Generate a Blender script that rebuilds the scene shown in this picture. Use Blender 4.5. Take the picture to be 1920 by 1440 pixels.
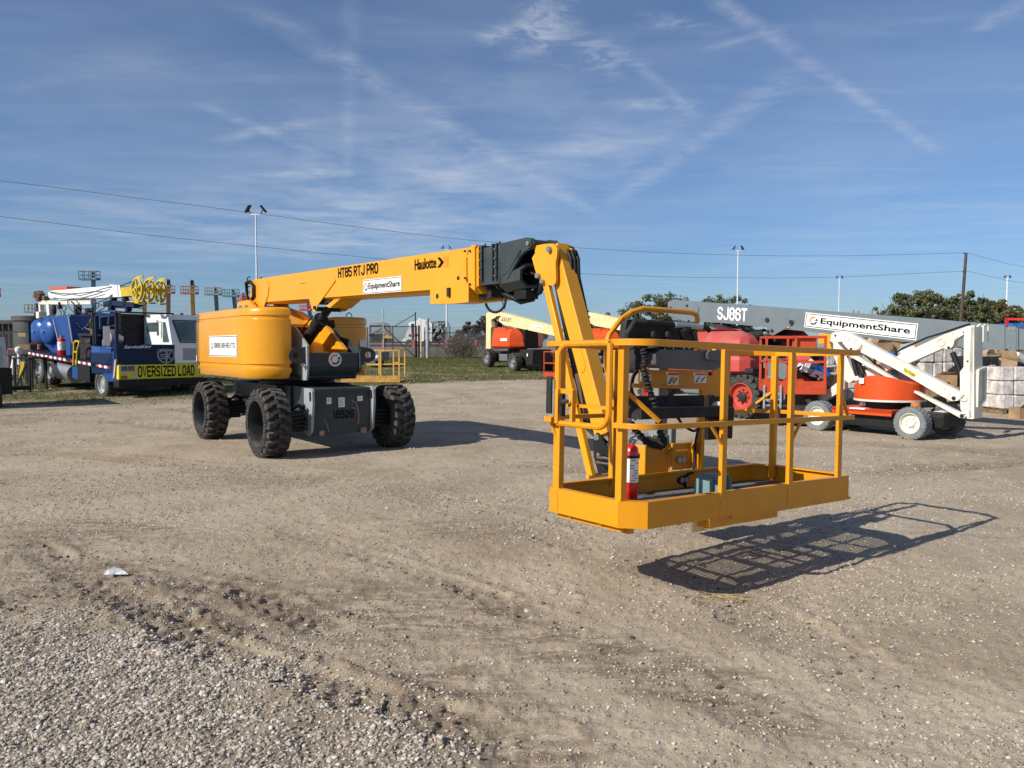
import bpy, math, random
import numpy as np
from mathutils import Vector, Matrix
random.seed(7)
for o in list(bpy.data.objects): bpy.data.objects.remove(o)
scene = bpy.context.scene; COL = scene.collection
R = math.radians
# ---------------- camera ----------------
FPX = 1443.0; HC = 1.6; TH = math.atan(70/FPX)
cam = bpy.data.cameras.new('camera'); camo = bpy.data.objects.new('camera', cam); COL.objects.link(camo)
camo.location = (0, 0, HC); camo.rotation_euler = (math.pi/2 - TH, 0, 0)
cam.sensor_width = 36; cam.lens = 36*FPX/1920; cam.clip_start = .05; cam.clip_end = 5000
scene.camera = camo
scene.render.resolution_x = 1024; scene.render.resolution_y = 768
scene.view_settings.view_transform = 'Standard'; scene.view_settings.look = 'None'
scene.view_settings.exposure = 0.12; scene.view_settings.gamma = 1
# ---------------- sun ----------------
SX, SY = 1.225, .829
EL = math.atan(1/math.hypot(SX, SY)); ROT = math.atan2(-SX, -SY)
sl = bpy.data.lights.new('sun', 'SUN'); sl.energy = 5.0; sl.angle = R(.53); sl.color = (1, .93, .82)
so = bpy.data.objects.new('sun', sl); COL.objects.link(so); so.location = (-20, -14, 20)
so.rotation_euler = Vector((SX, SY, -1)).to_track_quat('-Z', 'Y').to_euler()
# ---------------- pixel helpers (photo is 1920x1440) ----------------
CT, ST = math.cos(TH), math.sin(TH)
def ray(px, py):
    a = (px-960)/FPX; b = (720-py)/FPX
    return Vector((a, CT+b*ST, -ST+b*CT))
def at(px, py, Y):
    d = ray(px, py); t = Y/d.y
    return Vector((d.x*t, Y, HC+d.z*t))
GK = ([-400, 22, 28, 34, 38, 41, 60, 80, 100, 120, 2000], [0, 0, .25, .3, .38, .56, .62, 1.1, 1.45, 1.56, 1.56])
def gz(y): return float(np.interp(y, GK[0], GK[1]))
def gr(px, py):
    d = ray(px, py)
    prev = None
    for Y in np.geomspace(2, 400, 1500):
        t = Y/d.y; z = HC+d.z*t
        if z <= gz(Y): return Vector((d.x*t, Y, gz(Y)))
    return at(px, py, 120)
# ---------------- world ----------------
class NT:
    def __init__(s, tree): s.t = tree; s.n = tree.nodes; s.l = tree.links
    def node(s, typ, **k):
        n = s.n.new(typ)
        for a, b in k.items(): setattr(n, a, b)
        return n
    def put(s, sock, v):
        if isinstance(v, bpy.types.NodeSocket): s.l.new(v, sock)
        elif v is not None: sock.default_value = v
    def m(s, op, a, b=None, c=None, clamp=False):
        n = s.node('ShaderNodeMath', operation=op); n.use_clamp = clamp
        s.put(n.inputs[0], a); s.put(n.inputs[1], b)
        if c is not None: s.put(n.inputs[2], c)
        return n.outputs[0]
    def v(s, op, a, b=None):
        n = s.node('ShaderNodeVectorMath', operation=op); s.put(n.inputs[0], a); s.put(n.inputs[1], b)
        return n.outputs['Value'] if op in ('DOT_PRODUCT', 'LENGTH') else n.outputs[0]
    def ss(s, x, lo, hi, a=0.0, b=1.0):
        n = s.node('ShaderNodeMapRange', interpolation_type='SMOOTHSTEP'); s.put(n.inputs[0], x)
        n.inputs[1].default_value = lo; n.inputs[2].default_value = hi; n.inputs[3].default_value = a; n.inputs[4].default_value = b
        return n.outputs[0]
    def noise(s, vec, scale, detail=4, rough=.5, dist=0.0, out=0):
        n = s.node('ShaderNodeTexNoise'); s.put(n.inputs['Vector'], vec); n.inputs['Scale'].default_value = scale
        n.inputs['Detail'].default_value = detail; n.inputs['Roughness'].default_value = rough; n.inputs['Distortion'].default_value = dist
        return n.outputs[out]
    def mix(s, f, a, b):
        n = s.node('ShaderNodeMix', data_type='RGBA'); s.put(n.inputs[0], f)
        s.put(n.inputs[6], a if isinstance(a, bpy.types.NodeSocket) else (*a, 1)); s.put(n.inputs[7], b if isinstance(b, bpy.types.NodeSocket) else (*b, 1))
        return n.outputs[2]
w = bpy.data.worlds.new("World"); scene.world = w; w.use_nodes = True
N = NT(w.node_tree); N.n.clear()
sky = N.node('ShaderNodeTexSky', sky_type='NISHITA'); sky.sun_disc = False
sky.sun_elevation = EL; sky.sun_rotation = ROT % (2*math.pi); sky.altitude = 0; sky.air_density = 1.0; sky.dust_density = .5; sky.ozone_density = 2.2
tc = N.node('ShaderNodeTexCoord'); g = N.v('NORMALIZE', tc.outputs['Generated'])
sp = N.node('ShaderNodeSeparateXYZ'); N.put(sp.inputs[0], g)
zc = N.m('MAXIMUM', sp.outputs[2], .03)
cb = N.node('ShaderNodeCombineXYZ'); N.put(cb.inputs[0], N.m('DIVIDE', sp.outputs[0], zc)); N.put(cb.inputs[1], N.m('DIVIDE', sp.outputs[1], zc))
P0 = cb.outputs[0]                      # position on a flat cloud layer one unit up
wob = N.v('SCALE', N.v('SUBTRACT', N.noise(P0, 1.6, 3, .6, out=1), (.5, .5, .5)))
wob.node.inputs[3].default_value = .28
P = N.v('ADD', P0, wob)
def sk(px, py):
    d = ray(px, py); return Vector((d.x/d.z, d.y/d.z, 0))
mp = N.node('ShaderNodeMapping'); N.put(mp.inputs[0], P); mp.inputs['Rotation'].default_value = (0, 0, R(35)); mp.inputs['Scale'].default_value = (.55, 2.2, 1)
streak = N.noise(mp.outputs[0], 1.3, 6, .55, .5)
mp2 = N.node('ShaderNodeMapping'); N.put(mp2.inputs[0], P); mp2.inputs['Rotation'].default_value = (0, 0, R(-48)); mp2.inputs['Scale'].default_value = (.5, 3.0, 1)
streak2 = N.noise(mp2.outputs[0], 1.3, 8, .6, .2)
broad = N.noise(P0, .45, 3, .5)
total = N.m('MULTIPLY', N.ss(streak, .42, .8), N.ss(broad, .38, .68))
total = N.m('MULTIPLY', total, .16)
total = N.m('ADD', total, N.m('MULTIPLY', N.ss(streak2, .5, .85), .12))
def dist2(c, rx, ry, ang):
    m_ = N.node('ShaderNodeMapping'); m_.vector_type = 'TEXTURE'; N.put(m_.inputs[0], P0)
    m_.inputs['Location'].default_value = c; m_.inputs['Rotation'].default_value = (0, 0, ang); m_.inputs['Scale'].default_value = (rx, ry, 1)
    return N.v('LENGTH', m_.outputs[0])
def patch(px, py, rx, ry, ang, amt, tex, lo=.4, hi=.7):
    global total
    k = N.m('MULTIPLY', N.ss(dist2(sk(px, py), rx, ry, R(ang)), 1, 0), N.ss(tex, lo, hi))
    total = N.m('ADD', total, N.m('MULTIPLY', k, amt))
fine = N.noise(P, 6.5, 9, .66, .45)
soft = N.noise(P, 1.5, 7, .62, .3)
patch(800, 330, 1.6, 2.4, 20, .40, soft, .30, .75)
patch(1020, 45, .16, .42, 10, .45, fine, .40, .66)
patch(1110, 105, .22, .32, -35, .38, fine, .42, .7)
patch(1270, 45, .25, .10, 20, .28, fine, .4, .7)
patch(930, 70, .10, .12, 20, .5, fine, .4, .7)
patch(575, 325, .45, .16, -5, .32, fine, .34, .68)
patch(500, 245, .55, .10, -30, .25, fine, .34, .68)
patch(1230, 195, .3, .12, 0, .35, fine, .4, .7)
patch(1250, 300, 1.2, 1.8, -30, .22, soft, .4, .8)
patch(600, 440, 3.4, 3.0, 0, .42, soft, .28, .75)
def trail(a, b, wd, amt, tex=None):
    global total
    A = sk(*a); B = sk(*b); D = (B-A); L = D.length; D.normalize(); Nn = Vector((-D.y, D.x, 0))
    wob2 = N.v('SCALE', wob); wob2.node.inputs[3].default_value = .12
    q = N.v('SUBTRACT', N.v('ADD', P0, wob2), A)
    d = N.m('ABSOLUTE', N.v('DOT_PRODUCT', q, Nn)); u = N.m('DIVIDE', N.v('DOT_PRODUCT', q, D), L)
    k = N.m('MULTIPLY', N.ss(d, wd, 0), N.m('MULTIPLY', N.ss(u, -.08, .1), N.ss(u, 1.1, .85)))
    k = N.m('MULTIPLY', k, N.ss(fine, .3, .7, .1, 1.2))
    total = N.m('ADD', total, N.m('MULTIPLY', k, amt))
trail((1300, -30), (1760, 285), .06, .20)
trail((660, -20), (650, 345), .05, .09)
trail((450, 0), (1120, 405), .12, .15)
trail((1500, 130), (1150, 380), .14, .17)
trail((1180, 110), (1310, 220), .05, .16)
trail((1320, 95), (1480, 50), .05, .14)
trail((1830, 60), (1940, -20), .07, .15)
trail((380, 195), (610, 295), .08, .14)
trail((20, 165), (330, 110), .07, .06)
total = N.m('MULTIPLY', total, N.ss(sp.outputs[2], .0, .12, .25, 1))
total = N.m('MINIMUM', N.m('ADD', total, N.m('MULTIPLY', N.ss(N.noise(P0, .8, 4, .55), .3, .75), .11)), .9)
skyt = N.node('ShaderNodeMix', data_type='RGBA', blend_type='MULTIPLY'); skyt.inputs[0].default_value = 1
N.put(skyt.inputs[6], sky.outputs[0]); N.put(skyt.inputs[7], N.mix(N.ss(sp.outputs[2], .02, .32), (.58, .78, 1.10), (.83, .94, 1.12)))
cl = N.mix(total, skyt.outputs[2], (7.6, 8.1, 8.9))
bg = N.node('ShaderNodeBackground'); N.put(bg.inputs[0], cl); bg.inputs[1].default_value = .085
ow = N.node('ShaderNodeOutputWorld'); N.l.new(bg.outputs[0], ow.inputs[0])

# ---------------- materials ----------------
MATS = {}
def mat(name, col, rough=.5, metal=0.0, var=.12, scale=4.0, dust=.0, dustc=(.30, .26, .20), bump=0.0, bscale=30, spec=.5, coat=0.0, low=0.0, grime=0.0, chips=0.0):
    if name in MATS: return MATS[name]
    m_ = bpy.data.materials.new(name); m_.use_nodes = True; T = NT(m_.node_tree); b = T.n['Principled BSDF']
    co = T.node('ShaderNodeTexCoord').outputs['Object']
    n1 = T.noise(co, scale, 5, .6)
    lo_ = tuple(c*(1-var) for c in col); hi_ = tuple(min(1, c*(1+var)) for c in col)
    c = T.mix(T.ss(n1, .3, .7), lo_, hi_)
    dust *= .5
    if grime > 0:      # faint vertical run marks and smudges, and small paint chips
        mpg = T.node('ShaderNodeMapping'); T.put(mpg.inputs[0], co); mpg.inputs['Scale'].default_value = (9, 9, .9)
        st = T.ss(T.noise(mpg.outputs[0], 2.2, 6, .7), .52, .8); sm = T.ss(T.noise(co, 1.1, 6, .72, .6), .45, .75)
        c = T.mix(T.m('MULTIPLY', T.m('MAXIMUM', st, sm), grime), c, tuple(x*.45+.03 for x in col))
    if chips > 0:
        vo = T.node('ShaderNodeTexNoise'); T.put(vo.inputs['Vector'], co); vo.inputs['Scale'].default_value = 55; vo.inputs['Detail'].default_value = 3
        c = T.mix(T.m('MULTIPLY', T.ss(vo.outputs[0], .70, .74), T.m('MULTIPLY', T.ss(T.noise(co, 2.7, 3, .5), .5, .62), chips)), c, (.10, .07, .05))
    if dust > 0 or low > 0:
        n2 = T.noise(co, scale*2.3, 6, .65, .3)
        ge = T.node('ShaderNodeNewGeometry'); sx = T.node('ShaderNodeSeparateXYZ'); T.put(sx.inputs[0], ge.outputs['Normal'])
        f = T.m('MULTIPLY', T.ss(n2, .42, .72), dust)
        f = T.m('ADD', f, T.m('MULTIPLY', T.ss(sx.outputs[2], .5, 1), dust*.6))
        if low > 0:
            sz = T.node('ShaderNodeSeparateXYZ'); T.put(sz.inputs[0], ge.outputs['Position'])
            f = T.m('ADD', f, T.m('MULTIPLY', T.m('MULTIPLY', T.ss(sz.outputs[2], low, 0), T.ss(n2, .3, .65)), .75))
        f = T.m('MINIMUM', f, .92)
        c = T.mix(f, c, dustc)
        T.put(b.inputs['Roughness'], T.m('ADD', T.m('MULTIPLY', f, .5*(1-rough)), rough))
    else:
        T.put(b.inputs['Roughness'], T.ss(n1, .2, .8, max(0, rough-.08), min(1, rough+.08)))
    T.put(b.inputs['Base Color'], c)
    b.inputs['Metallic'].default_value = metal; b.inputs['Specular IOR Level'].default_value = spec
    b.inputs['Coat Weight'].default_value = coat; b.inputs['Coat Roughness'].default_value = .15
    if bump > 0:
        bp = T.node('ShaderNodeBump'); bp.inputs['Strength'].default_value = bump; bp.inputs['Distance'].default_value = .02
        T.put(bp.inputs['Height'], T.noise(co, bscale, 6, .6)); T.put(b.inputs['Normal'], bp.outputs[0])
    MATS[name] = m_; return m_
YEL = (.76, .335, .008)
yel = mat('yellow_paint', YEL, .38, var=.04, scale=2, dust=.07, coat=.12, grime=.30, chips=.8, dustc=(.5, .36, .16))
yelc = mat('cowl_yellow', (.74, .325, .006), .27, var=.03, scale=1.5, dust=.06, coat=.3, grime=.22, chips=.3, dustc=(.5, .36, .16))
yelb = mat('basket_yellow', (.70, .285, .004), .38, var=.06, scale=3, dust=.08, coat=.08, spec=.4, grime=.30, chips=1, dustc=(.55, .38, .18))
grey = mat("machine_grey", (.040, .052, .056), .45, var=.1, dust=.08, low=.22, spec=.35)
lgrey = mat('light_machine_grey', (.30, .33, .34), .45, var=.08, dust=.15)
dgrey = mat('dark_grey_metal', (.020, .022, .025), .55, dust=.12, low=.3, spec=.3)
blk = mat('black_plastic', (.010, .010, .011), .55, var=.3, dust=.04, spec=.3)
blkd = mat('dusty_black', (.016, .016, .017), .65, var=.3, dust=.16, spec=.3)
rub = mat('tyre_rubber', (.032, .031, .030), .85, var=.25, scale=8, dust=.8, dustc=(.20, .175, .14), bump=.25, bscale=60)
rubg = mat('grey_tyre_rubber', (.16, .175, .19), .85, var=.15, scale=8, dust=.2, low=.15)
chrome = mat('bright_steel', (.6, .6, .6), .25, 1.0, var=.1)
steel = mat('dull_steel', (.33, .34, .35), .45, .7, dust=.1)
white = mat('white_paint', (.78, .79, .78), .4, var=.04, dust=.06, grime=.35, chips=.6)
cwhite = mat('cream_white_paint', (.72, .70, .61), .4, var=.05, dust=.12, grime=.4, chips=1, dustc=(.5, .45, .36))
stick = mat('sticker_white', (.82, .82, .80), .35, var=.02)
ink = mat('black_lettering', (.004, .004, .005), .7, var=.05, spec=.1)
inkw = mat('white_lettering', (.85, .85, .85), .4, var=.02)
inko = mat('orange_emblem', (.80, .25, .05), .4, var=.02)
inkn = mat('navy_emblem', (.02, .03, .06), .4, var=.02)
inkr = mat('red_print', (.6, .04, .03), .4, var=.02)
sky1 = mat('scissor_grey', (.150, .185, .205), .4, var=.05, dust=.10)
skyr = mat('faded_red_cowl', (.45, .055, .045), .55, var=.10, scale=1.2, dust=.7, dustc=(.40, .20, .17))
rimr = mat('red_rim', (.50, .05, .025), .5, var=.1, dust=.2)
orng = mat('lift_orange', (.66, .072, .006), .45, var=.05, dust=.06, grime=.3, dustc=(.6, .3, .15))
orng2 = mat('worn_red_orange', (.50, .055, .012), .5, var=.12, dust=.2)
cream = mat('cream_boom', (.74, .64, .34), .45, var=.05, dust=.1, grime=.3)
blue = mat('truck_blue', (.008, .055, .23), .4, var=.12, dust=.05, coat=.1, spec=.35)
bluel = mat('tank_blue', (.010, .075, .30), .25, var=.1, dust=.05, coat=.3)
navy = mat('navy_frame', (.004, .012, .045), .5, dust=.05, spec=.3)
yelk = mat('chrome_yellow', (.56, .40, .012), .5, var=.15, dust=.2, grime=.5)
bump_y = mat('bumper_yellow', (.70, .62, .02), .5, var=.06, dust=.1)
red = mat('red_paint', (.55, .012, .015), .3, var=.08, coat=.3)
rust = mat('rusty_steel', (.11, .06, .035), .8, var=.5, dust=.3)
wood = mat('pallet_wood', (.22, .14, .08), .85, var=.3, dust=.2)
card = mat('cardboard', (.34, .22, .12), .85, var=.2, scale=3, dust=.15, bump=.3, bscale=10)
card2 = mat('pale_cardboard', (.50, .36, .22), .85, var=.15, scale=3, bump=.3, bscale=10)
wrap = mat('shrink_wrapped_white', (.60, .57, .54), .30, var=.35, scale=5, bump=1.0, bscale=9, dust=.5, dustc=(.46, .36, .28))
wrapb = mat('shrink_wrapped_black', (.014, .016, .018), .2, var=.5, scale=8, bump=1.0, bscale=12)
tarp = mat('blue_plastic', (.02, .12, .45), .4, var=.2, bump=.5, bscale=8)
teal = mat('pedal_teal', (.16, .27, .27), .5, var=.15, dust=.25)
mesh_g = mat('grating_steel', (.20, .20, .20), .5, .6, var=.3, dust=.2)
galv = mat('galvanised', (.42, .44, .45), .45, .5, var=.1)
glass = mat('dark_glass', (.07, .11, .115), .06, var=.5, scale=1.5, spec=.8)
pole_w = mat('pole_paint', (.66, .68, .70), .5, var=.05)
polewood = mat('pole_timber', (.075, .055, .045), .9, var=.3)
orange_dk = mat('faded_orange', (.45, .20, .08), .6, var=.15, dust=.2)
# ---------------- mesh helpers ----------------
class MB:
    def __init__(s): s.v = []; s.f = []; s.mi = []; s.sm = []; s.g = []; s.d = 0
    def add(s, vs, fs, m=0, smooth=False):
        o = len(s.v); s.v += [tuple(v) for v in vs]
        for f in fs: s.f.append(tuple(i+o for i in f)); s.mi.append(m); s.sm.append(smooth)
        return s
    def box(s, c, d, rot=None, m=0):
        c = Vector(c); M = rot or Matrix.Identity(3)
        vs = [c + M @ Vector((x*d[0]/2, y*d[1]/2, z*d[2]/2)) for x in (-1, 1) for y in (-1, 1) for z in (-1, 1)]
        return s.add(vs, [(0, 1, 3, 2), (4, 6, 7, 5), (0, 4, 5, 1), (2, 3, 7, 6), (0, 2, 6, 4), (1, 5, 7, 3)], m)
    def bb(s, a, b, m=0):
        a, b = Vector(a), Vector(b); return s.box((a+b)/2, [abs(x) for x in (b-a)], None, m)
    def beam(s, p, q, w, h, side=(1, 0, 0), m=0):
        p, q = Vector(p), Vector(q); d = (q-p).normalized(); x = Vector(side); x = (x - d*x.dot(d)).normalized(); y = d.cross(x)
        vs = [e + x*(a*w/2) + y*(b*h/2) for e in (p, q) for a, b in ((-1, -1), (1, -1), (1, 1), (-1, 1))]
        return s.add(vs, [(3, 2, 1, 0), (4, 5, 6, 7)] + [(i, (i+1) % 4, 4+(i+1) % 4, 4+i) for i in range(4)], m)
    def tube(s, pts, r, n=8, m=0, cap=True):
        pts = [Vector(p) for p in pts]; rs = r if isinstance(r, (list, tuple)) else [r]*len(pts)
        ref = None; rings = []
        for i, p in enumerate(pts):
            d = (pts[min(i+1, len(pts)-1)] - pts[max(i-1, 0)]).normalized()
            if ref is None: ref = Vector((0, 0, 1)) if abs(d.z) < .9 else Vector((1, 0, 0))
            x = (ref - d*ref.dot(d)).normalized(); ref = x; y = d.cross(x)
            rings.append([p + (x*math.cos(2*math.pi*k/n) + y*math.sin(2*math.pi*k/n))*rs[i] for k in range(n)])
        vs = [v for rg in rings for v in rg]
        fs = [(i*n+k, i*n+(k+1) % n, (i+1)*n+(k+1) % n, (i+1)*n+k) for i in range(len(pts)-1) for k in range(n)]
        s.add(vs, fs, m, True)
        if cap:
            s.add(rings[0], [tuple(range(n))[::-1]], m); s.add(rings[-1], [tuple(range(n))], m)
        return s
    def cyl(s, p, q, r, n=16, m=0, r2=None): return s.tube([p, q], [r, r if r2 is None else r2], n, m)
    def prism(s, pts, vec, m=0, m2=None):
        pts = [Vector(p) for p in pts]; vec = Vector(vec); n = len(pts)
        nn = Vector((0, 0, 0))
        for i in range(n): nn += (pts[i]-pts[0]).cross(pts[(i+1) % n]-pts[0])
        if nn.dot(vec) > 0: pts = pts[::-1]
        vs = pts + [p+vec for p in pts]
        s.add(vs, [tuple(range(n)), tuple(range(2*n-1, n-1, -1))], m)
        s.add(vs, [((i+1) % n, i, i+n, (i+1) % n+n) for i in range(n)], m if m2 is None else m2)
        return s
    def lathe(s, prof, c, ax, n=24, m=0, smooth=True, closed=False):
        # prof: list of (radius, distance along axis)
        c = Vector(c); ax = Vector(ax).normalized(); x = ax.orthogonal().normalized(); y = ax.cross(x)
        vs = [c + ax*h + (x*math.cos(2*math.pi*k/n) + y*math.sin(2*math.pi*k/n))*r for r, h in prof for k in range(n)]
        L = len(prof); fs = [(i*n+k, i*n+(k+1) % n, ((i+1) % L)*n+(k+1) % n, ((i+1) % L)*n+k) for i in range(L if closed else L-1) for k in range(n)]
        return s.add(vs, fs, m, smooth)
    def loft(s, poly, levels, m=0, cap=True):
        # poly: 2D outline counter-clockwise; levels: (z, inset, optional dx, dy)
        n = len(poly); P_ = [Vector(p) for p in poly]; nor = []
        for i in range(n):
            a = (P_[i]-P_[i-1]).normalized(); b = (P_[(i+1) % n]-P_[i]).normalized()
            na = Vector((a.y, -a.x)); nb = Vector((b.y, -b.x)); k = (na+nb); k = k/max(.3, k.dot(nb)); nor.append(k)
        vs = []
        for z, ins in levels: vs += [(P_[i].x-nor[i].x*ins, P_[i].y-nor[i].y*ins, z) for i in range(n)]
        L = len(levels)
        s.add(vs, [(j*n+i, j*n+(i+1) % n, (j+1)*n+(i+1) % n, (j+1)*n+i) for j in range(L-1) for i in range(n)], m, True)
        if cap: s.add(vs[:n], [tuple(range(n))[::-1]], m); s.add(vs[-n:], [tuple(range(n))], m)
        return s
    def build(s, name, mats, parent=None, bevel=0, angle=35, segs=2):
        me = bpy.data.meshes.new(name); me.from_pydata(s.v, [], s.f)
        if not isinstance(mats, (list, tuple)): mats = [mats]
        for m_ in mats: me.materials.append(m_)
        me.polygons.foreach_set('material_index', s.mi); me.polygons.foreach_set('use_smooth', s.sm)
        me.update()
        if any(s.sm): me.set_sharp_from_angle(angle=R(angle)); 
        o = bpy.data.objects.new(name, me); COL.objects.link(o)
        if parent is not None: o.parent = parent
        if bevel:
            b = o.modifiers.new('bevel', 'BEVEL'); b.width = bevel; b.segments = segs; b.limit_method = 'ANGLE'; b.angle_limit = R(40); b.harden_normals = False
        return o
def _w(nm):
    f0 = getattr(MB, nm)
    def f(s, *a, **k):
        if s.d == 0: s.g.append((len(s.v), len(s.f)))
        s.d += 1; r = f0(s, *a, **k); s.d -= 1; return r
    setattr(MB, nm, f)
for _n in ('box', 'bb', 'beam', 'tube', 'cyl', 'prism', 'lathe', 'loft'): _w(_n)
def each(mb, name, m_, parent=None, **k):
    """every shape of the builder as an object of its own"""
    out = []; G = mb.g+[(len(mb.v), len(mb.f))]
    for (v0, f0), (v1, f1) in zip(G[:-1], G[1:]):
        q = MB(); q.v = mb.v[v0:v1]; q.f = [tuple(i-v0 for i in f) for f in mb.f[f0:f1]]; q.mi = mb.mi[f0:f1]; q.sm = mb.sm[f0:f1]; out.append(q.build(name, m_, parent, **k))
    return out
def tag(o, label=None, cat=None, group=None, kind=None):
    if label: o['label'] = label
    if cat: o['category'] = cat
    if group: o['group'] = group
    if kind: o['kind'] = kind
    return o
def thing(name, label, cat, M=None, group=None):
    o = bpy.data.objects.new(name, None); COL.objects.link(o); o.empty_display_size = .2
    if M is not None: o.matrix_world = M
    return tag(o, label, cat, group)
def copy_tree(o, parent=None, label=None):
    c = o.copy(); COL.objects.link(c)
    if parent is not None: c.parent = parent
    if label: c['label'] = label
    for ch in [x for x in bpy.data.objects if x.parent == o]: copy_tree(ch, c)
    return c
class Fr:
    """a local frame: x to the right, y backwards, z up"""
    def __init__(s, o, yaw=0, M=None):
        s.M = M if M is not None else Matrix.Translation(Vector(o)) @ Matrix.Rotation(yaw, 4, 'Z')
        s.I = s.M.inverted()
    def _r(s, px, py):
        o = s.I @ Vector((0, 0, HC)); return o, s.I.to_3x3() @ ray(px, py)
    def on(s, ax, px, py, val):
        o, d = s._r(px, py); return o + d*((val-o[ax])/d[ax])
    def X(s, px, py, v): return s.on(0, px, py, v)
    def Y(s, px, py, v): return s.on(1, px, py, v)
    def Z(s, px, py, v): return s.on(2, px, py, v)
def fr_dir(o, u):   # u = forward heading in plan (local -y)
    return Fr(o, math.atan2(u[0], -u[1]))
def zoom(ox, oy, k): return lambda x, y: (ox+x/k, oy+y/k)
def text0(name, s_, m_, parent, BL, BR, TL, bold=0.0, ext=.002, shear=0):
    """lettering fitted between three corners"""
    cu = bpy.data.curves.new(name, 'FONT'); cu.body = s_; cu.size = 1; cu.offset = bold; cu.shear = shear; cu.resolution_u = 3; cu.extrude = 0
    tmp = bpy.data.objects.new(name, cu); COL.objects.link(tmp); bpy.context.view_layer.update()
    me = bpy.data.meshes.new_from_object(tmp); bpy.data.objects.remove(tmp)
    co = np.zeros(len(me.vertices)*3); me.vertices.foreach_get('co', co); co = co.reshape(-1, 3)
    mn, mx = co.min(0), co.max(0)
    BL, BR, TL = Vector(BL), Vector(BR), Vector(TL); ux, uy = BR-BL, TL-BL
    a = (co[:, 0]-mn[0])/(mx[0]-mn[0]); b = (co[:, 1]-mn[1])/(mx[1]-mn[1])
    nn = ux.cross(uy).normalized()*ext
    out = np.outer(a, ux)+np.outer(b, uy)+np.array(BL)+np.array(nn)
    me.vertices.foreach_set('co', out.ravel()); me.materials.clear(); me.materials.append(m_); me.update()
    o = bpy.data.objects.new(name, me); COL.objects.link(o); o.parent = parent
    return o
# block capitals drawn with straight strokes on a 4 x 6 grid
GL = {'0': ['1,0 0,1 0,5 1,6 3,6 4,5 4,1 3,0 1,0'], '1': ['1,5 2,6 2,0'], '2': ['0,5 1,6 3,6 4,5 4,3.8 0,1 0,0 4,0'], '4': ['3,0 3,6 0,2 4,2'], '5': ['4,6 0,6 0,3.3 3,3.5 4,2.6 4,1 3,0 1,0 0,1'], '6': ['4,5 3,6 1,6 0,5 0,1 1,0 3,0 4,1 4,2.5 3,3.4 1,3.4 0,2.6'],
      '7': ['0,6 4,6 1.5,0'], '8': ['1,3.2 0,4 0,5.2 1,6 3,6 4,5.2 4,4 3,3.2 1,3.2 0,2.4 0,1 1,0 3,0 4,1 4,2.4 3,3.2'], 'A': ['0,0 1.6,6 2.4,6 4,0', '.8,2 3.2,2'], 'D': ['0,0 0,6 2.8,6 4,4.8 4,1.2 2.8,0 0,0'],
      'E': ['4,6 0,6 0,0 4,0', '0,3.1 3.4,3.1'], 'F': ['4,6 0,6 0,0', '0,3.1 3.4,3.1'], 'G': ['4,5 3,6 1,6 0,5 0,1 1,0 3,0 4,1 4,3 2.3,3'], 'H': ['0,0 0,6', '4,0 4,6', '0,3 4,3'], 'I': ['2,0 2,6'], 'J': ['0,1.2 1,0 3,0 4,1 4,6'],
      'L': ['0,6 0,0 3.8,0'], 'N': ['0,0 0,6 4,0 4,6'], 'O': ['1,0 0,1 0,5 1,6 3,6 4,5 4,1 3,0 1,0'], 'P': ['0,0 0,6 3,6 4,5 4,3.6 3,2.7 0,2.7'], 'R': ['0,0 0,6 3,6 4,5 4,3.8 3,2.9 0,2.9', '2,2.9 4,0'],
      'S': ['4,5 3,6 1,6 0,5 0,4 1,3.2 3,2.8 4,2 4,1 3,0 1,0 0,1'], 'T': ['0,6 4,6', '2,6 2,0'], 'V': ['0,6 2,0 4,6'], 'Z': ['0,6 4,6 0,0 4,0'], '(': ['2.6,6.4 1.4,5 1.4,1 2.6,-.4'], ')': ['1.4,6.4 2.6,5 2.6,1 1.4,-.4'], '-': ['.6,3 3.4,3'], ' ': []}
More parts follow.
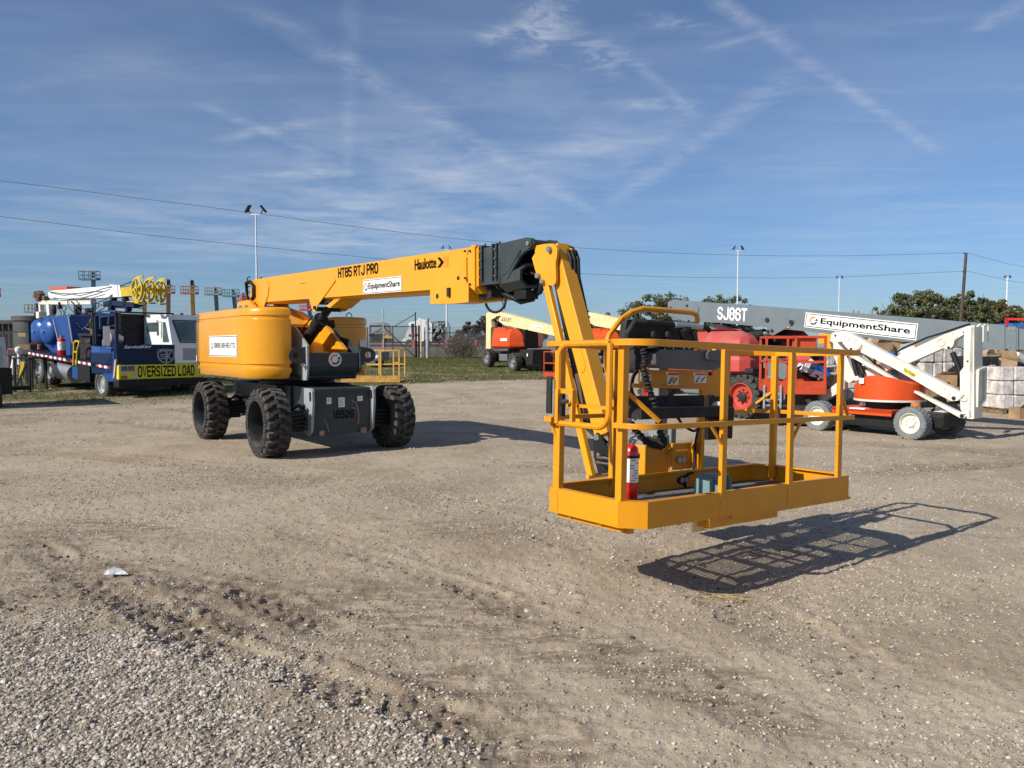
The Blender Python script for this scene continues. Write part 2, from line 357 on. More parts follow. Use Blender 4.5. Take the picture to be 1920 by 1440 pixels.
def text(name, s_, m_, parent, BL, BR, TL, bold=0.0, ext=.002, shear=0, **kw):
    if any(ch not in GL for ch in s_): return text0(name, s_, m_, parent, BL, BR, TL, bold, ext, shear)
    wd = 1.25 if bold >= .035 else .95; adv = [3.1 if ch in 'I(1)-' else (2.6 if ch == ' ' else 5.9) for ch in s_]; off = [-1.4 if ch in 'I(1)-' else 0 for ch in s_]
    tot = sum(adv)-1.9+wd; Hh = 6+wd; mb = MB(); x0 = wd/2
    BL, BR, TL = Vector(BL), Vector(BR), Vector(TL); ux, uy = (BR-BL)/tot, (TL-BL)/Hh; nn = ux.cross(uy).normalized(); lay = 0
    for ch, a, o_ in zip(s_, adv, off):
        for st in GL[ch]:
            P_ = [Vector(tuple(map(float, p.split(',')))) for p in st.split()]; cl = (P_[0]-P_[-1]).length < .01; n = len(P_); L_, R_ = [], []
            if cl: P_ = P_[:-1]; n -= 1
            for i, p in enumerate(P_):
                a1 = (p-P_[i-1]) if (i > 0 or cl) else (P_[1]-p); a2 = (P_[(i+1) % n]-p) if (i < n-1 or cl) else a1
                n1 = Vector((-a1.y, a1.x)).normalized(); n2 = Vector((-a2.y, a2.x)).normalized(); k = n1+n2; k = k/max(.5, k.dot(n2))
                q = p.copy()
                L_.append(q+k*wd/2); R_.append(q-k*wd/2)
            if not cl:   # square caps
                d0 = (P_[0]-P_[1]).normalized()*wd/2; d1 = (P_[-1]-P_[-2]).normalized()*wd/2; full = st in ('0,3 4,3',)
                L_[0] += d0; R_[0] += d0; L_[-1] += d1; R_[-1] += d1
            f_ = lambda v: BL+ux*(v.x+x0+o_+shear*v.y)+uy*(v.y+wd/2)+nn*(ext+lay*.0004)
            vs = [f_(v) for v in L_]+[f_(v) for v in R_]; m = n if cl else n-1
            mb.add(vs, [(n+i, n+(i+1) % n, (i+1) % n, i) for i in range(m)]); lay = (lay+1) % 2
        x0 += a
    return mb.build(name, m_, parent)
def lerpq(q, a, b):   # q = BL, BR, TL ; a,b in 0..1
    BL, BR, TL = [Vector(v) for v in q]; return BL+(BR-BL)*a+(TL-BL)*b
def text_in(name, s_, m_, parent, q, x0, x1, y0, y1, **k):
    return text(name, s_, m_, parent, lerpq(q, x0, y0), lerpq(q, x1, y0), lerpq(q, x0, y1), **k)
def plate(name, m_, parent, q, t=.004, frame=None):
    BL, BR, TL = [Vector(v) for v in q]; n = (BR-BL).cross(TL-BL).normalized()
    mb = MB(); mb.prism([BL, BR, BR+TL-BL, TL], n*t)
    if frame:
        W = .012*(BR-BL).length
        e = (BR-BL).normalized(); f_ = (TL-BL).normalized(); off = n*(t+.001)
        cs = [BL+e*W+f_*W, BR-e*W+f_*W, BR+TL-BL-e*W-f_*W, TL+e*W-f_*W]
        for i in range(4): mb.beam(cs[i]+off, cs[(i+1) % 4]+off, W*.5, .002, n.cross(cs[(i+1) % 4]-cs[i]), 1)
    return mb.build(name, [m_, frame or m_], parent)
def gear(name, parent, q, cx, cy, r, asp=1.0, ext=.003, d=None):
    """ring emblem: orange toothed upper-left arc and dark toothed lower-right arc; r is relative to plate height"""
    BL, BR, TL = [Vector(v) for v in q]; e = (BR-BL).normalized(); f_ = (TL-BL); hgt = f_.length; f_ = f_.normalized(); n = e.cross(f_).normalized()
    c = lerpq(q, cx, cy)+n*ext; rr = r*hgt; mb = MB()
    def arc(a0, a1, m, teeth=True):
        K = 28
        pts_o, pts_i = [], []
        for k in range(K+1):
            a = R(a0+(a1-a0)*k/K); ro = rr*(1.0 if (teeth and (k//3) % 2 == 0) else .84); 
            pts_o.append(c+(e*math.cos(a)+f_*math.sin(a))*ro); pts_i.append(c+(e*math.cos(a)+f_*math.sin(a))*rr*.58)
        vs = pts_o+pts_i; mb.add(vs, [(i, i+1, K+1+i+1, K+1+i) for i in range(K)], m)
    arc(205, 60, 0); arc(225, 350, 1)
    a = R(5); p = c+(e*math.cos(a)+f_*math.sin(a))*rr*.78
    mb.add([p+e*rr*.38+f_*(-.05*rr), p-e*rr*.38+f_*(-.05*rr), p+f_*rr*.5], [(0, 1, 2)], 1)
    return mb.build(name, [inko, inkn], parent)
def tyre(mb, c, ax, r, w, lugs=20, m=0, rib=True, smooth_face=False, lug_h=.06, inner=.66):
    """lugged tyre; ax points to the outer face"""
    c = Vector(c); ax = Vector(ax).normalized(); x = Vector((0, 0, 1)); y = ax.cross(x).normalized(); h = w/2; rc = r-lug_h
    ri = r*inner
    mb.lathe([(ri, h*.86), (rc*.80, h*.98), (rc*.86, h*.98), (rc*.96, h*.9), (rc, h*.72), (rc, -h*.72), (rc*.96, -h*.9), (rc*.84, -h*.98), (ri, -h*.86)], c, ax, 48, m, True, closed=True)
    def pt(a, rad, t): return c+ax*t+(x*math.cos(a)+y*math.sin(a))*rad
    st = 2*math.pi/lugs
    for k in range(lugs):
        for sgn in (1, -1):
            a0 = st*(k+(.25 if sgn > 0 else -.25))
            path = [(h*1.0, -.10, rc*.93, .30), (h*.88, -.06, r-.004, .34), (h*.55, .10, r, .26), (h*.30, .34, r, .24), (h*.02, .42, r, .26), (-h*.10, .40, r-.005, .2)]
            top, bot = [], []
            for t, da, rad, wd in path:
                aa = a0+st*da*1.0
                top.append((pt(aa-st*wd*.85, rad, t*sgn), pt(aa+st*wd*.85, rad, t*sgn)))
                bot.append((pt(aa-st*wd*1.12, rc*.97 if rad > rc else rad-.03, t*sgn), pt(aa+st*wd*1.12, rc*.97 if rad > rc else rad-.03, t*sgn)))
            vs = [p for tp in top for p in tp]+[p for tp in bot for p in tp]; n = len(path); B = 2*n
            fs = []
            for i in range(n-1):
                fs += [(2*i, 2*i+1, 2*i+3, 2*i+2), (2*i+1, B+2*i+1, B+2*i+3, 2*i+3), (B+2*i, 2*i, 2*i+2, B+2*i+2)]
            fs += [(0, B, B+1, 1), (2*n-2, 2*n-1, B+2*n-1, B+2*n-2)]
            mb.add(vs, fs, m)
    if rib:   # open zigzag ring on the sidewall
        for sg in (1, -1):
            mb.lathe([(r*.86, h*.985*sg), (r*.86, h*1.04*sg), (r*.835, h*1.04*sg), (r*.835, h*.98*sg)], c, ax, 48, m, False)
            mb.lathe([(r*.70, h*.9*sg), (r*.70, h*1.04*sg), (r*.665, h*1.04*sg), (r*.665, h*.85*sg)], c, ax, 48, m, False)
            nz = 26
            for k in range(nz):
                a = 2*math.pi*k/nz; b_ = a+math.pi/nz; c2 = a+2*math.pi/nz
                mb.beam(pt(a, r*.69, h*1.0*sg), pt(b_, r*.84, h*1.0*sg), .016, .03, ax, m); mb.beam(pt(b_, r*.84, h*1.0*sg), pt(c2, r*.69, h*1.0*sg), .016, .03, ax, m)
    return mb
def treads(mb, c, ax, r, w, n=28, m=0, inner=.6):
    """plain tyre with shallow tread blocks"""
    c = Vector(c); ax = Vector(ax).normalized(); x = Vector((0, 0, 1)); y = ax.cross(x).normalized(); h = w/2
    mb.lathe([(r*inner, h*.7), (r*.66, h*.98), (r*.85, h), (r*.95, h*.92), (r*.985, h*.7), (r*.985, -h*.7), (r*.95, -h*.92), (r*.85, -h), (r*inner, -h*.7)], c, ax, 40, m, True, closed=True)
    for k in range(n):
        for t in (-.62, 0, .62):
            a = 2*math.pi*(k+(.5 if t == 0 else 0))/n; p = c+ax*(h*t)+(x*math.cos(a)+y*math.sin(a))*(r*.985)
            mb.beam(p+ax*(-h*.24), p+ax*(h*.24), 2*math.pi*r/n*.62, r*.04, (x*-math.sin(a)+y*math.cos(a)), m)
    return mb
def rim(mb, c, ax, r, w, deep=.5, m=0, mh=1, bolts=8, hub=.35):
    """dished wheel centre, ax to the outside"""
    c = Vector(c); ax = Vector(ax).normalized(); h = w/2
    mb.lathe([(r*1.02, h*.9), (r*.97, h*.92), (r*.90, h*.7), (r*.86, h*(1-2*deep)+.02), (r*.45, h*(1-2*deep)), (r*.4, h*(1-2*deep)+.02), (0.001, h*(1-2*deep)+.02)], c, ax, 32, m)
    mb.lathe([(r*1.02, -h*.9), (r*.9, -h*.8), (r*.86, h*(1-2*deep)-.03), (0.001, h*(1-2*deep)-.03)], c, ax, 32, m)
    z0 = h*(1-2*deep)
    mb.lathe([(r*hub, z0), (r*hub, z0+h*.35), (r*hub*.8, z0+h*.42), (.001, z0+h*.42)], c, ax, 20, mh)
    x = Vector((0, 0, 1)); y = ax.cross(x).normalized()
    for k in range(bolts):
        a = 2*math.pi*(k+.3)/bolts; p = c+ax*z0+(x*math.cos(a)+y*math.sin(a))*r*(hub+.14)
        mb.cyl(p, p+ax*.05, r*.045, 6, mh)
    return mb
def cage(mb, M, w_, d_, h_=1.1, t=.04, toe=.14, m=0, posts=(3, 2), mid=True):
    """guard-rail basket; M maps local (x across, y depth, z up)"""
    X = Matrix(M) if M is not None else Matrix.Identity(4)
    side = X.to_3x3()
    def B(a, b, wd=t): mb.beam(X @ Vector(a), X @ Vector(b), wd, wd, side @ Vector((0, 0, 1)) if abs(a[2]-b[2]) < .01 else side @ Vector((1, 0, 0)), m)
    xs = [-w_/2+i*w_/(posts[0]-1) for i in range(posts[0])]
    for sy in (-1, 1):
        for xx in xs: B((xx, sy*d_/2, 0), (xx, sy*d_/2, h_))
    for z in ([h_, h_*.55] if mid else [h_]):
        for sy in (-1, 1): B((-w_/2-.02, sy*d_/2, z), (w_/2+.02, sy*d_/2, z))
        for sx in (-1, 1): B((sx*w_/2, -d_/2, z), (sx*w_/2, d_/2, z))
    for sy in (-1, 1): mb.beam(X @ Vector((-w_/2-.03, sy*(d_/2+.01), toe/2)), X @ Vector((w_/2+.03, sy*(d_/2+.01), toe/2)), toe, .02, side @ Vector((0, 0, 1)), m)
    for sx in (-1, 1): mb.beam(X @ Vector((sx*(w_/2+.02), -d_/2, toe/2)), X @ Vector((sx*(w_/2+.02), d_/2, toe/2)), toe, .02, side @ Vector((0, 0, 1)), m)
    vs = [X @ Vector((a*w_/2, b*d_/2, c)) for c in (-.03, .0) for a, b in ((-1, -1), (1, -1), (1, 1), (-1, 1))]
    mb.add(vs, [(3, 2, 1, 0), (4, 5, 6, 7), (0, 1, 5, 4), (1, 2, 6, 5), (2, 3, 7, 6), (3, 0, 4, 7)], m)
    return mb
# ---------------- ground ----------------
rng = np.random.default_rng(3)
_T = rng.random((256, 256))
def vn(x, y):
    xi = np.floor(x).astype(int); yi = np.floor(y).astype(int); fx = x-xi; fy = y-yi
    fx = fx*fx*(3-2*fx); fy = fy*fy*(3-2*fy)
    a = _T[xi & 255, yi & 255]; b = _T[(xi+1) & 255, yi & 255]; c = _T[xi & 255, (yi+1) & 255]; d = _T[(xi+1) & 255, (yi+1) & 255]
    return a+(b-a)*fx+(c-a)*fy+(a-b-c+d)*fx*fy
def fbm(x, y, f, o=4, g=.5):
    s = 0; a = 1; t = 0
    for i in range(o): s = s+a*(vn(x*f+17.3*i, y*f+9.1*i)-.5); t += a; a *= g; f *= 2.03
    return s/t*2
def sst(x, a, b): t = np.clip((x-a)/(b-a), 0, 1); return t*t*(3-2*t)
TRK = []
for pts, wd, dep, lug in [(((60, 1015), (369, 1205), (654, 1300), (1000, 1400)), .30, .020, 1), (((520, 985), (780, 1075), (1120, 1200), (1500, 1390)), .26, .010, .7),
                          (((-60, 1150), (130, 1105), (300, 1128), (470, 1190)), .30, .014, .8), (((150, 1040), (420, 1110), (620, 1180)), .28, .010, .8),
                          (((-200, 800), (200, 790), (420, 815)), .5, .02, .3), (((-300, 860), (100, 850), (700, 905), (1300, 1080), (1700, 1300)), .45, .008, .2),
                          (((900, 870), (1500, 900), (2100, 850)), .5, .012, .4), (((1300, 830), (1700, 835), (2300, 890)), .5, .012, .4), (((0, 770), (330, 765), (450, 790)), .5, .025, .2)]:
    TRK.append(([gr(*p).xy for p in pts], wd, dep, lug))
def tracks(x, y):
    z = np.zeros_like(x); mud = np.zeros_like(x)
    for pts, wd, dep, lug in TRK:
        L0 = 0
        for a, b in zip(pts[:-1], pts[1:]):
            d = b-a; L = d.length; d = d/L; n = Vector((-d.y, d.x))
            u = (x-a.x)*d.x+(y-a.y)*d.y; v = (x-a.x)*n.x+(y-a.y)*n.y
            v = v+.10*fbm(x, y, .8, 2)
            on = sst(u, -.1, .1)*sst(u, L+.1, L-.1)
            ins = sst(np.abs(v), wd/2, wd/2-.05)*on; berm = np.exp(-((np.abs(v)-wd/2-.04)/.05)**2)*on
            ph = (u+L0)*2*math.pi/.15+np.sign(v)*1.5-np.abs(v)*13+1.2*fbm(x, y, 2.5, 2)
            ridge = sst(np.sin(ph), -.25, .55)-.45
            fad = np.clip(.75+1.1*fbm(x+5, y, .9, 2), .15, 1)
            z += -dep*1.2*ins*fad+ins*fad*lug*.020*ridge*(1+.6*fbm(x, y, 14, 2))+berm*fad*dep*.8*np.clip(.6+1.8*fbm(x, y, 16, 3), 0, 3); mud = np.maximum(mud, np.maximum(ins*(.55+.45*(ridge < 0)), berm*.8)*fad*min(1, .35+lug*.8)); L0 += L
    return z, mud
GX = [gr(*p).xy for p in ((-300, 1165), (0, 1165), (300, 1190), (560, 1270), (760, 1330), (900, 1435), (900, 1500))]
gxa = np.array([(p.x, p.y) for p in GX])
def dense(x, y):
    """how much loose gravel lies there"""
    lim = np.interp(x, gxa[:, 0], gxa[:, 1], left=gxa[0, 1], right=1.5)
    e = lim-y+.28*fbm(x, y, 1.3, 3)
    return sst(e+.5*fbm(x+8, y, 3.5, 3), -.45, .6)
def cov(x, y): return np.clip(.42+1.1*fbm(x+31, y+7, .55, 3), 0, 1)
def grassm(x, y):
    b = np.interp(x, [-40, -16, -9, -6, -3, 0, 2, 3.0, 4], [22, 21.3, 21.8, 25, 27, 30, 31, 60, 400])
    e = y-b+2.2*fbm(x, y, .25, 4)
    return sst(e, -.6, 1.6)
def hgt(x, y):
    near = 1/(1+(y/14)**4)
    z = np.interp(y, GK[0], GK[1])
    z = z+.045*fbm(x, y*1.4, .22, 3)*sst(np.abs(y-13), 0, 3)*0+.009*fbm(x*.7, y*1.5, .5, 3)*near
    t, m = tracks(x, y)
    z = z+t+(.007*fbm(x, y, 3.2, 4)+.011*fbm(x, y, 18, 4, .6))*near
    dm = dense(x, y); z = z+dm*(.02+.012*fbm(x, y, 6, 3))
    cl = np.clip(fbm(x+3, y+50, 7, 3)-.35, 0, 1)*.10*near*(.25+m); z = z+cl
    return z, m, dm
ys = [1.2]
while ys[-1] < 70: ys.append(ys[-1]*(1+(.0055 if ys[-1] < 14 else .012)))
ys += list(np.geomspace(72, 900, 60)); ys = np.array(ys)
tx = np.concatenate([np.linspace(-4, -.8, 60)[:-1], np.linspace(-.8, .8, 620), np.linspace(.8, 4, 60)[1:]])
Yg, Tg = np.meshgrid(ys, tx, indexing='ij'); Xg = Tg*(Yg+.0)
Zg, Mg, Dg = hgt(Xg, Yg)
nr, nc = Yg.shape
co = np.stack([Xg, Yg, Zg], -1).reshape(-1, 3)
ii = np.arange(nr*nc).reshape(nr, nc)
quads = np.stack([ii[:-1, :-1], ii[:-1, 1:], ii[1:, 1:], ii[1:, :-1]], -1).reshape(-1, 4)
def npmesh(name, co, faces, mats, parent=None, smooth=False, mi=None):
    me = bpy.data.meshes.new(name); nv = len(co); k = faces.shape[1]; nf = len(faces)
    me.vertices.add(nv); me.vertices.foreach_set('co', np.ascontiguousarray(co, dtype=np.float32).ravel())
    me.loops.add(nf*k); me.loops.foreach_set('vertex_index', faces.astype(np.int32).ravel())
    me.polygons.add(nf); me.polygons.foreach_set('loop_start', np.arange(0, nf*k, k, dtype=np.int32)); me.polygons.foreach_set('loop_total', np.full(nf, k, dtype=np.int32))
    for m_ in (mats if isinstance(mats, list) else [mats]): me.materials.append(m_)
    me.polygons.foreach_set('use_smooth', np.full(nf, smooth))
    if mi is not None: me.polygons.foreach_set('material_index', mi.astype(np.int32))
    me.update(calc_edges=True)
    o = bpy.data.objects.new(name, me); COL.objects.link(o)
    if parent: o.parent = parent
    return o
# behind and around the camera one coarse surround, lower by a few centimetres
def gmat(name, withattr):
    m_ = bpy.data.materials.new(name); m_.use_nodes = True; T = NT(m_.node_tree); b = T.n['Principled BSDF']
    p = T.node('ShaderNodeNewGeometry').outputs['Position']
    big = T.noise(p, .35, 5, .6); mid = T.noise(p, 2.2, 6, .65); fin = T.noise(p, 38, 5, .7)
    c = T.mix(T.ss(T.noise(p, .9, 8, .72, .6), .38, .66), (.31, .24, .165), (.52, .435, .315)); c = T.mix(T.m('MULTIPLY', T.ss(mid, .35, .7), .5), c, (.40, .325, .235))
    c = T.mix(T.m('MULTIPLY', T.ss(big, .42, .62), .55), c, (.51, .44, .335))
    c = T.mix(T.m('MULTIPLY', T.ss(fin, .35, .7), .45), c, (.31, .245, .17))
    if withattr:
        at_ = T.node('ShaderNodeAttribute', attribute_name='mud').outputs['Fac']
        da = T.node('ShaderNodeAttribute', attribute_name='damp').outputs['Fac']
        gv = T.node('ShaderNodeAttribute', attribute_name='gravel').outputs['Fac']
        ga = T.node('ShaderNodeAttribute', attribute_name='grass').outputs['Fac']
        mpd = T.node('ShaderNodeMapping'); T.put(mpd.inputs[0], p); mpd.inputs['Rotation'].default_value = (0, 0, R(35)); mpd.inputs['Scale'].default_value = (1, 4.5, 1)
        c = T.mix(T.m('MULTIPLY', T.m('MULTIPLY', da, T.ss(T.noise(mpd.outputs[0], 2.4, 8, .75, .5), .40, .60)), .85), c, (.17, .122, .083))
        c = T.mix(T.m('MULTIPLY', at_, .62), c, (.125, .09, .064))
        c = T.mix(T.m('MULTIPLY', gv, .8), c, (.17, .14, .11))
    hh = T.m('MULTIPLY', fin, .35)
    for sc, lo, col, am in ((60, .30, (.74, .68, .58), 1.0), (26, .26, (.72, .67, .58), .9), (130, .34, (.62, .56, .46), .8)):
        vo = T.node('ShaderNodeTexVoronoi'); T.put(vo.inputs['Vector'], p); vo.inputs['Scale'].default_value = sc
        sx = T.node('ShaderNodeSeparateColor'); T.put(sx.inputs[0], vo.outputs['Color'])
        keep = T.m('GREATER_THAN', sx.outputs[0], {60: .52, 26: .80, 130: .45}[sc]); pat = T.ss(T.noise(p, 3.1, 4, .7), .36, .66, .35, 1)
        k = T.m('MULTIPLY', T.ss(vo.outputs['Distance'], lo+.08, lo), keep)
        k = T.m('MULTIPLY', k, pat)
        colv = T.mix(sx.outputs[1], tuple(x*.55 for x in col), col)
        c = T.mix(T.m('MULTIPLY', k, am*.85), c, colv); hh = T.m('ADD', hh, T.m('MULTIPLY', k, {60: .7, 26: 1.4, 130: .3}[sc]))
    if withattr:
        gn = T.noise(p, 5, 6, .7); gcol = T.mix(T.ss(gn, .3, .7), (.065, .080, .022), (.19, .165, .080))
        c = T.mix(T.m('MULTIPLY', ga, T.ss(T.noise(p, .8, 6, .7), .33, .55, .35, .95)), c, gcol)
        # sealed road beyond the fence
        spx = T.node('ShaderNodeSeparateXYZ'); T.put(spx.inputs[0], p)
        c = T.mix(T.m('MULTIPLY', T.m('MULTIPLY', T.ss(spx.outputs[1], 84, 88), T.ss(spx.outputs[1], 135, 130)), .9), c, (.23, .225, .22))
        c = T.mix(T.m('MULTIPLY', T.m('MULTIPLY', T.ss(spx.outputs[1], 63, 66), T.ss(spx.outputs[1], 86, 82)), .75), c, T.mix(gn, (.10, .095, .04), (.22, .18, .12)))
    T.put(b.inputs['Base Color'], c); b.inputs['Roughness'].default_value = .95; b.inputs['Specular IOR Level'].default_value = .2
    bp = T.node('ShaderNodeBump'); bp.inputs['Strength'].default_value = 1.0; bp.inputs['Distance'].default_value = .016
    T.put(bp.inputs['Height'], hh); T.put(b.inputs['Normal'], bp.outputs[0])
    return m_
gm = gmat('dirt_and_gravel', True)
ground = npmesh('ground', co, quads[:, ::-1] if False else quads, gm, smooth=True)
ground['kind'] = 'structure'
def attr(o, n, arr):
    a = o.data.attributes.new(n, 'FLOAT', 'POINT'); a.data.foreach_set('value', np.ascontiguousarray(arr, dtype=np.float32).ravel())
lum = np.clip(.5+1.5*fbm(Xg*.8+4, Yg*.6+2, .55, 4), 0, 1)
# damp brown bands seen in the yard
def blob(px, py, rx, ry, ang=0):
    c = gr(px, py); dx = Xg-c.x; dy = Yg-c.y; ca, sa = math.cos(ang), math.sin(ang)
    u = (dx*ca+dy*sa)/rx; v = (-dx*sa+dy*ca)/ry
    return sst(np.sqrt(u*u+v*v)+.55*fbm(Xg, Yg, 1.3, 4), 1.15, .35)
dm_ = np.maximum.reduce([blob(1150, 1240, 1.1, .35, -.5), blob(860, 1290, .6, .35, -.6), blob(1330, 1320, .9, .2, -.6), blob(900, 1400, .6, .25, -.3), blob(300, 900, 3, .8, -.1)*.6, blob(160, 780, 3.5, 1.2, 0)*.7,
                         blob(150, 1000, 1.2, .5, -.3), blob(350, 1120, 2.0, .55, -.5), blob(800, 1150, 1.3, .45, -.6)*.8, blob(700, 1330, .9, .3, -.6)*.8, blob(620, 1150, 1.0, .4, -.5), blob(430, 770, 2, .8, 0)*.5, blob(850, 990, .8, .5, -.5)*.8, blob(1850, 1000, 1, .4, 0)*.5])
attr(ground, 'mud', Mg); attr(ground, 'damp', np.clip(dm_*(.5+.8*lum), 0, 1)); attr(ground, 'gravel', Dg); attr(ground, 'grass', grassm(Xg, Yg))
# outer surround
mb = MB(); rr = [0.01, 6, 20, 60, 200, 900]; n = 48
def gzz(x, y): return gz(y)-.09
vs = []
for r_ in rr:
    for k in range(n):
        a = 2*math.pi*k/n; x, y = r_*math.cos(a), r_*math.sin(a); vs.append((x, y, (gz(y)-.09 if r_ < 100 else gz(y)-.25)))
mb.add(vs, [(i*n+k, i*n+(k+1) % n, (i+1)*n+(k+1) % n, (i+1)*n+k) for i in range(len(rr)-1) for k in range(n)][::-1])
surround = mb.build('outer_ground', gmat('dirt_plain', False)); surround['kind'] = 'structure'
surround.data.flip_normals() if surround.data.polygons[5].normal.z < 0 else None

# ---------------- loose stones ----------------
def gzh(x, y): return hgt(x, y)[0]
def stone_mat(k=1.0):
    m_ = bpy.data.materials.new('gravel_stone'); m_.use_nodes = True; T = NT(m_.node_tree); b = T.n['Principled BSDF']
    rnd = T.node('ShaderNodeNewGeometry').outputs['Random Per Island']
    cr = T.node('ShaderNodeValToRGB'); T.put(cr.inputs[0], rnd); e = cr.color_ramp.elements
    e[0].position = 0; e[0].color = (.22, .18, .145, 1); e[1].position = 1; e[1].color = (.82, .78, .70, 1)
    for q in (e[0], e[1]): q.color = tuple(c*k for c in q.color[:3])+(1,)
    for p_, c_ in ((.25, (.36, .30, .24, 1)), (.5, (.48, .42, .34, 1)), (.75, (.60, .54, .46, 1)), (.92, (.72, .66, .58, 1))):
        q = e.new(p_); q.color = tuple(c*k for c in c_[:3])+(1,)
    p = T.node('ShaderNodeNewGeometry').outputs['Position']
    c = T.mix(T.m('MULTIPLY', T.ss(T.noise(p, 90, 4, .7), .4, .7), .3), cr.outputs[0], (.40, .33, .25))
    T.put(b.inputs['Base Color'], c); b.inputs['Roughness'].default_value = .9; b.inputs['Specular IOR Level'].default_value = .25
    return m_
stm = stone_mat(.86); stm2 = stone_mat(.74)
ph = (1+5**.5)/2
ICO = np.array([(-1, ph, 0), (1, ph, 0), (-1, -ph, 0), (1, -ph, 0), (0, -1, ph), (0, 1, ph), (0, -1, -ph), (0, 1, -ph), (ph, 0, -1), (ph, 0, 1), (-ph, 0, -1), (-ph, 0, 1)])/math.sqrt(1+ph*ph)
ICF = np.array([(0, 11, 5), (0, 5, 1), (0, 1, 7), (0, 7, 10), (0, 10, 11), (1, 5, 9), (5, 11, 4), (11, 10, 2), (10, 7, 6), (7, 1, 8), (3, 9, 4), (3, 4, 2), (3, 2, 6), (3, 6, 8), (3, 8, 9), (4, 9, 5), (2, 4, 11), (6, 2, 10), (8, 6, 7), (9, 8, 1)])
OCT = np.array([(1, 0, 0), (0, 1, 0), (-1, 0, 0), (0, -1, 0), (0, 0, 1), (0, 0, -1)], float); OCF = np.array([(0, 1, 4), (1, 2, 4), (2, 3, 4), (3, 0, 4)])
def stones(name, x, y, r, ico=True, jit=.28, flat=.62, mt=None):
    n = len(x); B, F = (ICO, ICF) if ico else (OCT, OCF); k = len(B)
    V = B[None]*(1+jit*(rng.random((n, k, 1))-.5)*2)
    a = rng.random(n)*2*math.pi; ca, sa = np.cos(a), np.sin(a)
    sc = np.stack([np.ones(n), .6+.35*rng.random(n), flat*(.6+.6*rng.random(n))], -1)*r[:, None]
    V = V*sc[:, None, :]
    # small tilt then spin
    t = (rng.random(n)-.5)*.9; ct, st_ = np.cos(t)[:, None], np.sin(t)[:, None]
    X_, Z_ = V[..., 0]*ct-V[..., 2]*st_, V[..., 0]*st_+V[..., 2]*ct; V[..., 0], V[..., 2] = X_, Z_
    Xr = V[..., 0]*ca[:, None]-V[..., 1]*sa[:, None]; Yr = V[..., 0]*sa[:, None]+V[..., 1]*ca[:, None]
    z = gzh(x, y)+sc[:, 2]*.35
    C_ = np.stack([Xr+x[:, None], Yr+y[:, None], V[..., 2]+z[:, None]], -1).reshape(-1, 3)
    F_ = (F[None]+np.arange(n)[:, None, None]*k).reshape(-1, 3)
    o = npmesh(name, C_, F_, mt or stm); o['kind'] = 'stuff'; return o
def scatter(n, y0, y1, dens_fn, tmax=.74, pw=0):
    y = np.sqrt(rng.random(n)*(y1**2-y0**2)+y0**2); x = (rng.random(n)*2-1)*tmax*y
    k = rng.random(n) < dens_fn(x, y); return x[k], y[k]
x, y = scatter(200000, 2.3, 5.6, lambda x, y: dense(x, y)*np.clip(.85+.5*fbm(x, y, 2, 2), 0, 1)); r_ = .0038+.0092*rng.random(len(x))**1.9; stones('gravel', x, y, r_)
x, y = scatter(3200, 2.3, 5.4, dense); r_ = .010+.010*rng.random(len(x))**2; stones('gravel', x, y, r_)
x, y = scatter(130000, 2.4, 9.5, lambda x, y: (.18+.82*sst(fbm(x+9, y+4, .9, 3)+.5*fbm(x*3, y*3, 2, 2), -.1, .6))*(1-.5*dense(x, y))); r_ = .0032+.0085*rng.random(len(x))**2.4; stones('loose_gravel', x, y, r_, mt=stm2)
x, y = scatter(90000, 9.5, 26, lambda x, y: (.15+.85*sst(fbm(x+9, y+4, .5, 4), -.15, .6))*(1-grassm(x, y))); r_ = .007+.015*rng.random(len(x))**2.6; stones('loose_gravel', x, y, r_, ico=False, mt=stm2)
x, y = scatter(5000, 2.6, 20, lambda x, y: .1+.9*sst(fbm(x+2, y+77, .7, 3), .05, .5)); r_ = .009+.014*rng.random(len(x))**2.4; stones('loose_gravel', x, y, r_, mt=stm2)
x, y = scatter(90000, 2.4, 7.5, lambda x, y: .25+.75*sst(fbm(x+19, y+4, 1.3, 3), -.3, .4)); r_ = .0022+.0032*rng.random(len(x))**1.5; stones('loose_gravel', x, y, r_, ico=False, mt=stone_mat(.62))
# dark soil crumbs along the ruts
clod = mat('soil_clod', (.095, .068, .048), .95, var=.3, scale=20)
x, y = scatter(120000, 2.6, 14, lambda x, y: np.clip(tracks(x, y)[1]*1.0*sst(fbm(x, y, 3.3, 3), -.2, .4), 0, 1)*.5)
r_ = .004+.014*rng.random(len(x))**3.2; stones('soil_crumbs', x, y, r_, mt=clod, jit=.4)
# pale broken limestone at the edge of the grass
x, y = scatter(9000, 20, 34, lambda x, y: sst(fbm(x, y, .5, 3), 0, .6)*(x < 5)*.6, .7); r_ = .015+.04*rng.random(len(x))**3
lime = mat('limestone_chip', (.50, .46, .40), .9, var=.25)
stones('limestone_chips', x, y, r_, ico=False, mt=lime)
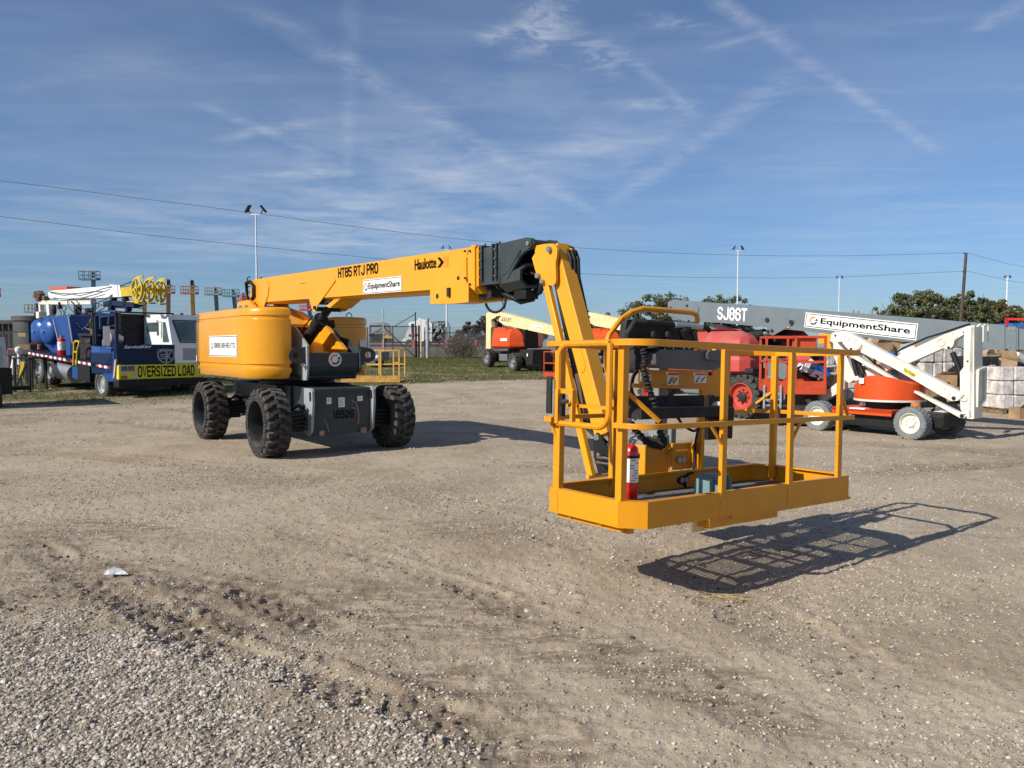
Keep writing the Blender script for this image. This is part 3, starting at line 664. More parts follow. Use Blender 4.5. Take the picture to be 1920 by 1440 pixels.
# ---------------- grass ----------------
def blades(name, x, y, h, m_, lean=.5, wd=.006, zf=None):
    n = len(x); K = 3; x = np.repeat(x, K)+rng.normal(0, .025, n*K); y = np.repeat(y, K)+rng.normal(0, .025, n*K); h = np.repeat(h, K)*(.6+.6*rng.random(n*K)); n *= K
    a = rng.random(n)*2*math.pi; z = (zf or gzh)(x, y)
    dx, dy = np.cos(a), np.sin(a); l = (rng.random(n)*lean)*h; b = rng.random(n)*2*math.pi
    w_ = wd*(1+.08*y)
    p0 = np.stack([x-dx*w_, y-dy*w_, z-.01], -1); p1 = np.stack([x+dx*w_, y+dy*w_, z-.01], -1); p2 = np.stack([x+np.cos(b)*l, y+np.sin(b)*l, z+h], -1)
    co = np.stack([p0, p1, p2], 1).reshape(-1, 3); f = np.arange(n*3).reshape(-1, 3)
    o = npmesh(name, co, f, m_); o['kind'] = 'stuff'; return o
def leafmat(name, cols, rough=.6, trans=.25):
    m_ = bpy.data.materials.new(name); m_.use_nodes = True; T = NT(m_.node_tree); b = T.n['Principled BSDF']
    rnd = T.node('ShaderNodeNewGeometry').outputs['Random Per Island']
    cr = T.node('ShaderNodeValToRGB'); T.put(cr.inputs[0], rnd); e = cr.color_ramp.elements
    e[0].color = (*cols[0], 1); e[1].color = (*cols[-1], 1)
    for i, c_ in enumerate(cols[1:-1]): q = e.new((i+1)/(len(cols)-1)); q.color = (*c_, 1)
    T.put(b.inputs['Base Color'], cr.outputs[0]); b.inputs['Roughness'].default_value = rough; b.inputs['Specular IOR Level'].default_value = .3
    tr = T.node('ShaderNodeBsdfTranslucent'); T.put(tr.inputs[0], cr.outputs[0]); mx = T.node('ShaderNodeMixShader'); mx.inputs[0].default_value = trans
    T.l.new(b.outputs[0], mx.inputs[1]); T.l.new(tr.outputs[0], mx.inputs[2]); T.l.new(mx.outputs[0], T.n['Material Output'].inputs[0]); return m_
gmt = leafmat('grass_blade', [(.050, .080, .016), (.085, .115, .028), (.14, .15, .05), (.24, .20, .10)])
x, y = scatter(110000, 20, 46, lambda x, y: grassm(x, y)*sst(fbm(x, y, .8, 4), -.55, .25), .72)
blades('grass', x, y, .025+.045*rng.random(len(x)), gmt, wd=.004)
x, y = scatter(30000, 46, 62, lambda x, y: grassm(x, y)*.9, .3)
blades('grass', x, y, .05+.08*rng.random(len(x)), gmt, wd=.005)
# ---------------- main yellow boom lift ----------------
YAW = R(37.17); OX, OY = -3.605, 12.873
F = Fr((OX, OY, 0), YAW)
lift = thing('boom_lift', 'big yellow telescopic boom lift with a drooping jib, alone in the middle of the yard', 'boom lift', F.M)
def L(s, t, z): return Vector((s, -t, z))
# chassis
c = MB()
zt = .985
c.prism([L(-.46, 1.745, .30), L(-.46, 1.745, zt), L(-.46, .95, zt+.02), L(-.46, .95, .42), L(-.46, 1.3, .30)], (.92, 0, 0))
c.prism([L(-.50, 1.0, .55), L(-.50, 1.0, 1.0), L(-.50, -1.75, 1.0), L(-.50, -1.75, .55)], (1.0, 0, 0))
c.prism([L(-.62, .75, .78), L(-.62, .75, 1.0), L(-.62, -1.2, 1.0), L(-.62, -1.2, .78)], (1.24, 0, 0))
c.bb(L(-.38, 1.0, .36), L(.38, -1.7, .56))
c.beam(L(-.47, 1.755, .955), L(.47, 1.755, .955), .05, .02, (0, 0, 1))
chassis = c.build('chassis', grey, lift, bevel=.012)
for s in (-1, 1):
    y0 = []
    prof = [(1.55, .99), (1.80, .995), (1.86, .96), (1.87, .78), (1.84, .60), (1.80, .36), (1.70, .29), (1.55, .34)]
    m_ = MB(); m_.prism([L(s*.47, t, z) for t, z in prof], (s*.035, 0, 0)); 
    m_.build('tie_down_plate', lgrey, chassis, bevel=.006)
    MB().prism([L(s*.4705+s*.036, t, z) for t, z in [(1.755, .94), (1.82, .94), (1.825, .82), (1.77, .80)]], (s*.004, 0, 0)).prism([L(s*.469-s*.002, t, z) for t, z in [(1.765, .94), (1.82, .94), (1.825, .82), (1.77, .80)]], (-s*.003, 0, 0)).build('slot', blk, chassis)
q = (L(-.42, 1.752, .33), L(.42, 1.752, .33), L(-.42, 1.752, .98))
for s, z, w_, h_ in ((-.2, .80, .075, .095), (0.0, .77, .10, .145), (.30, .815, .085, .075)):
    st_ = MB().bb((s-w_/2, -1.749, z-h_/2), (s+w_/2, -1.7525, z+h_/2)).build('sticker', stick, chassis)
    m_ = MB()
    for k in range(int(h_/.014)-2): m_.bb((s-w_*.38, -1.7525, z+h_/2-.018-k*.014), (s+w_*(.38-.2*((k*7) % 3)/2), -1.7535, z+h_/2-.024-k*.014))
    m_.build('print_lines', lgrey, chassis)
text('number_lettering', '16526', ink, chassis, L(-.135, 1.7455, .53), L(.20, 1.7455, .53), L(-.135, 1.7455, .65), bold=.04, ext=.003)
m_ = MB(); pts = [(.17, .80), (.20, .76), (.235, .755), (.25, .72), (.255, .66), (.275, .60), (.28, .53), (.265, .43)]
for i in range(len(pts)-1): m_.beam(L(pts[i][0], 1.749, pts[i][1]), L(pts[i+1][0], 1.749, pts[i+1][1]), .014, .004, (1, 0, 0))
m_.beam(L(.17, 1.749, .69), L(.23, 1.749, .66), .01, .004, (0, 0, 1)); m_.beam(L(-.27, 1.749, .52), L(-.20, 1.749, .33), .009, .004, (1, 0, 0)); m_.beam(L(-.23, 1.749, .47), L(-.20, 1.749, .33), .009, .004, (1, 0, 0))
each(m_, 'mud_streak', mat('dried_mud', (.32, .22, .12), .9), chassis)
m_ = MB().box(L(-.33, 1.77, .335), (.08, .05, .08)).box(L(.34, 1.77, .335), (.09, .05, .09)); each(m_, 'worn_bracket', mat('worn_bracket', (.30, .20, .12), .7, var=.4, dust=.4), chassis, bevel=.01)
# axles
for t in (1.44, -1.44):
    m_ = MB(); m_.cyl(L(-.86, t, .5), L(.86, t, .5), .10, 16)
    for s in (-1, 1):
        m_.box(L(s*.62, t, .5), (.20, .26, .30)); m_.cyl(L(s*.72, t, .32), L(s*.72, t, .70), .065, 12); m_.box(L(s*.80, t, .5), (.14, .2, .24))
        m_.beam(L(s*.35, t+.18, .56), L(s*.8, t+.16, .52), .06, .05); m_.beam(L(s*.4, t-.18, .5), L(s*.8, t-.16, .52), .05, .05)
        for k in range(3): m_.tube([L(s*.45, t+.1, .62+.03*k), L(s*.60, t+.14, .72+.02*k), L(s*.74, t+.02, .62)], .014, 6)
        for k in range(5): m_.cyl(L(s*.49, t+.24, .40+.055*k), L(s*.84, t+.20, .38+.055*k), .014, 6)
    m_.build('axle', dgrey, lift, bevel=.01)
    MB().cyl(L(-.52, t+.02, .60), L(.52, t+.02, .60), .035, 10).build('steering_cylinder', steel, lift)
# wheels
def big_wheel(name='wheel'):
    m_ = MB(); c0 = Vector((0, 0, 0)); ax = Vector((-1, 0, 0))
    m_.lathe([(.335, .14), (.322, .17), (.31, .13), (.31, -.11), (.12, -.12), (.12, -.08), (.001, -.08)], c0, ax, 40)
    m_.lathe([(.335, -.14), (.322, -.165), (.30, -.14), (.30, -.135), (.001, -.135)], c0, ax, 40)
    for k in range(10): a = 6.283*k/10; m_.cyl((.10, .20*math.cos(a), .20*math.sin(a)), (.13-.0+.0-.05, .20*math.cos(a), .20*math.sin(a)), .018, 6)
    m_.lathe([(.15, -.135), (.15, -.19), (.10, -.22), (.001, -.22)], c0, ax, 20)
    w_ = m_.build(name, dgrey, lift); tyre(MB(), (0, 0, 0), (-1, 0, 0), .5, .37, 21, lug_h=.048).build('tyre', rub, w_, bevel=0)
    return w_
w0 = big_wheel()
w0.location = L(-1.0, 1.44, .495); w0.rotation_euler = (R(8), 0, 0)
for s, t, a, rx in ((-1, -1.44, 0, 33), (1, 1.44, math.pi, 14), (1, -1.44, math.pi, 51)):
    o = w0.copy(); COL.objects.link(o); o.location = L(s*1.0, t, .495); o.rotation_euler = (R(rx), 0, a)
    for ch in [x for x in bpy.data.objects if x.parent == w0]: d = ch.copy(); COL.objects.link(d); d.parent = o
# turntable and turret
MB().cyl(L(0, 0, .97), L(0, 0, 1.10), .56, 40).cyl(L(0, 0, 1.0), L(0, 0, 1.05), .62, 40).build('slew_ring', dgrey, lift)
m_ = MB(); m_.prism([L(-.45, 1.3, 1.10), L(.45, 1.3, 1.10), L(.95, .3, 1.10), L(1.0, -1.5, 1.10), L(-1.0, -1.5, 1.10), L(-.95, .3, 1.10)], (0, 0, .07))
turret = m_.build('turret', dgrey, lift, bevel=.01)
m_ = MB(); m_.prism([L(-.41, 1.45, 1.23), L(-.41, 1.49, 1.30), L(-.41, 1.49, 1.505), L(-.41, 1.39, 1.51), L(-.41, 1.3, 1.14), L(-.41, 1.36, 1.13)], (.82, 0, 0))
m_.bb(L(-.41, 1.38, 1.13), L(.41, .55, 1.16)); bump = m_.build('front_plate', grey, lift, bevel=.008)
cc = L(0.02, 1.49, 1.405); q = (cc+Vector((-.105, -.003, -.105)), cc+Vector((.105, -.003, -.105)), cc+Vector((-.105, -.003, .105)))
MB().lathe([(.001, .003), (.105, .003), (.105, 0)], cc, (0, -1, 0), 36, smooth=False).build('round_sticker', stick, bump); gear('emblem', bump, q, .5, .5, .40, ext=.004)
for s in (-1, 1):
    m_ = MB()
    pr = [(1.50, 1.10), (1.55, 1.28), (1.55, 1.62), (1.12, 1.88), (.6, 2.02), (.2, 2.02), (.2, 1.12), (1.1, 1.10)] if s < 0 else [(1.50, 1.22), (1.54, 1.28), (1.53, 1.52), (1.45, 1.64), (1.2, 1.60), (1.1, 1.72), (.8, 1.76), (.6, 1.9), (.3, 1.9), (.2, 1.12), (1.1, 1.12)]
    m_.prism([L(s*.415, t, z) for t, z in pr], (s*.03, 0, 0)); pl = m_.build('side_plate', lgrey if s < 0 else grey, turret, bevel=.006)
    m_ = MB()   # lifting eye with a real hole
    ct = L(s*.56, 1.49, 1.47); K = 28; out, inn = [], []
    for k in range(K):
        a = 2*math.pi*k/K; ca, sa = math.cos(a), math.sin(a)
        rx = .145 if ca*s > 0 else .145
        o_ = Vector((ca*rx, 0, sa*.115)); 
        if ca*s < -.25: o_ = Vector((-s*.145, 0, max(-.135, min(.135, sa*.25))))
        out.append(ct+o_); inn.append(ct+Vector((ca*.062+s*.02, 0, sa*.052)))
    for y_ in (0, .028): m_.add([p+Vector((0, y_, 0)) for p in out+inn], [((k, (k+1) % K, K+(k+1) % K, K+k) if y_ == 0 else (K+k, K+(k+1) % K, (k+1) % K, k)) for k in range(K)])
    for ring in (out, inn): m_.add(ring+[p+Vector((0, .028, 0)) for p in ring], [(k, K+k, K+(k+1) % K, (k+1) % K) for k in range(K)])
    m_.build('lifting_eye', grey, turret)
    each(MB().cyl(L(s*.50, 1.45, 1.33), L(s*.50, 1.53, 1.33), .016, 8).cyl(L(s*.46, 1.48, 1.30), L(s*.46, 1.56, 1.30), .016, 8), 'bolt', steel, turret)
def arcpts(cx, cy, r, a0, a1, n): return [(cx+r*math.cos(R(a0+(a1-a0)*k/n)), cy+r*math.sin(R(a0+(a1-a0)*k/n))) for k in range(n+1)]
LV = [(1.125, .045), (1.135, .03), (1.20, .018), (1.235, 0), (1.285, 0), (1.29, .02), (1.335, .02), (1.345, 0), (1.92, 0), (1.928, .02), (1.97, .02), (1.98, .003), (2.05, .006), (2.078, .018), (2.092, .035), (2.10, .07)]
LV1 = [(z+.085*(z > 1.5), i_) for z, i_ in LV]
# left cowl (outline in local x,y ; y=-t), counter-clockwise
lc = [(-.55, 1.52), (-1.06, 1.52)]+arcpts(-1.06, 1.38, .14, 90, 180, 4)+[(-1.2, .6), (-1.2, 0.0), (-1.2, -.8)]+arcpts(-.64, -.80, .56, 180, 262, 10)[1:]+[(-.61, -1.36), (-.60, -.8), (-.60, 0)]
cowl = MB().loft(lc, LV1).build('cowl', yelc, lift, angle=50)
MB().prism([(-1.203, 1.335, 1.14), (-1.203, 1.343, 1.14), (-1.203, 1.343, 2.15), (-1.203, 1.335, 2.15)], (.01, 0, 0)).build('panel_gap', blk, cowl)
rc = [(.5, 1.52), (.5, -.42)]+arcpts(.86, -.12, .345, 265, 360, 8)+[(1.205, .3), (1.2, 1.38)]+arcpts(1.06, 1.38, .14, 0, 90, 4)
cowl2 = MB().loft(rc, LV).build('cowl', yelc, lift, angle=50)
MB().bb((.93, -.475, 1.60), (1.06, -.45, 1.72)).build('sticker', stick, cowl2)
MB().tube([(1.0, .2, 2.08), (1.0, .2, 2.16), (1.0, .08, 2.2), (1.0, -.02, 2.16), (1.0, -.04, 2.08)], .008, 6).build('lifting_hoop', dgrey, cowl2)
m_ = MB(); m_.bb((.47, -.40, 1.25), (.498, 1.4, 2.04)); m_.build('engine_screen', blkd, cowl2)
m_ = MB()
for k in range(9): m_.bb((.462, -.32+.15*k, 1.62), (.47, -.25+.15*k, 1.95))
m_.build('louvre', dgrey, cowl2)
# counterweight
cw = [(-1.10, 1.53), (1.10, 1.53)]; cw = [(1.13, 1.53), (1.16, 1.60)]+arcpts(.9, 1.62, .26, 0, 70, 4)+[(.3, 1.98), (-.3, 1.98)]+arcpts(-.9, 1.62, .26, 110, 180, 4)+[(-1.16, 1.60), (-1.13, 1.53)]
cw = [(-1.19, 1.535)]+[(x, y) for x, y in cw[::-1]][2:-2]+[(1.19, 1.535)]
cw = cw[::-1]
MB().loft(cw, [(1.14, .10), (1.18, .03), (1.28, 0), (2.0, 0), (2.06, .03), (2.09, .08)]).build('counterweight', lgrey, lift, angle=50)
# decal on the left cowl
q = (F.X(392.5, 658, -1.2035), F.X(445, 664.5, -1.2035), F.X(392.5, 622.5, -1.2035))
q = (Vector((-1.2035, q[0].y, 1.44)), Vector((-1.2035, q[1].y, 1.44)), Vector((-1.2035, q[0].y, 1.775)))
pd = plate('sign_plate', stick, cowl, q, .003, frame=ink)
text_in('phone_lettering', '(888) 80-RENTS', ink, pd, q, .20, .93, .42, .66, bold=.03, ext=.006); gear('emblem', pd, q, .115, .53, .17, ext=.006)
MB().bb(Vector((-1.204, 1.5, 1.35)), Vector((-1.2, 1.47, 1.45))).build('sticker', stick, cowl)
# mast plates (yellow) holding the boom
def pl(pts, s, th): return [F.X(px, py, s) for px, py in pts]
for s in (-.33, .27):
    m_ = MB(); pr = [(-1.98, 2.10), (-2.0, 2.36), (-1.9, 2.43), (-1.35, 2.43), (-1.1, 2.30), (-.3, 2.12), (.45, 1.86), (1.30, 1.52), (1.30, 1.36), (.4, 1.2), (-1.7, 1.2)]
    if s > 0: pr = [(-1.98, 2.10), (-2.0, 2.36), (-1.9, 2.43), (-1.35, 2.43), (-1.1, 2.30), (-.5, 2.2), (.12, 2.02), (.62, 1.92), (1.28, 1.56), (1.28, 1.36), (.4, 1.2), (-1.7, 1.2)]
    m_.prism([L(s, t, z) for t, z in pr], (.06, 0, 0)); m_.build('mast_plate', yel, lift, bevel=.008)
m_ = MB(); m_.prism([L(-.27, .3, 1.72), L(-.27, 1.2, 1.30), L(-.27, 1.2, 1.24), L(-.27, .3, 1.5)], (.54, 0, 0)); m_.bb(L(-.27, -1.6, 1.25), L(.27, -1.5, 2.2)); m_.prism([L(-.27, -.9, 2.25), L(-.27, -.1, 1.98), L(-.27, -.1, 1.93), L(-.27, -.9, 2.2)], (.54, 0, 0)); m_.build('mast_web', yel, lift)
MB().cyl(L(-.36, -1.78, 2.30), L(.36, -1.78, 2.30), .055, 16).cyl(L(-.36, -1.45, 2.30), L(.36, -1.45, 2.30), .045, 16).build('pivot_pin', steel, lift)
# main boom
def btop(t): return 2.784-.01935*(t+.25)
HB = .455
m_ = MB(); a, b = -1.45, 5.64; m_.prism([L(-.2, a, btop(a)), L(-.2, b, btop(b)), L(-.2, b, btop(b)-HB+.03), L(-.2, a+.3, btop(a)-HB+.03)], (.4, 0, 0))
m_.prism([L(-.18, a+.3, btop(a)-HB+.03), L(-.18, b, btop(b)-HB+.03), L(-.15, b, btop(b)-HB), L(-.15, a+.3, btop(a)-HB)], (.36, 0, 0))
boom = m_.build('boom', yel, lift, bevel=.012)
m_ = MB()
for s in (-.2, .2):
    sg = -1 if s < 0 else 1
    # triangular clevis plates
    m_.prism([L(s, t, z) for t, z in [(.92, btop(1)-.20), (1.04, btop(1)-.16), (2.0, btop(2)-.135), (2.05, btop(2)-.19), (1.40, 2.22), (1.32, 2.13), (1.22, 2.14)]], (sg*.014, 0, 0))
    m_.prism([L(s, t, z) for t, z in [(-1.55, btop(-1.4)-.02), (-.75, btop(-.75)-.06), (-.66, btop(-.7)-.16), (-.72, btop(-.7)-.32), (-.98, 2.24), (-1.5, 2.24), (-1.62, 2.5)]], (sg*.016, 0, 0))
    m_.prism([L(s, t, z) for t, z in [(5.48, btop(5.5)-.01), (5.60, btop(5.6)+.005), (5.60, btop(5.6)-HB-.02), (5.48, btop(5.5)-HB+.04)]], (sg*.022, 0, 0))
    m_.bb(L(s, 5.40, btop(5.4)-.10), L(s+sg*.018, 5.43, btop(5.4)-.40))
m_.bb(L(-.222, 5.52, btop(5.5)+.012), L(.222, 5.62, btop(5.5)-.01)); m_.prism([L(-.222, 5.52, btop(5.5)-HB+.02), L(-.14, 5.52, btop(5.5)-HB-.05), L(.14, 5.52, btop(5.5)-HB-.05), L(.222, 5.52, btop(5.5)-HB+.02)], (0, -.12, 0))
each(m_, 'reinforcing_plate', yel, boom, bevel=.004)
m_ = MB()
for t, dz in ((1.33, -.565), (5.43, -.04), (5.52, -.045), (5.43, -.33), (5.52, -.40)): m_.cyl(L(-.222 if t > 2 else -.214, t, btop(t)+dz), L(-.245, t, btop(t)+dz), .028 if t < 2 else .011, 12)
each(m_, 'pin', dgrey, boom)
MB().prism([L(-.2006, 5.22, btop(5.2)-.30), L(-.2006, 5.27, btop(5.2)-.30), L(-.2006, 5.27, btop(5.2)-.34), L(-.2006, 5.22, btop(5.2)-.34)], (-.001, 0, 0)).build('slot', blk, boom)
m_ = MB(); m_.beam(L(-.205, .7, btop(.7)-.165), L(-.205, 1.9, btop(1.9)-.165), .012, .012); m_.build('weld_bead', yel, boom)
# lower clamp boxes under the boom nose
m_ = MB(); za = btop(5)-HB; m_.prism([L(-.235, 4.70, za+.05), L(-.235, 5.50, za+.06), L(-.235, 5.50, za-.145), L(-.235, 5.2, za-.15), L(-.235, 4.70, za-.13)], (.14, 0, 0)); m_.prism([L(.09, 4.9, za+.03), L(.09, 5.75, za+.03), L(.09, 5.75, za-.12), L(.09, 4.9, za-.13)], (.14, 0, 0))
cl_ = each(m_, 'hose_box', yel, boom, bevel=.006)[0]; each(MB().bb(L(-.09, 5.3, za), L(.09, 5.72, za-.10)).box(L(-.25, 5.12, za-.02), (.02, .05, .10)).cyl(L(-.236, 4.86, za-.05), L(-.238, 4.86, za-.05), .03, 12), 'hose_clamp', dgrey, cl_)
MB().tube([*[L(-.1+.1*k/16, 5.74-.11*math.cos(math.pi*k/16), za-.16-.10*math.sin(math.pi*k/16)-.0) for k in range(17)], L(0, 5.86, za)], .014, 8).tube([L(.02, 5.74, za-.1), L(.03, 5.80, za-.22), L(.02, 5.85, za-.10), L(.0, 5.86, za+.05)], .006, 6).tube([L(.1, 5.8, za-.0), L(.1, 6.1, za-.06), L(.1, 6.3, za+.05)], .012, 6).build('hose', blk, boom)
# lettering on the boom side
def bq(px0, yb0, px1, yb1, yt0): 
    a = F.X(px0, yb0, -.2035); b = F.X(px1, yb1, -.2035); c_ = F.X(px0, yt0, -.2035); return a, b, c_
a, b, c_ = bq(634, 521.5, 709, 515, 503); b.z = a.z-.01935*(a.y-b.y); text('model_lettering', 'HT85 RTJ PRO', ink, boom, a, b, Vector((a.x, a.y, c_.z)), bold=.05, ext=.002)
a, b, c_ = bq(777.5, 507, 818, 502.5, 486.5); b.z = a.z-.01935*(a.y-b.y); text('maker_lettering', 'Haulotte', ink, boom, a, b, Vector((a.x, a.y, c_.z)), bold=.022, ext=.002)
m_ = MB(); A = F.X(820, 502, -.2035); B_ = F.X(840, 500, -.2035); h = .115; w_ = (A.y-B_.y)
q0 = lambda u, v: Vector((-.2045, A.y-w_*u, A.z+h*v-.02*u*w_))
m_.add([q0(.40, 0), q0(1.0, 0), q0(1.0, 1), q0(.40, 1), q0(.72, .5)], [(0, 1, 2, 3, 4)], 1); m_.add([q0(.0, 0)+Vector((-.001, 0, 0)), q0(.26, 0)+Vector((-.001, 0, 0)), q0(.62, .5)+Vector((-.001, 0, 0)), q0(.26, 1)+Vector((-.001, 0, 0)), q0(0, 1)+Vector((-.001, 0, 0)), q0(.34, .5)+Vector((-.001, 0, 0))], [(0, 1, 2, 5), (5, 2, 3, 4)], 0)
m_.build('maker_emblem', [ink, mat('orange_patch', (.85, .27, .02), .4)], boom)
a, b, c_ = bq(681, 552, 753.5, 545, 525); b.z = a.z-.01935*(a.y-b.y); q = (a, b, Vector((a.x, a.y, c_.z)))
pd = plate('sign_plate', stick, boom, q, .003, frame=ink); text_in('sign_lettering', 'EquipmentShare', ink, pd, q, .155, .96, .22, .75, bold=.020, ext=.006); gear('emblem', pd, q, .085, .5, .27, ext=.006)
# rear hoses and ladder-like guard
m_ = MB()
for k, o_ in enumerate((0, .035, .07)): m_.tube([L(-.22-o_*.3, -1.62, 2.38), L(-.24-o_*.3, -1.75+o_, 2.60), L(-.24-o_*.3, -1.72, 2.74+o_*.3), L(-.235-o_*.3, -1.5, 2.76+o_*.3), L(-.235-o_*.3, -1.32-o_*.4, 2.68), L(-.235-o_*.3, -1.32-o_*.4, 2.50), L(-.235, -1.52, 2.44)], .020, 8)
each(m_, 'hose', blk, lift)
m_ = MB()
for s in (-.2, .02):
    m_.tube([L(s, -1.78, 2.3), L(s, -1.80, 2.86), L(s, -1.66, 2.87)], .012, 6)
for k in range(5): m_.tube([L(-.2, -1.79, 2.4+.1*k), L(.02, -1.79, 2.4+.1*k)], .009, 6)
m_.build('hose_guard', dgrey, lift)
MB().box(L(-.05, -1.62, 2.5), (.2, .14, .42)).cyl(L(-.28, -1.72, 2.34), L(.1, -1.72, 2.34), .07, 12).build('valve_block', dgrey, lift, bevel=.01)
# lift cylinder
p0, p1 = L(0, 1.30, 2.17), L(0, -.10, 1.40); d = (p1-p0)
m_ = MB(); m_.cyl(p0+d*.20, p1, .095, 24).cyl(p0+d*.18, p0+d*.24, .115, 24).cyl(p0+d*.30, p0+d*.33, .108, 24); m_.cyl(p0+Vector((-.19, 0, 0)), p0+Vector((.19, 0, 0)), .035, 16); m_.bb(L(-.16, 1.1, 2.34), L(.16, 1.75, 2.25)).tube([p0+d*.25+Vector((-.1, 0, .1)), p0+d*.6+Vector((-.12, 0, .13)), p1+Vector((-.1, 0, .15))], .012, 6)
cy = m_.build('lift_cylinder', blkd, lift); MB().cyl(p0, p0+d*.2, .062, 20).build('rod', dgrey, cy)
m_ = MB(); m_.prism([L(-.17, 1.9, btop(1.9)-HB), L(-.17, 2.1, btop(2.1)-HB), L(-.17, 1.75, 2.17), L(-.17, 1.6, 2.2)], (.34, 0, 0)); m_.prism([L(.18, 1.0, 2.36), L(.18, 2.1, 2.34), L(.18, 1.5, 2.14), L(.18, 1.2, 2.14)], (.02, 0, 0)); m_.build('clevis', yel, boom)
# telescopic nose: sleeve and knuckle
m_ = MB(); m_.bb(L(-.17, 5.55, btop(5.7)-.02), L(.17, 5.98, btop(5.7)-HB+.04)); 
for t, g_ in ((5.67, .022), (5.86, .018), (5.93, .018)):
    x_ = .175+g_; m_.prism([L(-x_, t, btop(t)+.005), L(x_, t, btop(t)+.005), L(x_, t, btop(t)-HB+.09), L(x_*.6, t, btop(t)-HB+.0), L(-x_*.6, t, btop(t)-HB+.0), L(-x_, t, btop(t)-HB+.09)], (0, -.022, 0))
for t in (5.67, 5.93):
    for s in (-.14, .0, .14): m_.cyl(L(s, t+.01, btop(t)), L(s, t+.01, btop(t)+.028), .011, 6)
slv = m_.build('extension_sleeve', grey, lift, bevel=.005)
m_ = MB()
for t in (5.67, 5.93):
    for k in range(4): m_.cyl(L(-.19, t+.011, btop(t)-.06-.09*k), L(-.212, t+.011, btop(t)-.06-.09*k), .010, 6)
each(m_, 'bolt', steel, slv)
tp = btop(6)
m_ = MB()
for s in (-.165, .13): m_.prism([L(s, t, z) for t, z in [(5.95, tp-.0), (6.12, tp+.005), (6.42, tp+.015), (6.50, tp-.0), (6.535, tp-.05), (6.50, tp-.105), (6.40, tp-.115), (6.26, tp-.19), (6.12, tp-.31), (6.0, tp-.33), (5.95, tp-.30)]], (.035, 0, 0))
m_.bb(L(-.13, 5.95, tp-.01), L(.13, 6.25, tp-.035)); m_.bb(L(-.13, 5.95, tp), L(.13, 5.99, tp-.40))
K = 8; ang = [22.5+45*k for k in range(K)]
def octo(t, z, rx, rz): return [L(rx*math.cos(R(a))*1.08, t, z+rz*math.sin(R(a))*1.08) for a in ang]
o1 = octo(5.95, tp-.36, .16, .135); o2 = octo(6.30, tp-.345, .155, .125); o3 = octo(6.30, tp-.345, .12, .095); o4 = octo(6.05, tp-.345, .12, .095)
m_.add(o1+o2+o3+o4, [(r_*8+k, r_*8+(k+1) % 8, (r_+1)*8+(k+1) % 8, (r_+1)*8+k) for r_ in range(3) for k in range(8)])
m_.beam(L(-.15, 6.08, tp-.36), L(-.15, 6.34, tp-.10), .03, .05, (1, 0, 0))
m_.cyl(L(-.185, 6.475, tp-.052), L(.185, 6.475, tp-.052), .045, 18)
kn = m_.build('knuckle', grey, lift, bevel=.004)
MB().cyl(L(-.20, 6.475, tp-.052), L(.20, 6.475, tp-.052), .022, 12).build('pin', steel, kn)
MB().tube([L(.02, 5.9, tp-.52), L(.06, 6.15, tp-.56), L(.10, 6.3, tp-.50), L(.14, 6.34, tp-.38)], .035, 8).tube([L(-.02, 5.85, tp-.50), L(-.0, 6.12, tp-.60), L(.05, 6.25, tp-.58), L(.1, 6.28, tp-.42)], .028, 8).box(L(.02, 6.18, tp-.53), (.16, .2, .09)).build('hose', blk, kn)
p0, p1 = F.X(966, 505, 0), F.X(1011, 516.5, 0); m_ = MB(); m_.cyl(p0+(p0-p1)*.4, p0, .05, 16); cy = m_.build('jib_cylinder', dgrey, lift); MB().cyl(p0, p1, .022, 14).build('rod', chrome, cy)
# jib
jt, jb = L(0, 6.70, 2.565), L(0, 7.40, .80); jd = (jb-jt).normalized()
m_ = MB(); m_.beam(jt, jb, .155, .175, (1, 0, 0)); jib = m_.build('jib', yel, lift, bevel=.008)
m_ = MB()
hd = [F.X(px, py, -.13) for px, py in [(1001.5, 461), (1020, 457.5), (1036, 456.5), (1042, 460), (1045, 468), (1044, 480), (1041.5, 492), (1042, 508), (1042.5, 522), (1041, 531), (1036, 536), (1026, 534), (1014, 528), (1008, 520), (1003, 505), (997.5, 484), (1003.5, 474)]]
for s in (0, .2): m_.prism([p+Vector((s, 0, -.012 if s else 0)) for p in hd], (.028, 0, 0))
each(m_, 'jib_head', yel, jib, bevel=.006)
m_ = MB()
for px, py, r_ in ((1031, 467.5, .028), (1010, 517, .026), (1018.5, 528, .022)):
    a = F.X(px, py, -.135); m_.cyl(a+Vector((-.03, 0, 0)), a+Vector((.29, 0, 0)), r_, 16)
each(m_, 'pin', steel, jib)
# reinforcement near the jib middle (collar) and worn patch
m_ = MB(); a = F.X(1072, 660, -.085); m_.prism([F.X(px, py, -.079) for px, py in [(1078, 640), (1086, 640), (1098, 686), (1096, 695), (1090, 700), (1088, 694)]], (-.004, 0, 0)); m_.build('reinforcing_plate', yel, jib)
l0, l1 = F.X(1024, 526, -.10), F.X(1109, 893, -.10)
m_ = MB(); m_.beam(l0, l1, .05, .075, (1, 0, 0)); m_.cyl(l1+Vector((-.05, 0, 0)), l1+Vector((.22, 0, 0)), .022, 12); m_.build('levelling_link', yel, lift, bevel=.006)
hp = [F.X(px, py, .10) for px, py in [(1071, 470), (1079, 472), (1084, 486), (1085, 520), (1095, 566), (1110, 640), (1130, 724), (1146, 782), (1163, 800)]]
m_ = MB()
for k in range(3): m_.tube([p+Vector((-.035*k, .012*k, .0)) for p in hp], .019, 8)
hp2 = [F.X(px, py, -.02) for px, py in [(1040, 515), (1050, 570), (1064, 636), (1078, 700), (1088, 740), (1098, 800), (1130, 830)]]
m_.tube(hp2, .02, 8).tube([p+Vector((.05, 0, 0)) for p in hp2], .016, 8)
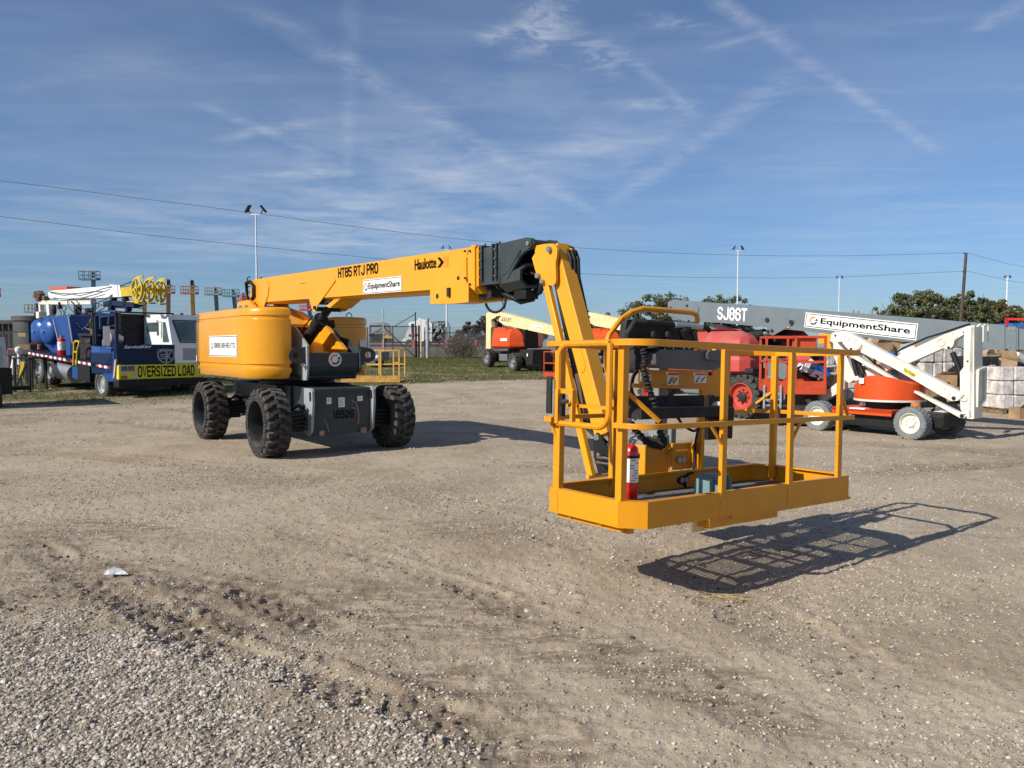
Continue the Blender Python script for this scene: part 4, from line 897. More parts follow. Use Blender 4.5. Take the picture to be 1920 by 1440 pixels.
hp3 = [F.X(px, py, .07) for px, py in [(1066, 462), (1074, 464), (1079, 472), (1077, 482), (1070, 486)]]; m_.tube(hp3, .010, 6)
each(m_, 'hose', blk, lift)
m_ = MB(); m_.beam(F.X(1086, 700, -.02), F.X(1097, 790, -.02), .06, .06, (1, 0, 0)); m_.build('cylinder', mat('brown_cylinder', (.10, .075, .06), .5, dust=.3), lift)
# lower bracket and rotator
br = [F.X(px, py, -.10) for px, py in [(1112, 818), (1119, 811), (1127, 817), (1136, 838), (1158, 851), (1158, 884), (1122, 889), (1113, 855)]]
m_ = MB()
for s in (0, .19): m_.prism([p+Vector((s, 0, 0)) for p in br], (.016, 0, 0))
m_.bb(L(-.08, 7.5, .72), L(.10, 8.0, .62)); m_.cyl(L(0.02, 7.85, .50), L(0.02, 7.85, .78), .12, 20)
for z in (.55, .60, .65): m_.tube([L(-.11, 7.45, z), L(-.18, 7.6, z), L(-.12, 7.78, z)], .014, 6)
bk = m_.build('rotator_bracket', blk, lift, bevel=.004); MB().cyl(F.X(1118, 820, -.115), F.X(1118, 820, .12), .028, 14).cyl(F.X(1121, 852, -.11), F.X(1121, 852, -.10), .015, 8).build('pin', steel, bk)
MB().tube([L(-.19, 7.47, .62), L(-.19, 7.66, .625)], .012, 6).tube([L(-.19, 7.47, .575), L(-.19, 7.66, .58)], .012, 6).build('hose_fitting', chrome, bk)
# ---------------- work platform of the yellow lift ----------------
Rb = (Matrix.Rotation(0.6488, 3, 'Z') @ Matrix.Rotation(-.0116, 3, 'X') @ Matrix.Rotation(.0313, 3, 'Y'))
MBK = Matrix.Translation((1.406, 5.461, .494)) @ Rb.to_4x4()
B = Fr(None, M=MBK)
BL_, BW, CH, TB, RH = 1.22, .4354, .118, .159, 1.09
def oct_(o=0): 
    a, b = BL_+o, BW+o; k = CH+o*.4
    return [(-a, -b+k), (-a+k, -b), (a-k, -b), (a, -b+k), (a, b-k), (a-k, b), (-a+k, b), (-a, b-k)]
m_ = MB(); po, pi_ = oct_(0), oct_(-.012)
vs = [(x, y, 0) for x, y in po]+[(x, y, TB) for x, y in po]+[(x, y, TB) for x, y in pi_]+[(x, y, .02) for x, y in pi_]
m_.add(vs, [(r_*8+k, r_*8+(k+1) % 8, (r_+1)*8+(k+1) % 8, (r_+1)*8+k) for r_ in range(3) for k in range(8)])
# folded lip
pf = oct_(-.045); vs = [(x, y, TB+.0005) for x, y in pi_]+[(x, y, TB+.0005) for x, y in pf]+[(x, y, TB-.012) for x, y in pf]
m_.add(vs, [(r_*8+k, r_*8+(k+1) % 8, (r_+1)*8+(k+1) % 8, (r_+1)*8+k) for r_ in range(2) for k in range(8)])
pb = oct_(-.05); vs = [(x, y, 0.0005) for x, y in po]+[(x, y, .0005) for x, y in pb]; m_.add(vs, [(k, 8+k, 8+(k+1) % 8, (k+1) % 8) for k in range(8)])
plat = m_.build('platform', yelb, lift); plat.matrix_parent_inverse = Matrix.Identity(4); plat.matrix_local = F.I @ MBK
# grating: real bars so the floor casts a lattice
m_ = MB()
xs = np.arange(-1.16, 1.165, .029)
for x in xs:
    yl = BW-.01-max(0, abs(x)-(BL_-CH)); m_.beam((x, -yl, .022), (x, yl, .022), .006, .005, (1, 0, 0))
for y_ in np.arange(-.42, .43, .029):
    xl = BL_-.01-max(0, abs(y_)-(BW-CH)); m_.beam((-xl, y_, .019), (xl, y_, .019), .005, .008, (0, 1, 0))
m_.build('floor_grating', mesh_g, plat)
m_ = MB()
for y_ in (-.14, .14): m_.beam((-1.2, y_, -.0), (1.2, y_, 0), .03, .03, (0, 1, 0))
for x in (-.8, -.4, 0, .4, .8): m_.beam((x, -.42, .0), (x, .42, 0), .02, .02, (1, 0, 0))
m_.beam((-1.1, -.30, -.03), (-1.1, .28, -.03), .05, .04, (1, 0, 0)).beam((.2, -.42, -.0), (.2, .42, 0), .05, .03, (1, 0, 0))
m_.beam((1.14, -.42, -.012), (-.3, -.42, -.012), .02, .02, (0, 1, 0)).beam((-1.17, .28, -.018), (-1.17, -.30, -.018), .02, .03, (1, 0, 0))
m_.build('floor_frame', yelb, plat)
# under-floor beam seen below the front edge
m_ = MB(); m_.bb((-.466, -.38, -.078), (.277, -.28, -.002)); m_.bb((.277, -.39, -.03), (.55, -.28, -.002))
ub = m_.build('under_beam', yelb, plat, bevel=.004)
m_ = MB()
for k in range(7):
    for j in range(4):
        for sg in (-1, 1): m_.beam((-.485-.022*k+.01*sg, -.37, -.075+.022*j-.01), (-.485-.022*k-.01*sg, -.37, -.075+.022*j+.01), .004, .003, (0, 1, 0))
m_.build('mesh_step', yelb, plat)
# posts
def post(x, y_, z0=.0, z1=RH-.02, w_=.042, d_=.042): MB().beam((x, y_, z0), (x, y_, z1), w_, d_, (1, 0, 0)).build('post', yelb, plat, bevel=.004)
post(-1.193, -.302, .155, w_=.05, d_=.05); post(-.405, -.425, .15, w_=.05, d_=.03); post(.335, -.425, .15, w_=.05, d_=.03); post(.965, -.425, .15, w_=.05, d_=.03)
post(-1.195, .262, .15, w_=.045, d_=.06); post(.42, .42, .15); post(1.18, .28, .05, w_=.04, d_=.05); post(-.55, .42, .1)
m_ = MB()   # base flanges of the posts on the toe board
for x in (-.405, .335): m_.bb((x-.03, -BW-.003, .01), (x+.03, -BW, .15))
m_.bb((-BL_-.003, -.315, .01), (-BL_, -.24, .15)).bb((-BL_-.003, .235, .01), (-BL_, .305, .15)); each(m_, 'post_foot', yelb, plat)
# rails
def flat(path, w_=.012, h=.045, name='rail'):
    m_ = MB()
    n = len(path); P_ = [Vector(p) for p in path]; top = []
    for i, p in enumerate(P_):
        d = (P_[min(i+1, n-1)]-P_[max(i-1, 0)]).normalized(); nn = Vector((0, 0, 1)).cross(d).normalized()
        top.append([p+nn*w_/2+Vector((0, 0, h/2)), p-nn*w_/2+Vector((0, 0, h/2)), p-nn*w_/2-Vector((0, 0, h/2)), p+nn*w_/2-Vector((0, 0, h/2))])
    vs = [v for t in top for v in t]; fs = [(4*i+k, 4*i+(k+1) % 4, 4*i+4+(k+1) % 4, 4*i+4+k) for i in range(n-1) for k in range(4)]+[(3, 2, 1, 0), (4*n-4, 4*n-3, 4*n-2, 4*n-1)]
    m_.add(vs, fs); return m_.build(name, yelb, plat, bevel=.003)
a, b = BL_, BW
def cor(x, y_, r, a0, a1, z, n=12): return [(x+r*math.cos(R(a0+(a1-a0)*k/n)), y_+r*math.sin(R(a0+(a1-a0)*k/n)), z) for k in range(n+1)]
flat([(-a-.015, -.265, RH)]+cor(-a+.13, -b+.11, .145, 180, 268, RH)+[(a-.118+.06, -b-.015, RH), (a+.03, -b+.10, RH), (a+.03, b-.12, RH), (a-.13, b+.01, RH), (.40, b+.01, RH)], .04, .04, 'top_rail')
flat([(-a-.02, .30, RH), (-a-.02, -.27, RH)], .04, .034, 'top_rail'); flat([(-a-.02, .32, RH), (-a+.13, b+.01, RH), (-.62, b+.01, RH)], .04, .034, 'top_rail')
zm = .604
flat([(-a-.025, -.29, zm)]+cor(-a+.13, -b+.09, .145, 180, 268, zm)+[(1.10, -b-.02, zm), (a+.03, -b+.11, zm), (a+.03, b-.12, zm), (a-.12, b+.01, zm), (.42, b+.01, zm)], .03, .032, 'mid_rail')
flat([(-a-.04, .31, zm), (-a-.04, .24, zm)], .05, .034, 'mid_rail'); flat([(-a+.05, b-.06, zm), (-a+.15, b, zm), (-.55, b, zm)], .03, .03, 'mid_rail')
m_ = MB()
for p, q in (((-.60, -.40, zm), (-.43, -.42, .46)),): pass
m_.beam((-.54, -.43, zm-.01), (-.43, -.43, zm-.13), .016, .016).beam((.46, -.43, zm-.01), (.36, -.43, zm-.13), .016, .016).beam((-1.17, -.28, .82), (-.98, -.40, zm+.02), .02, .02).beam((.98, -.43, .78), (1.07, -.43, zm+.02), .016, .016).beam((-1.23, .30, zm-.02), (-1.21, .27, .48), .016, .016).beam((1.16, .3, .76), (1.0, .43, zm), .018, .018)
each(m_.beam((-1.21, -.26, .70), (-1.21, .22, .70), .02, .03, (0, 0, 1)), 'brace', yelb, plat)
# gate on the left side
zt_, zb_ = RH-.005, .585; y0, y1, xg = -.262, .195, -a-.045; r_ = .09
gp = [(xg, y0, zt_), (xg, y1-r_, zt_)]+[(xg, y1-r_+r_*math.sin(R(k*15)), zt_-r_+r_*math.cos(R(k*15))) for k in range(1, 7)]+[(xg, y1, zb_)]
gp2 = [(xg, y1, zb_), (xg, y0+r_, zb_)]+[(xg, y0+r_-r_*math.sin(R(k*15)), zb_+r_-r_*math.cos(R(k*15))) for k in range(1, 7)]+[(xg, y0, zt_)]
m_ = MB().tube(gp, .019, 8).tube(gp2, .019, 8); m_.beam((xg, y1, .79), (xg, y1-.15, .79), .03, .006, (0, 0, 1)).beam((xg, y1-.14, .80), (xg, y1-.14, zb_), .022, .03, (0, 1, 0)).beam((xg, y1-.01, .80), (xg, y1-.01, zb_), .03, .05, (0, 1, 0))
gt = m_.build('gate', yelb, plat); MB().box((xg-.01, y1-.055, .70), (.03, .018, .14)).tube([(xg-.03, y1-.06, .71), (xg-.05, y1-.11, .725), (xg-.04, y1-.14, .73)], [.010, .019, .010], 8).build('latch', blkd, gt)
MB().bb((-a-.03, .268, .64), (-a-.045, .318, .88)).build('reflector_strip', dgrey, plat, bevel=.004)
# raised guard hoop around the console
m_ = MB(); zz = RH
def bk(px, py, y_=None): return B.Y(px, py, BW+.02 if y_ is None else y_)
hp = [bk(*p) for p in ((1168, 652), (1167, 625), (1170, 598), (1182, 586), (1205, 579), (1250, 582), (1296, 586), (1306, 590), (1308, 602))]; m_.tube(hp, .021, 10).tube([hp[-1], bk(1303, 612), bk(1305, 655)], .02, 10)
m_.tube([bk(1166, 590+6), bk(1142, 628), bk(1137, 645), bk(1137, 688), bk(1140, 700), bk(1150, 707)], .019, 10).tube([bk(1182, 586), bk(1166, 597)], .019, 10)
m_.beam(bk(1165, 645, BW-.03), bk(1165, 905, BW-.03), .04, .03).build('guard_hoop', yelb, plat)
for px in (1188, 1345):
    m_ = MB(); c_ = bk(px, 660, BW-.03); m_.box(c_, (.12, .05, .05), Matrix.Rotation(.3, 3, 'Y')); m_.build('bracket', yelb, plat, bevel=.004)
# console
Yc = BW-.12
def cn(px, py, y_=Yc): return B.Y(px, py, y_)
m_ = MB(); m_.prism([cn(*p) for p in ((1202, 662), (1210, 655), (1322, 658), (1325, 668), (1323, 688), (1312, 694), (1215, 690), (1203, 684))], (0, -.14, 0))
m_.prism([cn(*p) for p in ((1292, 664), (1298, 657), (1322, 657), (1325, 664), (1320, 676), (1296, 676))], (0, -.17, 0))
con = m_.build('control_console', mat('console_grey', (.085, .095, .10), .45, dust=.3), plat, bevel=.015, segs=3)
m_ = MB(); m_.prism([cn(*p) for p in ((1176, 600), (1190, 598), (1310, 606), (1302, 650), (1186, 650), (1168, 648))], (0, .05, 0)); m_.box(cn(1235, 652, Yc-.02), (.58, .16, .03)); m_.box(cn(1190, 672, Yc), (.10, .1, .16)); hood = m_.build('console_hood', blkd, con, bevel=.008)
m_ = MB(); hpt = [cn(1172, 645, Yc-.05), cn(1176, 625, Yc-.08), cn(1190, 603, Yc-.1), cn(1230, 605, Yc-.1), cn(1265, 609, Yc-.1), cn(1325, 614, Yc-.1), cn(1330, 620, Yc-.1)]; m_.tube(hpt, .02, 10); m_.tube([cn(1292, 612, Yc-.1), cn(1278, 622, Yc-.12), cn(1283, 645, Yc-.1)], .024, 10).tube([cn(1300, 622), cn(1305, 640), cn(1296, 655)], .02, 8); m_.build('padded_bar', blkd, con)
MB().tube([cn(1264, 609, Yc-.105), cn(1315, 613, Yc-.105)], .0225, 10).build('worn_sleeve', galv, con)
for px in (1224, 1251):
    m_ = MB(); c_ = cn(px, 629, Yc-.12); m_.lathe([(.001, .032), (.02, .026), (.029, .006), (.026, -.012), (.014, -.022), (.02, -.04), (.045, -.085), (.048, -.09)], c_, (0, 0, 1), 18); m_.build('joystick', blkd, con)
m_ = MB()
for k, px in enumerate((1246, 1262, 1282, 1292)): m_.cyl(cn(px, 655, Yc-.10), cn(px, 650-(k % 2)*4, Yc-.10), .007, 8)
each(m_, 'switch', chrome, con)
# sticker band below the console
m_ = MB(); m_.prism([B.Y(*p, BW-.04) for p in ((1197, 693), (1325, 696), (1324, 722), (1197, 719))], (0, -.015, 0)); m_.prism([B.Y(*p, BW-.04) for p in ((1190, 719), (1320, 722), (1320, 730), (1190, 727))], (0, .03, 0)); band = m_.build('sticker_panel', yelb, con)
for x0, x1, y0_, y1_ in ((1201, 1221, 699, 714), (1250, 1272, 698, 722), (1301, 1324, 699, 718)):
    q = [B.Y(x0, y1_, BW-.056), B.Y(x1, y1_, BW-.056), B.Y(x0, y0_, BW-.056)]; sp_ = plate('sticker', stick, con, q, .002)
    w_ = (q[1]-q[0]).length; h_ = (q[2]-q[0]).length; C0 = Vector(q[0])+Vector((0, -.0045, 0))
    MB().bb(C0+Vector((w_*.06, 0, h_*.78)), C0+Vector((w_*.94, -.001, h_*.94))).build('sticker_header', inkr, con)
    m_ = MB(); m_.beam(C0+Vector((w_*.15, 0, h_*.12)), C0+Vector((w_*.42, 0, h_*.62)), .008, .001).beam(C0+Vector((w_*.55, 0, h_*.12)), C0+Vector((w_*.85, 0, h_*.6)), .008, .001).box(C0+Vector((w_*.2, 0, h_*.16)), (w_*.2, .001, h_*.08)); each(m_, 'pictogram', ink, con)
    if x0 == 1250: m_ = MB(); m_.lathe([(.001, .001), (.022, .001)], C0+Vector((w_*.5, 0, h_*.42)), (0, -1, 0), 12, smooth=False); m_.build('pictogram', yelk, con)
# column behind the console
m_ = MB(); cx = B.Y(1236, 800, BW+.14).x; m_.bb((cx-.06, BW+.10, .33), (cx+.05, BW+.20, 1.02)); m_.bb((cx-.22, BW+.08, .33), (cx+.08, BW+.26, .43)); m_.bb((cx+.05, BW+.06, .33), (cx+.11, BW+.18, .50)); m_.build('column', mat('column_grey', (.20, .22, .23), .4, var=.1, dust=.15), plat, bevel=.006)
m_ = MB(); m_.bb((cx-.25, BW+.05, .13), (cx+.02, BW+.34, .36)); m_.bb((cx+.02, BW+.02, .16), (cx+.26, BW+.05, .37)); m_.prism([(cx+.20, BW+.03, z) for z in (0,)]*0 or [(cx+.24, BW+.0, .18), (cx+.24, BW+.0, .34), (cx+.28, BW+.0, .38), (cx+.34, BW+.0, .36), (cx+.35, BW+.0, .24), (cx+.30, BW+.0, .18)], (0, .02, 0)); m_.box((cx+.1, BW+.06, .30), (.2, .1, .03)); rot = m_.build('rotator', yelb, plat, bevel=.006)
m_ = MB()
for x in (.09, .14): m_.cyl((cx+x, BW+.02, .24), (cx+x, BW-.0, .24), .026, 12)
m_.cyl((cx+.31, BW+.0, .30), (cx+.31, BW-.008, .30), .026, 14)
for x in (.09, .14): m_.cyl((cx+x-.0, BW-.03, .085), (cx+x, BW-.008, .085), .022, 12)
each(m_, 'bolt', steel, rot); MB().prism([(cx+.115+.075*math.cos(a)*(1), BW-.0135, .085+.035*math.sin(a)) for a in np.linspace(0, 6.28, 17)[:-1]], (0, -.001, 0)).build('slot', blk, rot)
# tray
m_ = MB(); Yt = BW-.27
T0, T1 = B.Y(1187, 752, Yt), B.Y(1345, 762, Yt)
m_.bb((T0.x, Yt-.10, T0.z-.10), (T1.x, Yt+.12, T0.z-.085)); m_.bb((T0.x-.02, Yt-.10, T0.z-.12), (T1.x, Yt-.085, T0.z-.04)); m_.prism([(T0.x-.03, Yt-.11, T0.z-.12), (T0.x-.03, Yt-.11, T0.z-.02), (T0.x-.03, Yt-.02, T0.z+.02), (T0.x-.03, Yt+.13, T0.z+.03), (T0.x-.03, Yt+.13, T0.z-.12)], (.015, 0, 0)); m_.bb((T0.x-.02, Yt+.115, T0.z-.10), (T1.x, Yt+.13, T0.z+.03)); m_.box((T1.x+.0, Yt-.02, T0.z-.10), (.10, .2, .10))
m_.build('tool_tray', blkd, plat, bevel=.008)
MB().lathe([(.001, .03), (.03, .022), (.045, 0), (.02, -.01)], (T1.x-.02, Yt-.02, T0.z-.04), (0, 0, 1), 9).build('rag', mat('rag', (.6, .58, .55), .9, bump=.6), plat)
# document box and panel
a_, b_ = B.Y(1327, 744, BW+.03), B.Y(1372, 822, BW+.03); m_ = MB().bb((a_.x, BW+.02, b_.z), (b_.x, BW+.09, a_.z)); m_.bb((a_.x+.03, BW+.015, a_.z-.0), (a_.x+.07, BW+.05, a_.z+.015)).bb((b_.x-.08, BW+.015, a_.z), (b_.x-.04, BW+.05, a_.z+.015)); m_.build('document_box', blk, plat, bevel=.012, segs=3)
a_, b_ = B.Y(1322, 655, BW+.05), B.Y(1368, 748, BW+.05); m_ = MB(); hc = B.Y(1332, 690, BW+.05); K = 20
out = [(a_.x, b_.z), (b_.x, b_.z), (b_.x, a_.z), (a_.x, a_.z)]
ringi = [(hc.x+.04*math.cos(2*math.pi*k/K), hc.z+.065*math.sin(2*math.pi*k/K)) for k in range(K)]
def toedge(x, z):
    dx, dz = x-hc.x, z-hc.z; t = min([((b_.x if dx > 0 else a_.x)-hc.x)/dx if abs(dx) > 1e-6 else 9e9, ((a_.z if dz > 0 else b_.z)-hc.z)/dz if abs(dz) > 1e-6 else 9e9]); return (hc.x+dx*t, hc.z+dz*t)
an = sorted(set([round(2*math.pi*k/K, 5) for k in range(K)]+[round(math.atan2(z-hc.z, x-hc.x) % (2*math.pi), 5) for x, z in out]))
I_ = [(hc.x+.04*math.cos(t), hc.z+.065*math.sin(t)) for t in an]; O_ = [toedge(hc.x+math.cos(t), hc.z+math.sin(t)) for t in an]; n = len(an)
for yy, fl in ((BW+.05, 0), (BW+.058, 1)):
    m_.add([(x, yy, z) for x, z in I_+O_], [((k, (k+1) % n, n+(k+1) % n, n+k) if fl else (n+k, n+(k+1) % n, (k+1) % n, k)) for k in range(n)])
m_.build('side_panel', yelb, plat)
# ribbed loom hanging from the console
def loom(pts, r, name='cable_loom', ribs=True):
    P_ = [Vector(p) for p in pts]; S = []
    for i in range(len(P_)-1):
        for k in range(8):
            t = k/8; a = P_[max(i-1, 0)]; b = P_[i]; c_ = P_[i+1]; d = P_[min(i+2, len(P_)-1)]
            S.append(.5*((2*b)+(c_-a)*t+(2*a-5*b+4*c_-d)*t*t+(3*b-a-3*c_+d)*t**3))
    S.append(P_[-1]); rs = [r*(1+.28*math.sin(i*2.3)+.12*math.sin(i*5.1)) if ribs else r for i in range(len(S))]
    return MB().tube(S, rs, 10).build(name, blkd, plat)
Y1 = BW-.30
loom([B.Y(px, py, Y1) for px, py in ((1205, 655), (1209, 672), (1207, 690), (1213, 715), (1219, 735), (1228, 758), (1234, 785), (1238, 812), (1246, 828))], .022)
loom([B.Y(px, py, BW+.03) for px, py in ((1246, 828), (1240, 836), (1220, 832), (1203, 820), (1190, 804), (1178, 790))], .024)
loom([B.Y(px, py, BW+.03) for px, py in ((1200, 690), (1188, 705), (1184, 730), (1190, 745))], .014, 'hose', False)
loom([B.Y(px, py, BW+.06) for px, py in ((1190, 786), (1215, 775), (1250, 776), (1268, 781), (1282, 798), (1302, 808), (1308, 795), (1310, 760), (1318, 725))], .011, 'hose', False)
loom([B.Y(px, py, BW-.02) for px, py in ((1310, 800), (1304, 830), (1303, 860), (1300, 884), (1290, 890), (1284, 905), (1288, 918))], .010, 'hose', False)
MB().box(B.Y(1226, 819, BW+.0), (.05, .01, .022), Matrix.Rotation(.2, 3, 'Y')).build('cable_tag', mat('pale_green_tag', (.55, .62, .35), .5), plat)
# foot pedal
fx, fy = B.Z(1290, 922, .03).x+.02, .10; m_ = MB()
def sidep(x, w_): m_.prism([(x, fy-.09, .030), (x, fy-.075, .13), (x, fy-.05, .165), (x, fy+.10, .165), (x, fy+.14, .06), (x, fy+.14, .030)], (w_, 0, 0))
sidep(fx+.05, .012); sidep(fx+.19, .012)
m_.bb((fx+.05, fy-.06, .158), (fx+.20, fy+.10, .170)).bb((fx+.06, fy+.10, .03), (fx+.19, fy+.115, .158)).bb((fx-.02, fy-.11, .024), (fx+.22, fy+.14, .030))
for k in range(3): m_.prism([(fx-.01+.02*k, fy-.05+.01*k, .030), (fx-.01+.02*k, fy-.045, .13+.01*k), (fx-.01+.02*k, fy+.08, .14+.01*k), (fx-.01+.02*k, fy+.1, .03)], (.017, 0, 0))
ped = m_.build('foot_pedal', teal, plat, bevel=.004)
MB().prism([(fx+.075, fy-.075, .040), (fx+.075, fy-.075, .052), (fx+.075, fy+.08, .10), (fx+.075, fy+.08, .04)], (.10, 0, 0)).build('treadle', teal, ped, bevel=.003)
# fire extinguisher clamped to the corner post
def extinguisher(name, label, M, r, h, parent=None, white_band=False):
    root = thing(name, label, 'extinguisher', M)
    MB().lathe([(.001, 0), (r*.9, 0), (r, r*.15), (r, h*.74), (r*.85, h*.82), (r*.4, h*.87), (r*.36, h*.9), (.001, h*.9)], (0, 0, 0), (0, 0, 1), 28).build('cylinder', red, root)
    m_ = MB(); m_.cyl((0, 0, h*.88), (0, 0, h*.95), r*.4, 12); m_.beam((-r*.2, 0, h*.97), (r*1.3, 0, h*1.02), r*.4, r*.12, (0, 1, 0)).beam((-r*.2, 0, h*.95), (r*1.1, 0, h*.93), r*.4, r*.12, (0, 1, 0)).lathe([(.001, .01), (r*.35, .01), (r*.35, -.01)], (0, -r*.35, h*.92), (0, -1, 0), 14); m_.build('valve', steel, root)
    MB().lathe([(r*1.012, h*.27), (r*1.012, h*.68)], (0, 0, 0), (0, 0, 1), 28).build('label_band', stick, root)
    m_ = MB()
    rs = random.Random(3)
    for k in range(9):
        a0 = R(-150+rs.random()*60); z = h*(.30+.04*k)
        for j in range(5): a1 = a0+j*.14; m_.beam((r*1.02*math.cos(a1), r*1.02*math.sin(a1), z), (r*1.02*math.cos(a1+.1), r*1.02*math.sin(a1+.1), z), .0015, h*.012, (math.cos(a1), math.sin(a1), 0))
    m_.build('print_lines', dgrey, root)
    return root
ep = B.Y(1182, 934, -.255); M_ = MBK @ Matrix.Translation((ep.x, -.255, ep.z))
ex = extinguisher('fire_extinguisher', 'red fire extinguisher with a white label hung on the corner post of the yellow basket', M_, .045, .375)
MB().lathe([(.0475, .245), (.0475, .262)], (0, 0, 0), (0, 0, 1), 24).box((.05, 0, .253), (.03, .02, .03)).build('strap', blk, ex)
MB().box((-.0, .052, .2), (.03, .014, .3)).build('hanger', steel, ex)
# ---------------- blue service rig truck ----------------
Tz = zoom(0, 500, 4.8)
TU = (.77, -.64); tl = math.hypot(*TU); TU = (TU[0]/tl, TU[1]/tl)
T = fr_dir((-11.73, 22.9, 0), TU)
truck = thing('service_truck', 'blue oil-field service truck with a white cab and folded mast, parked at left', 'truck', T.M)
def tX(pts, v): return [T.X(*Tz(*p), v) for p in pts]
def tY(pts, v): return [T.Y(*Tz(*p), v) for p in pts]
fw = 2.75
def fz(px, py, y_=0): return T.Y(*Tz(px, py), y_)
zc1 = fz(1045, 885).z; zc0 = fz(1045, 1020).z; zb0 = fz(1045, 1092).z; zh = fz(1050, 700).z; zr = fz(1090, 415).z
def front_box(z0, z1, x0, x1, y0, y1, m_=None, **k): return MB().bb((x0, y0, z0), (x1, y1, z1))
m_ = MB().bb((0.02, 0, zc0), (fw, .35, zc1)); bm = m_.build('bumper_panel', bump_y, truck, bevel=.02)
MB().bb((-.02, -.06, zb0), (fw+.05, .3, zc0-.01)).build('bumper', blk, truck, bevel=.03)
def hx(px, y_=0): return T.Y(*Tz(px, 900), y_).x
text('bumper_lettering', 'OVERSIZED LOAD', ink, bm, (hx(1240), -.004, zc0+(zc1-zc0)*.14), (hx(1750), -.004, zc0+(zc1-zc0)*.14), (hx(1240), -.004, zc0+(zc1-zc0)*.90), bold=.035)
MB().bb((hx(1080), -.012, zc0+.24), (hx(1215), -.0, zc0+.42)).build('headlight_frame', galv, bm, bevel=.01)
each(MB().bb((hx(1088), -.03, zc0+.26), (hx(1145), -.01, zc0+.40)).bb((hx(1152), -.03, zc0+.26), (hx(1208), -.01, zc0+.40)), 'headlight', glass, bm, bevel=.01)
MB().bb((hx(1086), -.02, zc0+.03), (hx(1145), -.0, zc0+.12)).build('marker_light', mat('amber_lens', (.35, .10, .03), .3), bm, bevel=.01)
m_ = MB()
for a_, b_ in ((1075, 1110), (1165, 1200)): m_.prism([(hx(a_), -.003, zc1), (hx(a_+25), -.003, zc1), (hx(b_+25), -.003, zc0+.44), (hx(b_), -.003, zc0+.44)], (0, -.002, 0)); m_.prism([(hx(a_+30), -.003, zc0+.22), (hx(a_+55), -.003, zc0+.22), (hx(b_+55), -.003, zc0), (hx(b_+30), -.003, zc0)], (0, -.002, 0))
each(m_, 'reflective_stripe', galv, bm)
# low hood panel
x1 = hx(1585); m_ = MB().bb((.0, .04, zc1), (x1, .30, zh)); m_.bb((0, .3, zc1-.3), (x1, 1.9, zh-.25)); hood = m_.build('hood', mat('dark_truck_blue', (.002, .016, .055), .5, var=.1, dust=.03, spec=.25), truck, bevel=.03)
text('name_lettering', 'ServiceKing', inkw, hood, (hx(1122), .034, zh-.155), (hx(1362), .034, zh-.135), (hx(1135), .034, zh-.03), bold=.02)
sx0, sx1 = hx(1422), hx(1582); sz1, sz0 = T.Y(*Tz(1500, 750), 0).z, T.Y(*Tz(1500, 872), 0).z; cx_ = (sx0+sx1)/2; w2, h2 = (sx1-sx0)/2, (sz1-sz0)
sh = [(-1, .93), (-.8, .86), (-.55, 1.0), (0, .95), (.55, 1.0), (.8, .86), (1, .93), (.97, .5), (.75, .22), (.4, .07), (0, 0), (-.4, .07), (-.75, .22), (-.97, .5)]
so_ = [(cx_+a*w2, sz0+b*h2) for a, b in sh]; si_ = [(cx_+a*w2*.84, sz0+(b-.5)*h2*.84+.5*h2) for a, b in sh]; n = len(sh)
m_ = MB().add([(x, .033, z) for x, z in so_+si_], [(k, n+k, n+(k+1) % n, (k+1) % n) for k in range(n)])
for k in range(-5, 6): m_.cyl((cx_+k*w2*.17, .034, sz1*1.0-.0+abs(math.cos(k*.3))*.02), (cx_+k*w2*.17, .03, sz1+abs(math.cos(k*.3))*.02), w2*.08, 8)
m_.build('shield_emblem', lgrey, hood)
text('emblem_letter', 'S', lgrey, hood, (cx_-w2*.66, .033, sz0+h2*.33), (cx_-w2*.12, .033, sz0+h2*.33), (cx_-w2*.66, .033, sz0+h2*.72), bold=.03); text('emblem_letter', 'K', lgrey, hood, (cx_+w2*.02, .033, sz0+h2*.30), (cx_+w2*.66, .033, sz0+h2*.30), (cx_+w2*.02, .033, sz0+h2*.82), bold=.03)
MB().bb((cx_-w2*.08, .034, sz0), (cx_+w2*.10, .031, sz1)).build('emblem_bar', lgrey, hood)
# open bay behind the hood
xb0, xb1 = hx(1090), hx(1430)
m_ = MB().bb((xb0, 1.9, zh-.3), (fw, 1.98, zr)); m_.bb((xb0, .35, zh-.3), (fw, 1.9, zh-.2))
for k in range(6): m_.bb((xb0+.1, 1.86, zh-.1+.16*k), (xb1-.05, 1.9, zh-.02+.16*k))
m_.build('bay_wall', blk, truck); MB().bb((xb0-.06, .1, zr), (hx(1590), .16, zr+.05)).bb((xb0-.06, 1.8, zr), (hx(1590), 2.1, zr+.05)).build('bay_roof', mat('bay_roof', (.05, .025, .02), .7), truck)
m_ = MB().bb((0.0, .06, zh), (.07, .14, zr+.0)).beam((.05, .1, zr-.55), (hx(1250), .1, zh), .06, .05, (0, 1, 0)); m_.bb((0, 1.5, zh), (.07, 1.58, zr)); m_.bb((0.0, .06, zr-.06), (.06, 1.58, zr)); m_.build('bay_frame', navy, truck)
m_ = MB().bb((.12, .16, zh+.35), (.2, .3, zr-.15)).cyl((.12, .1, zh+.65), (.12, .1, zh+1.0), .05, 8); m_.build('gauge_cluster', rust, truck)
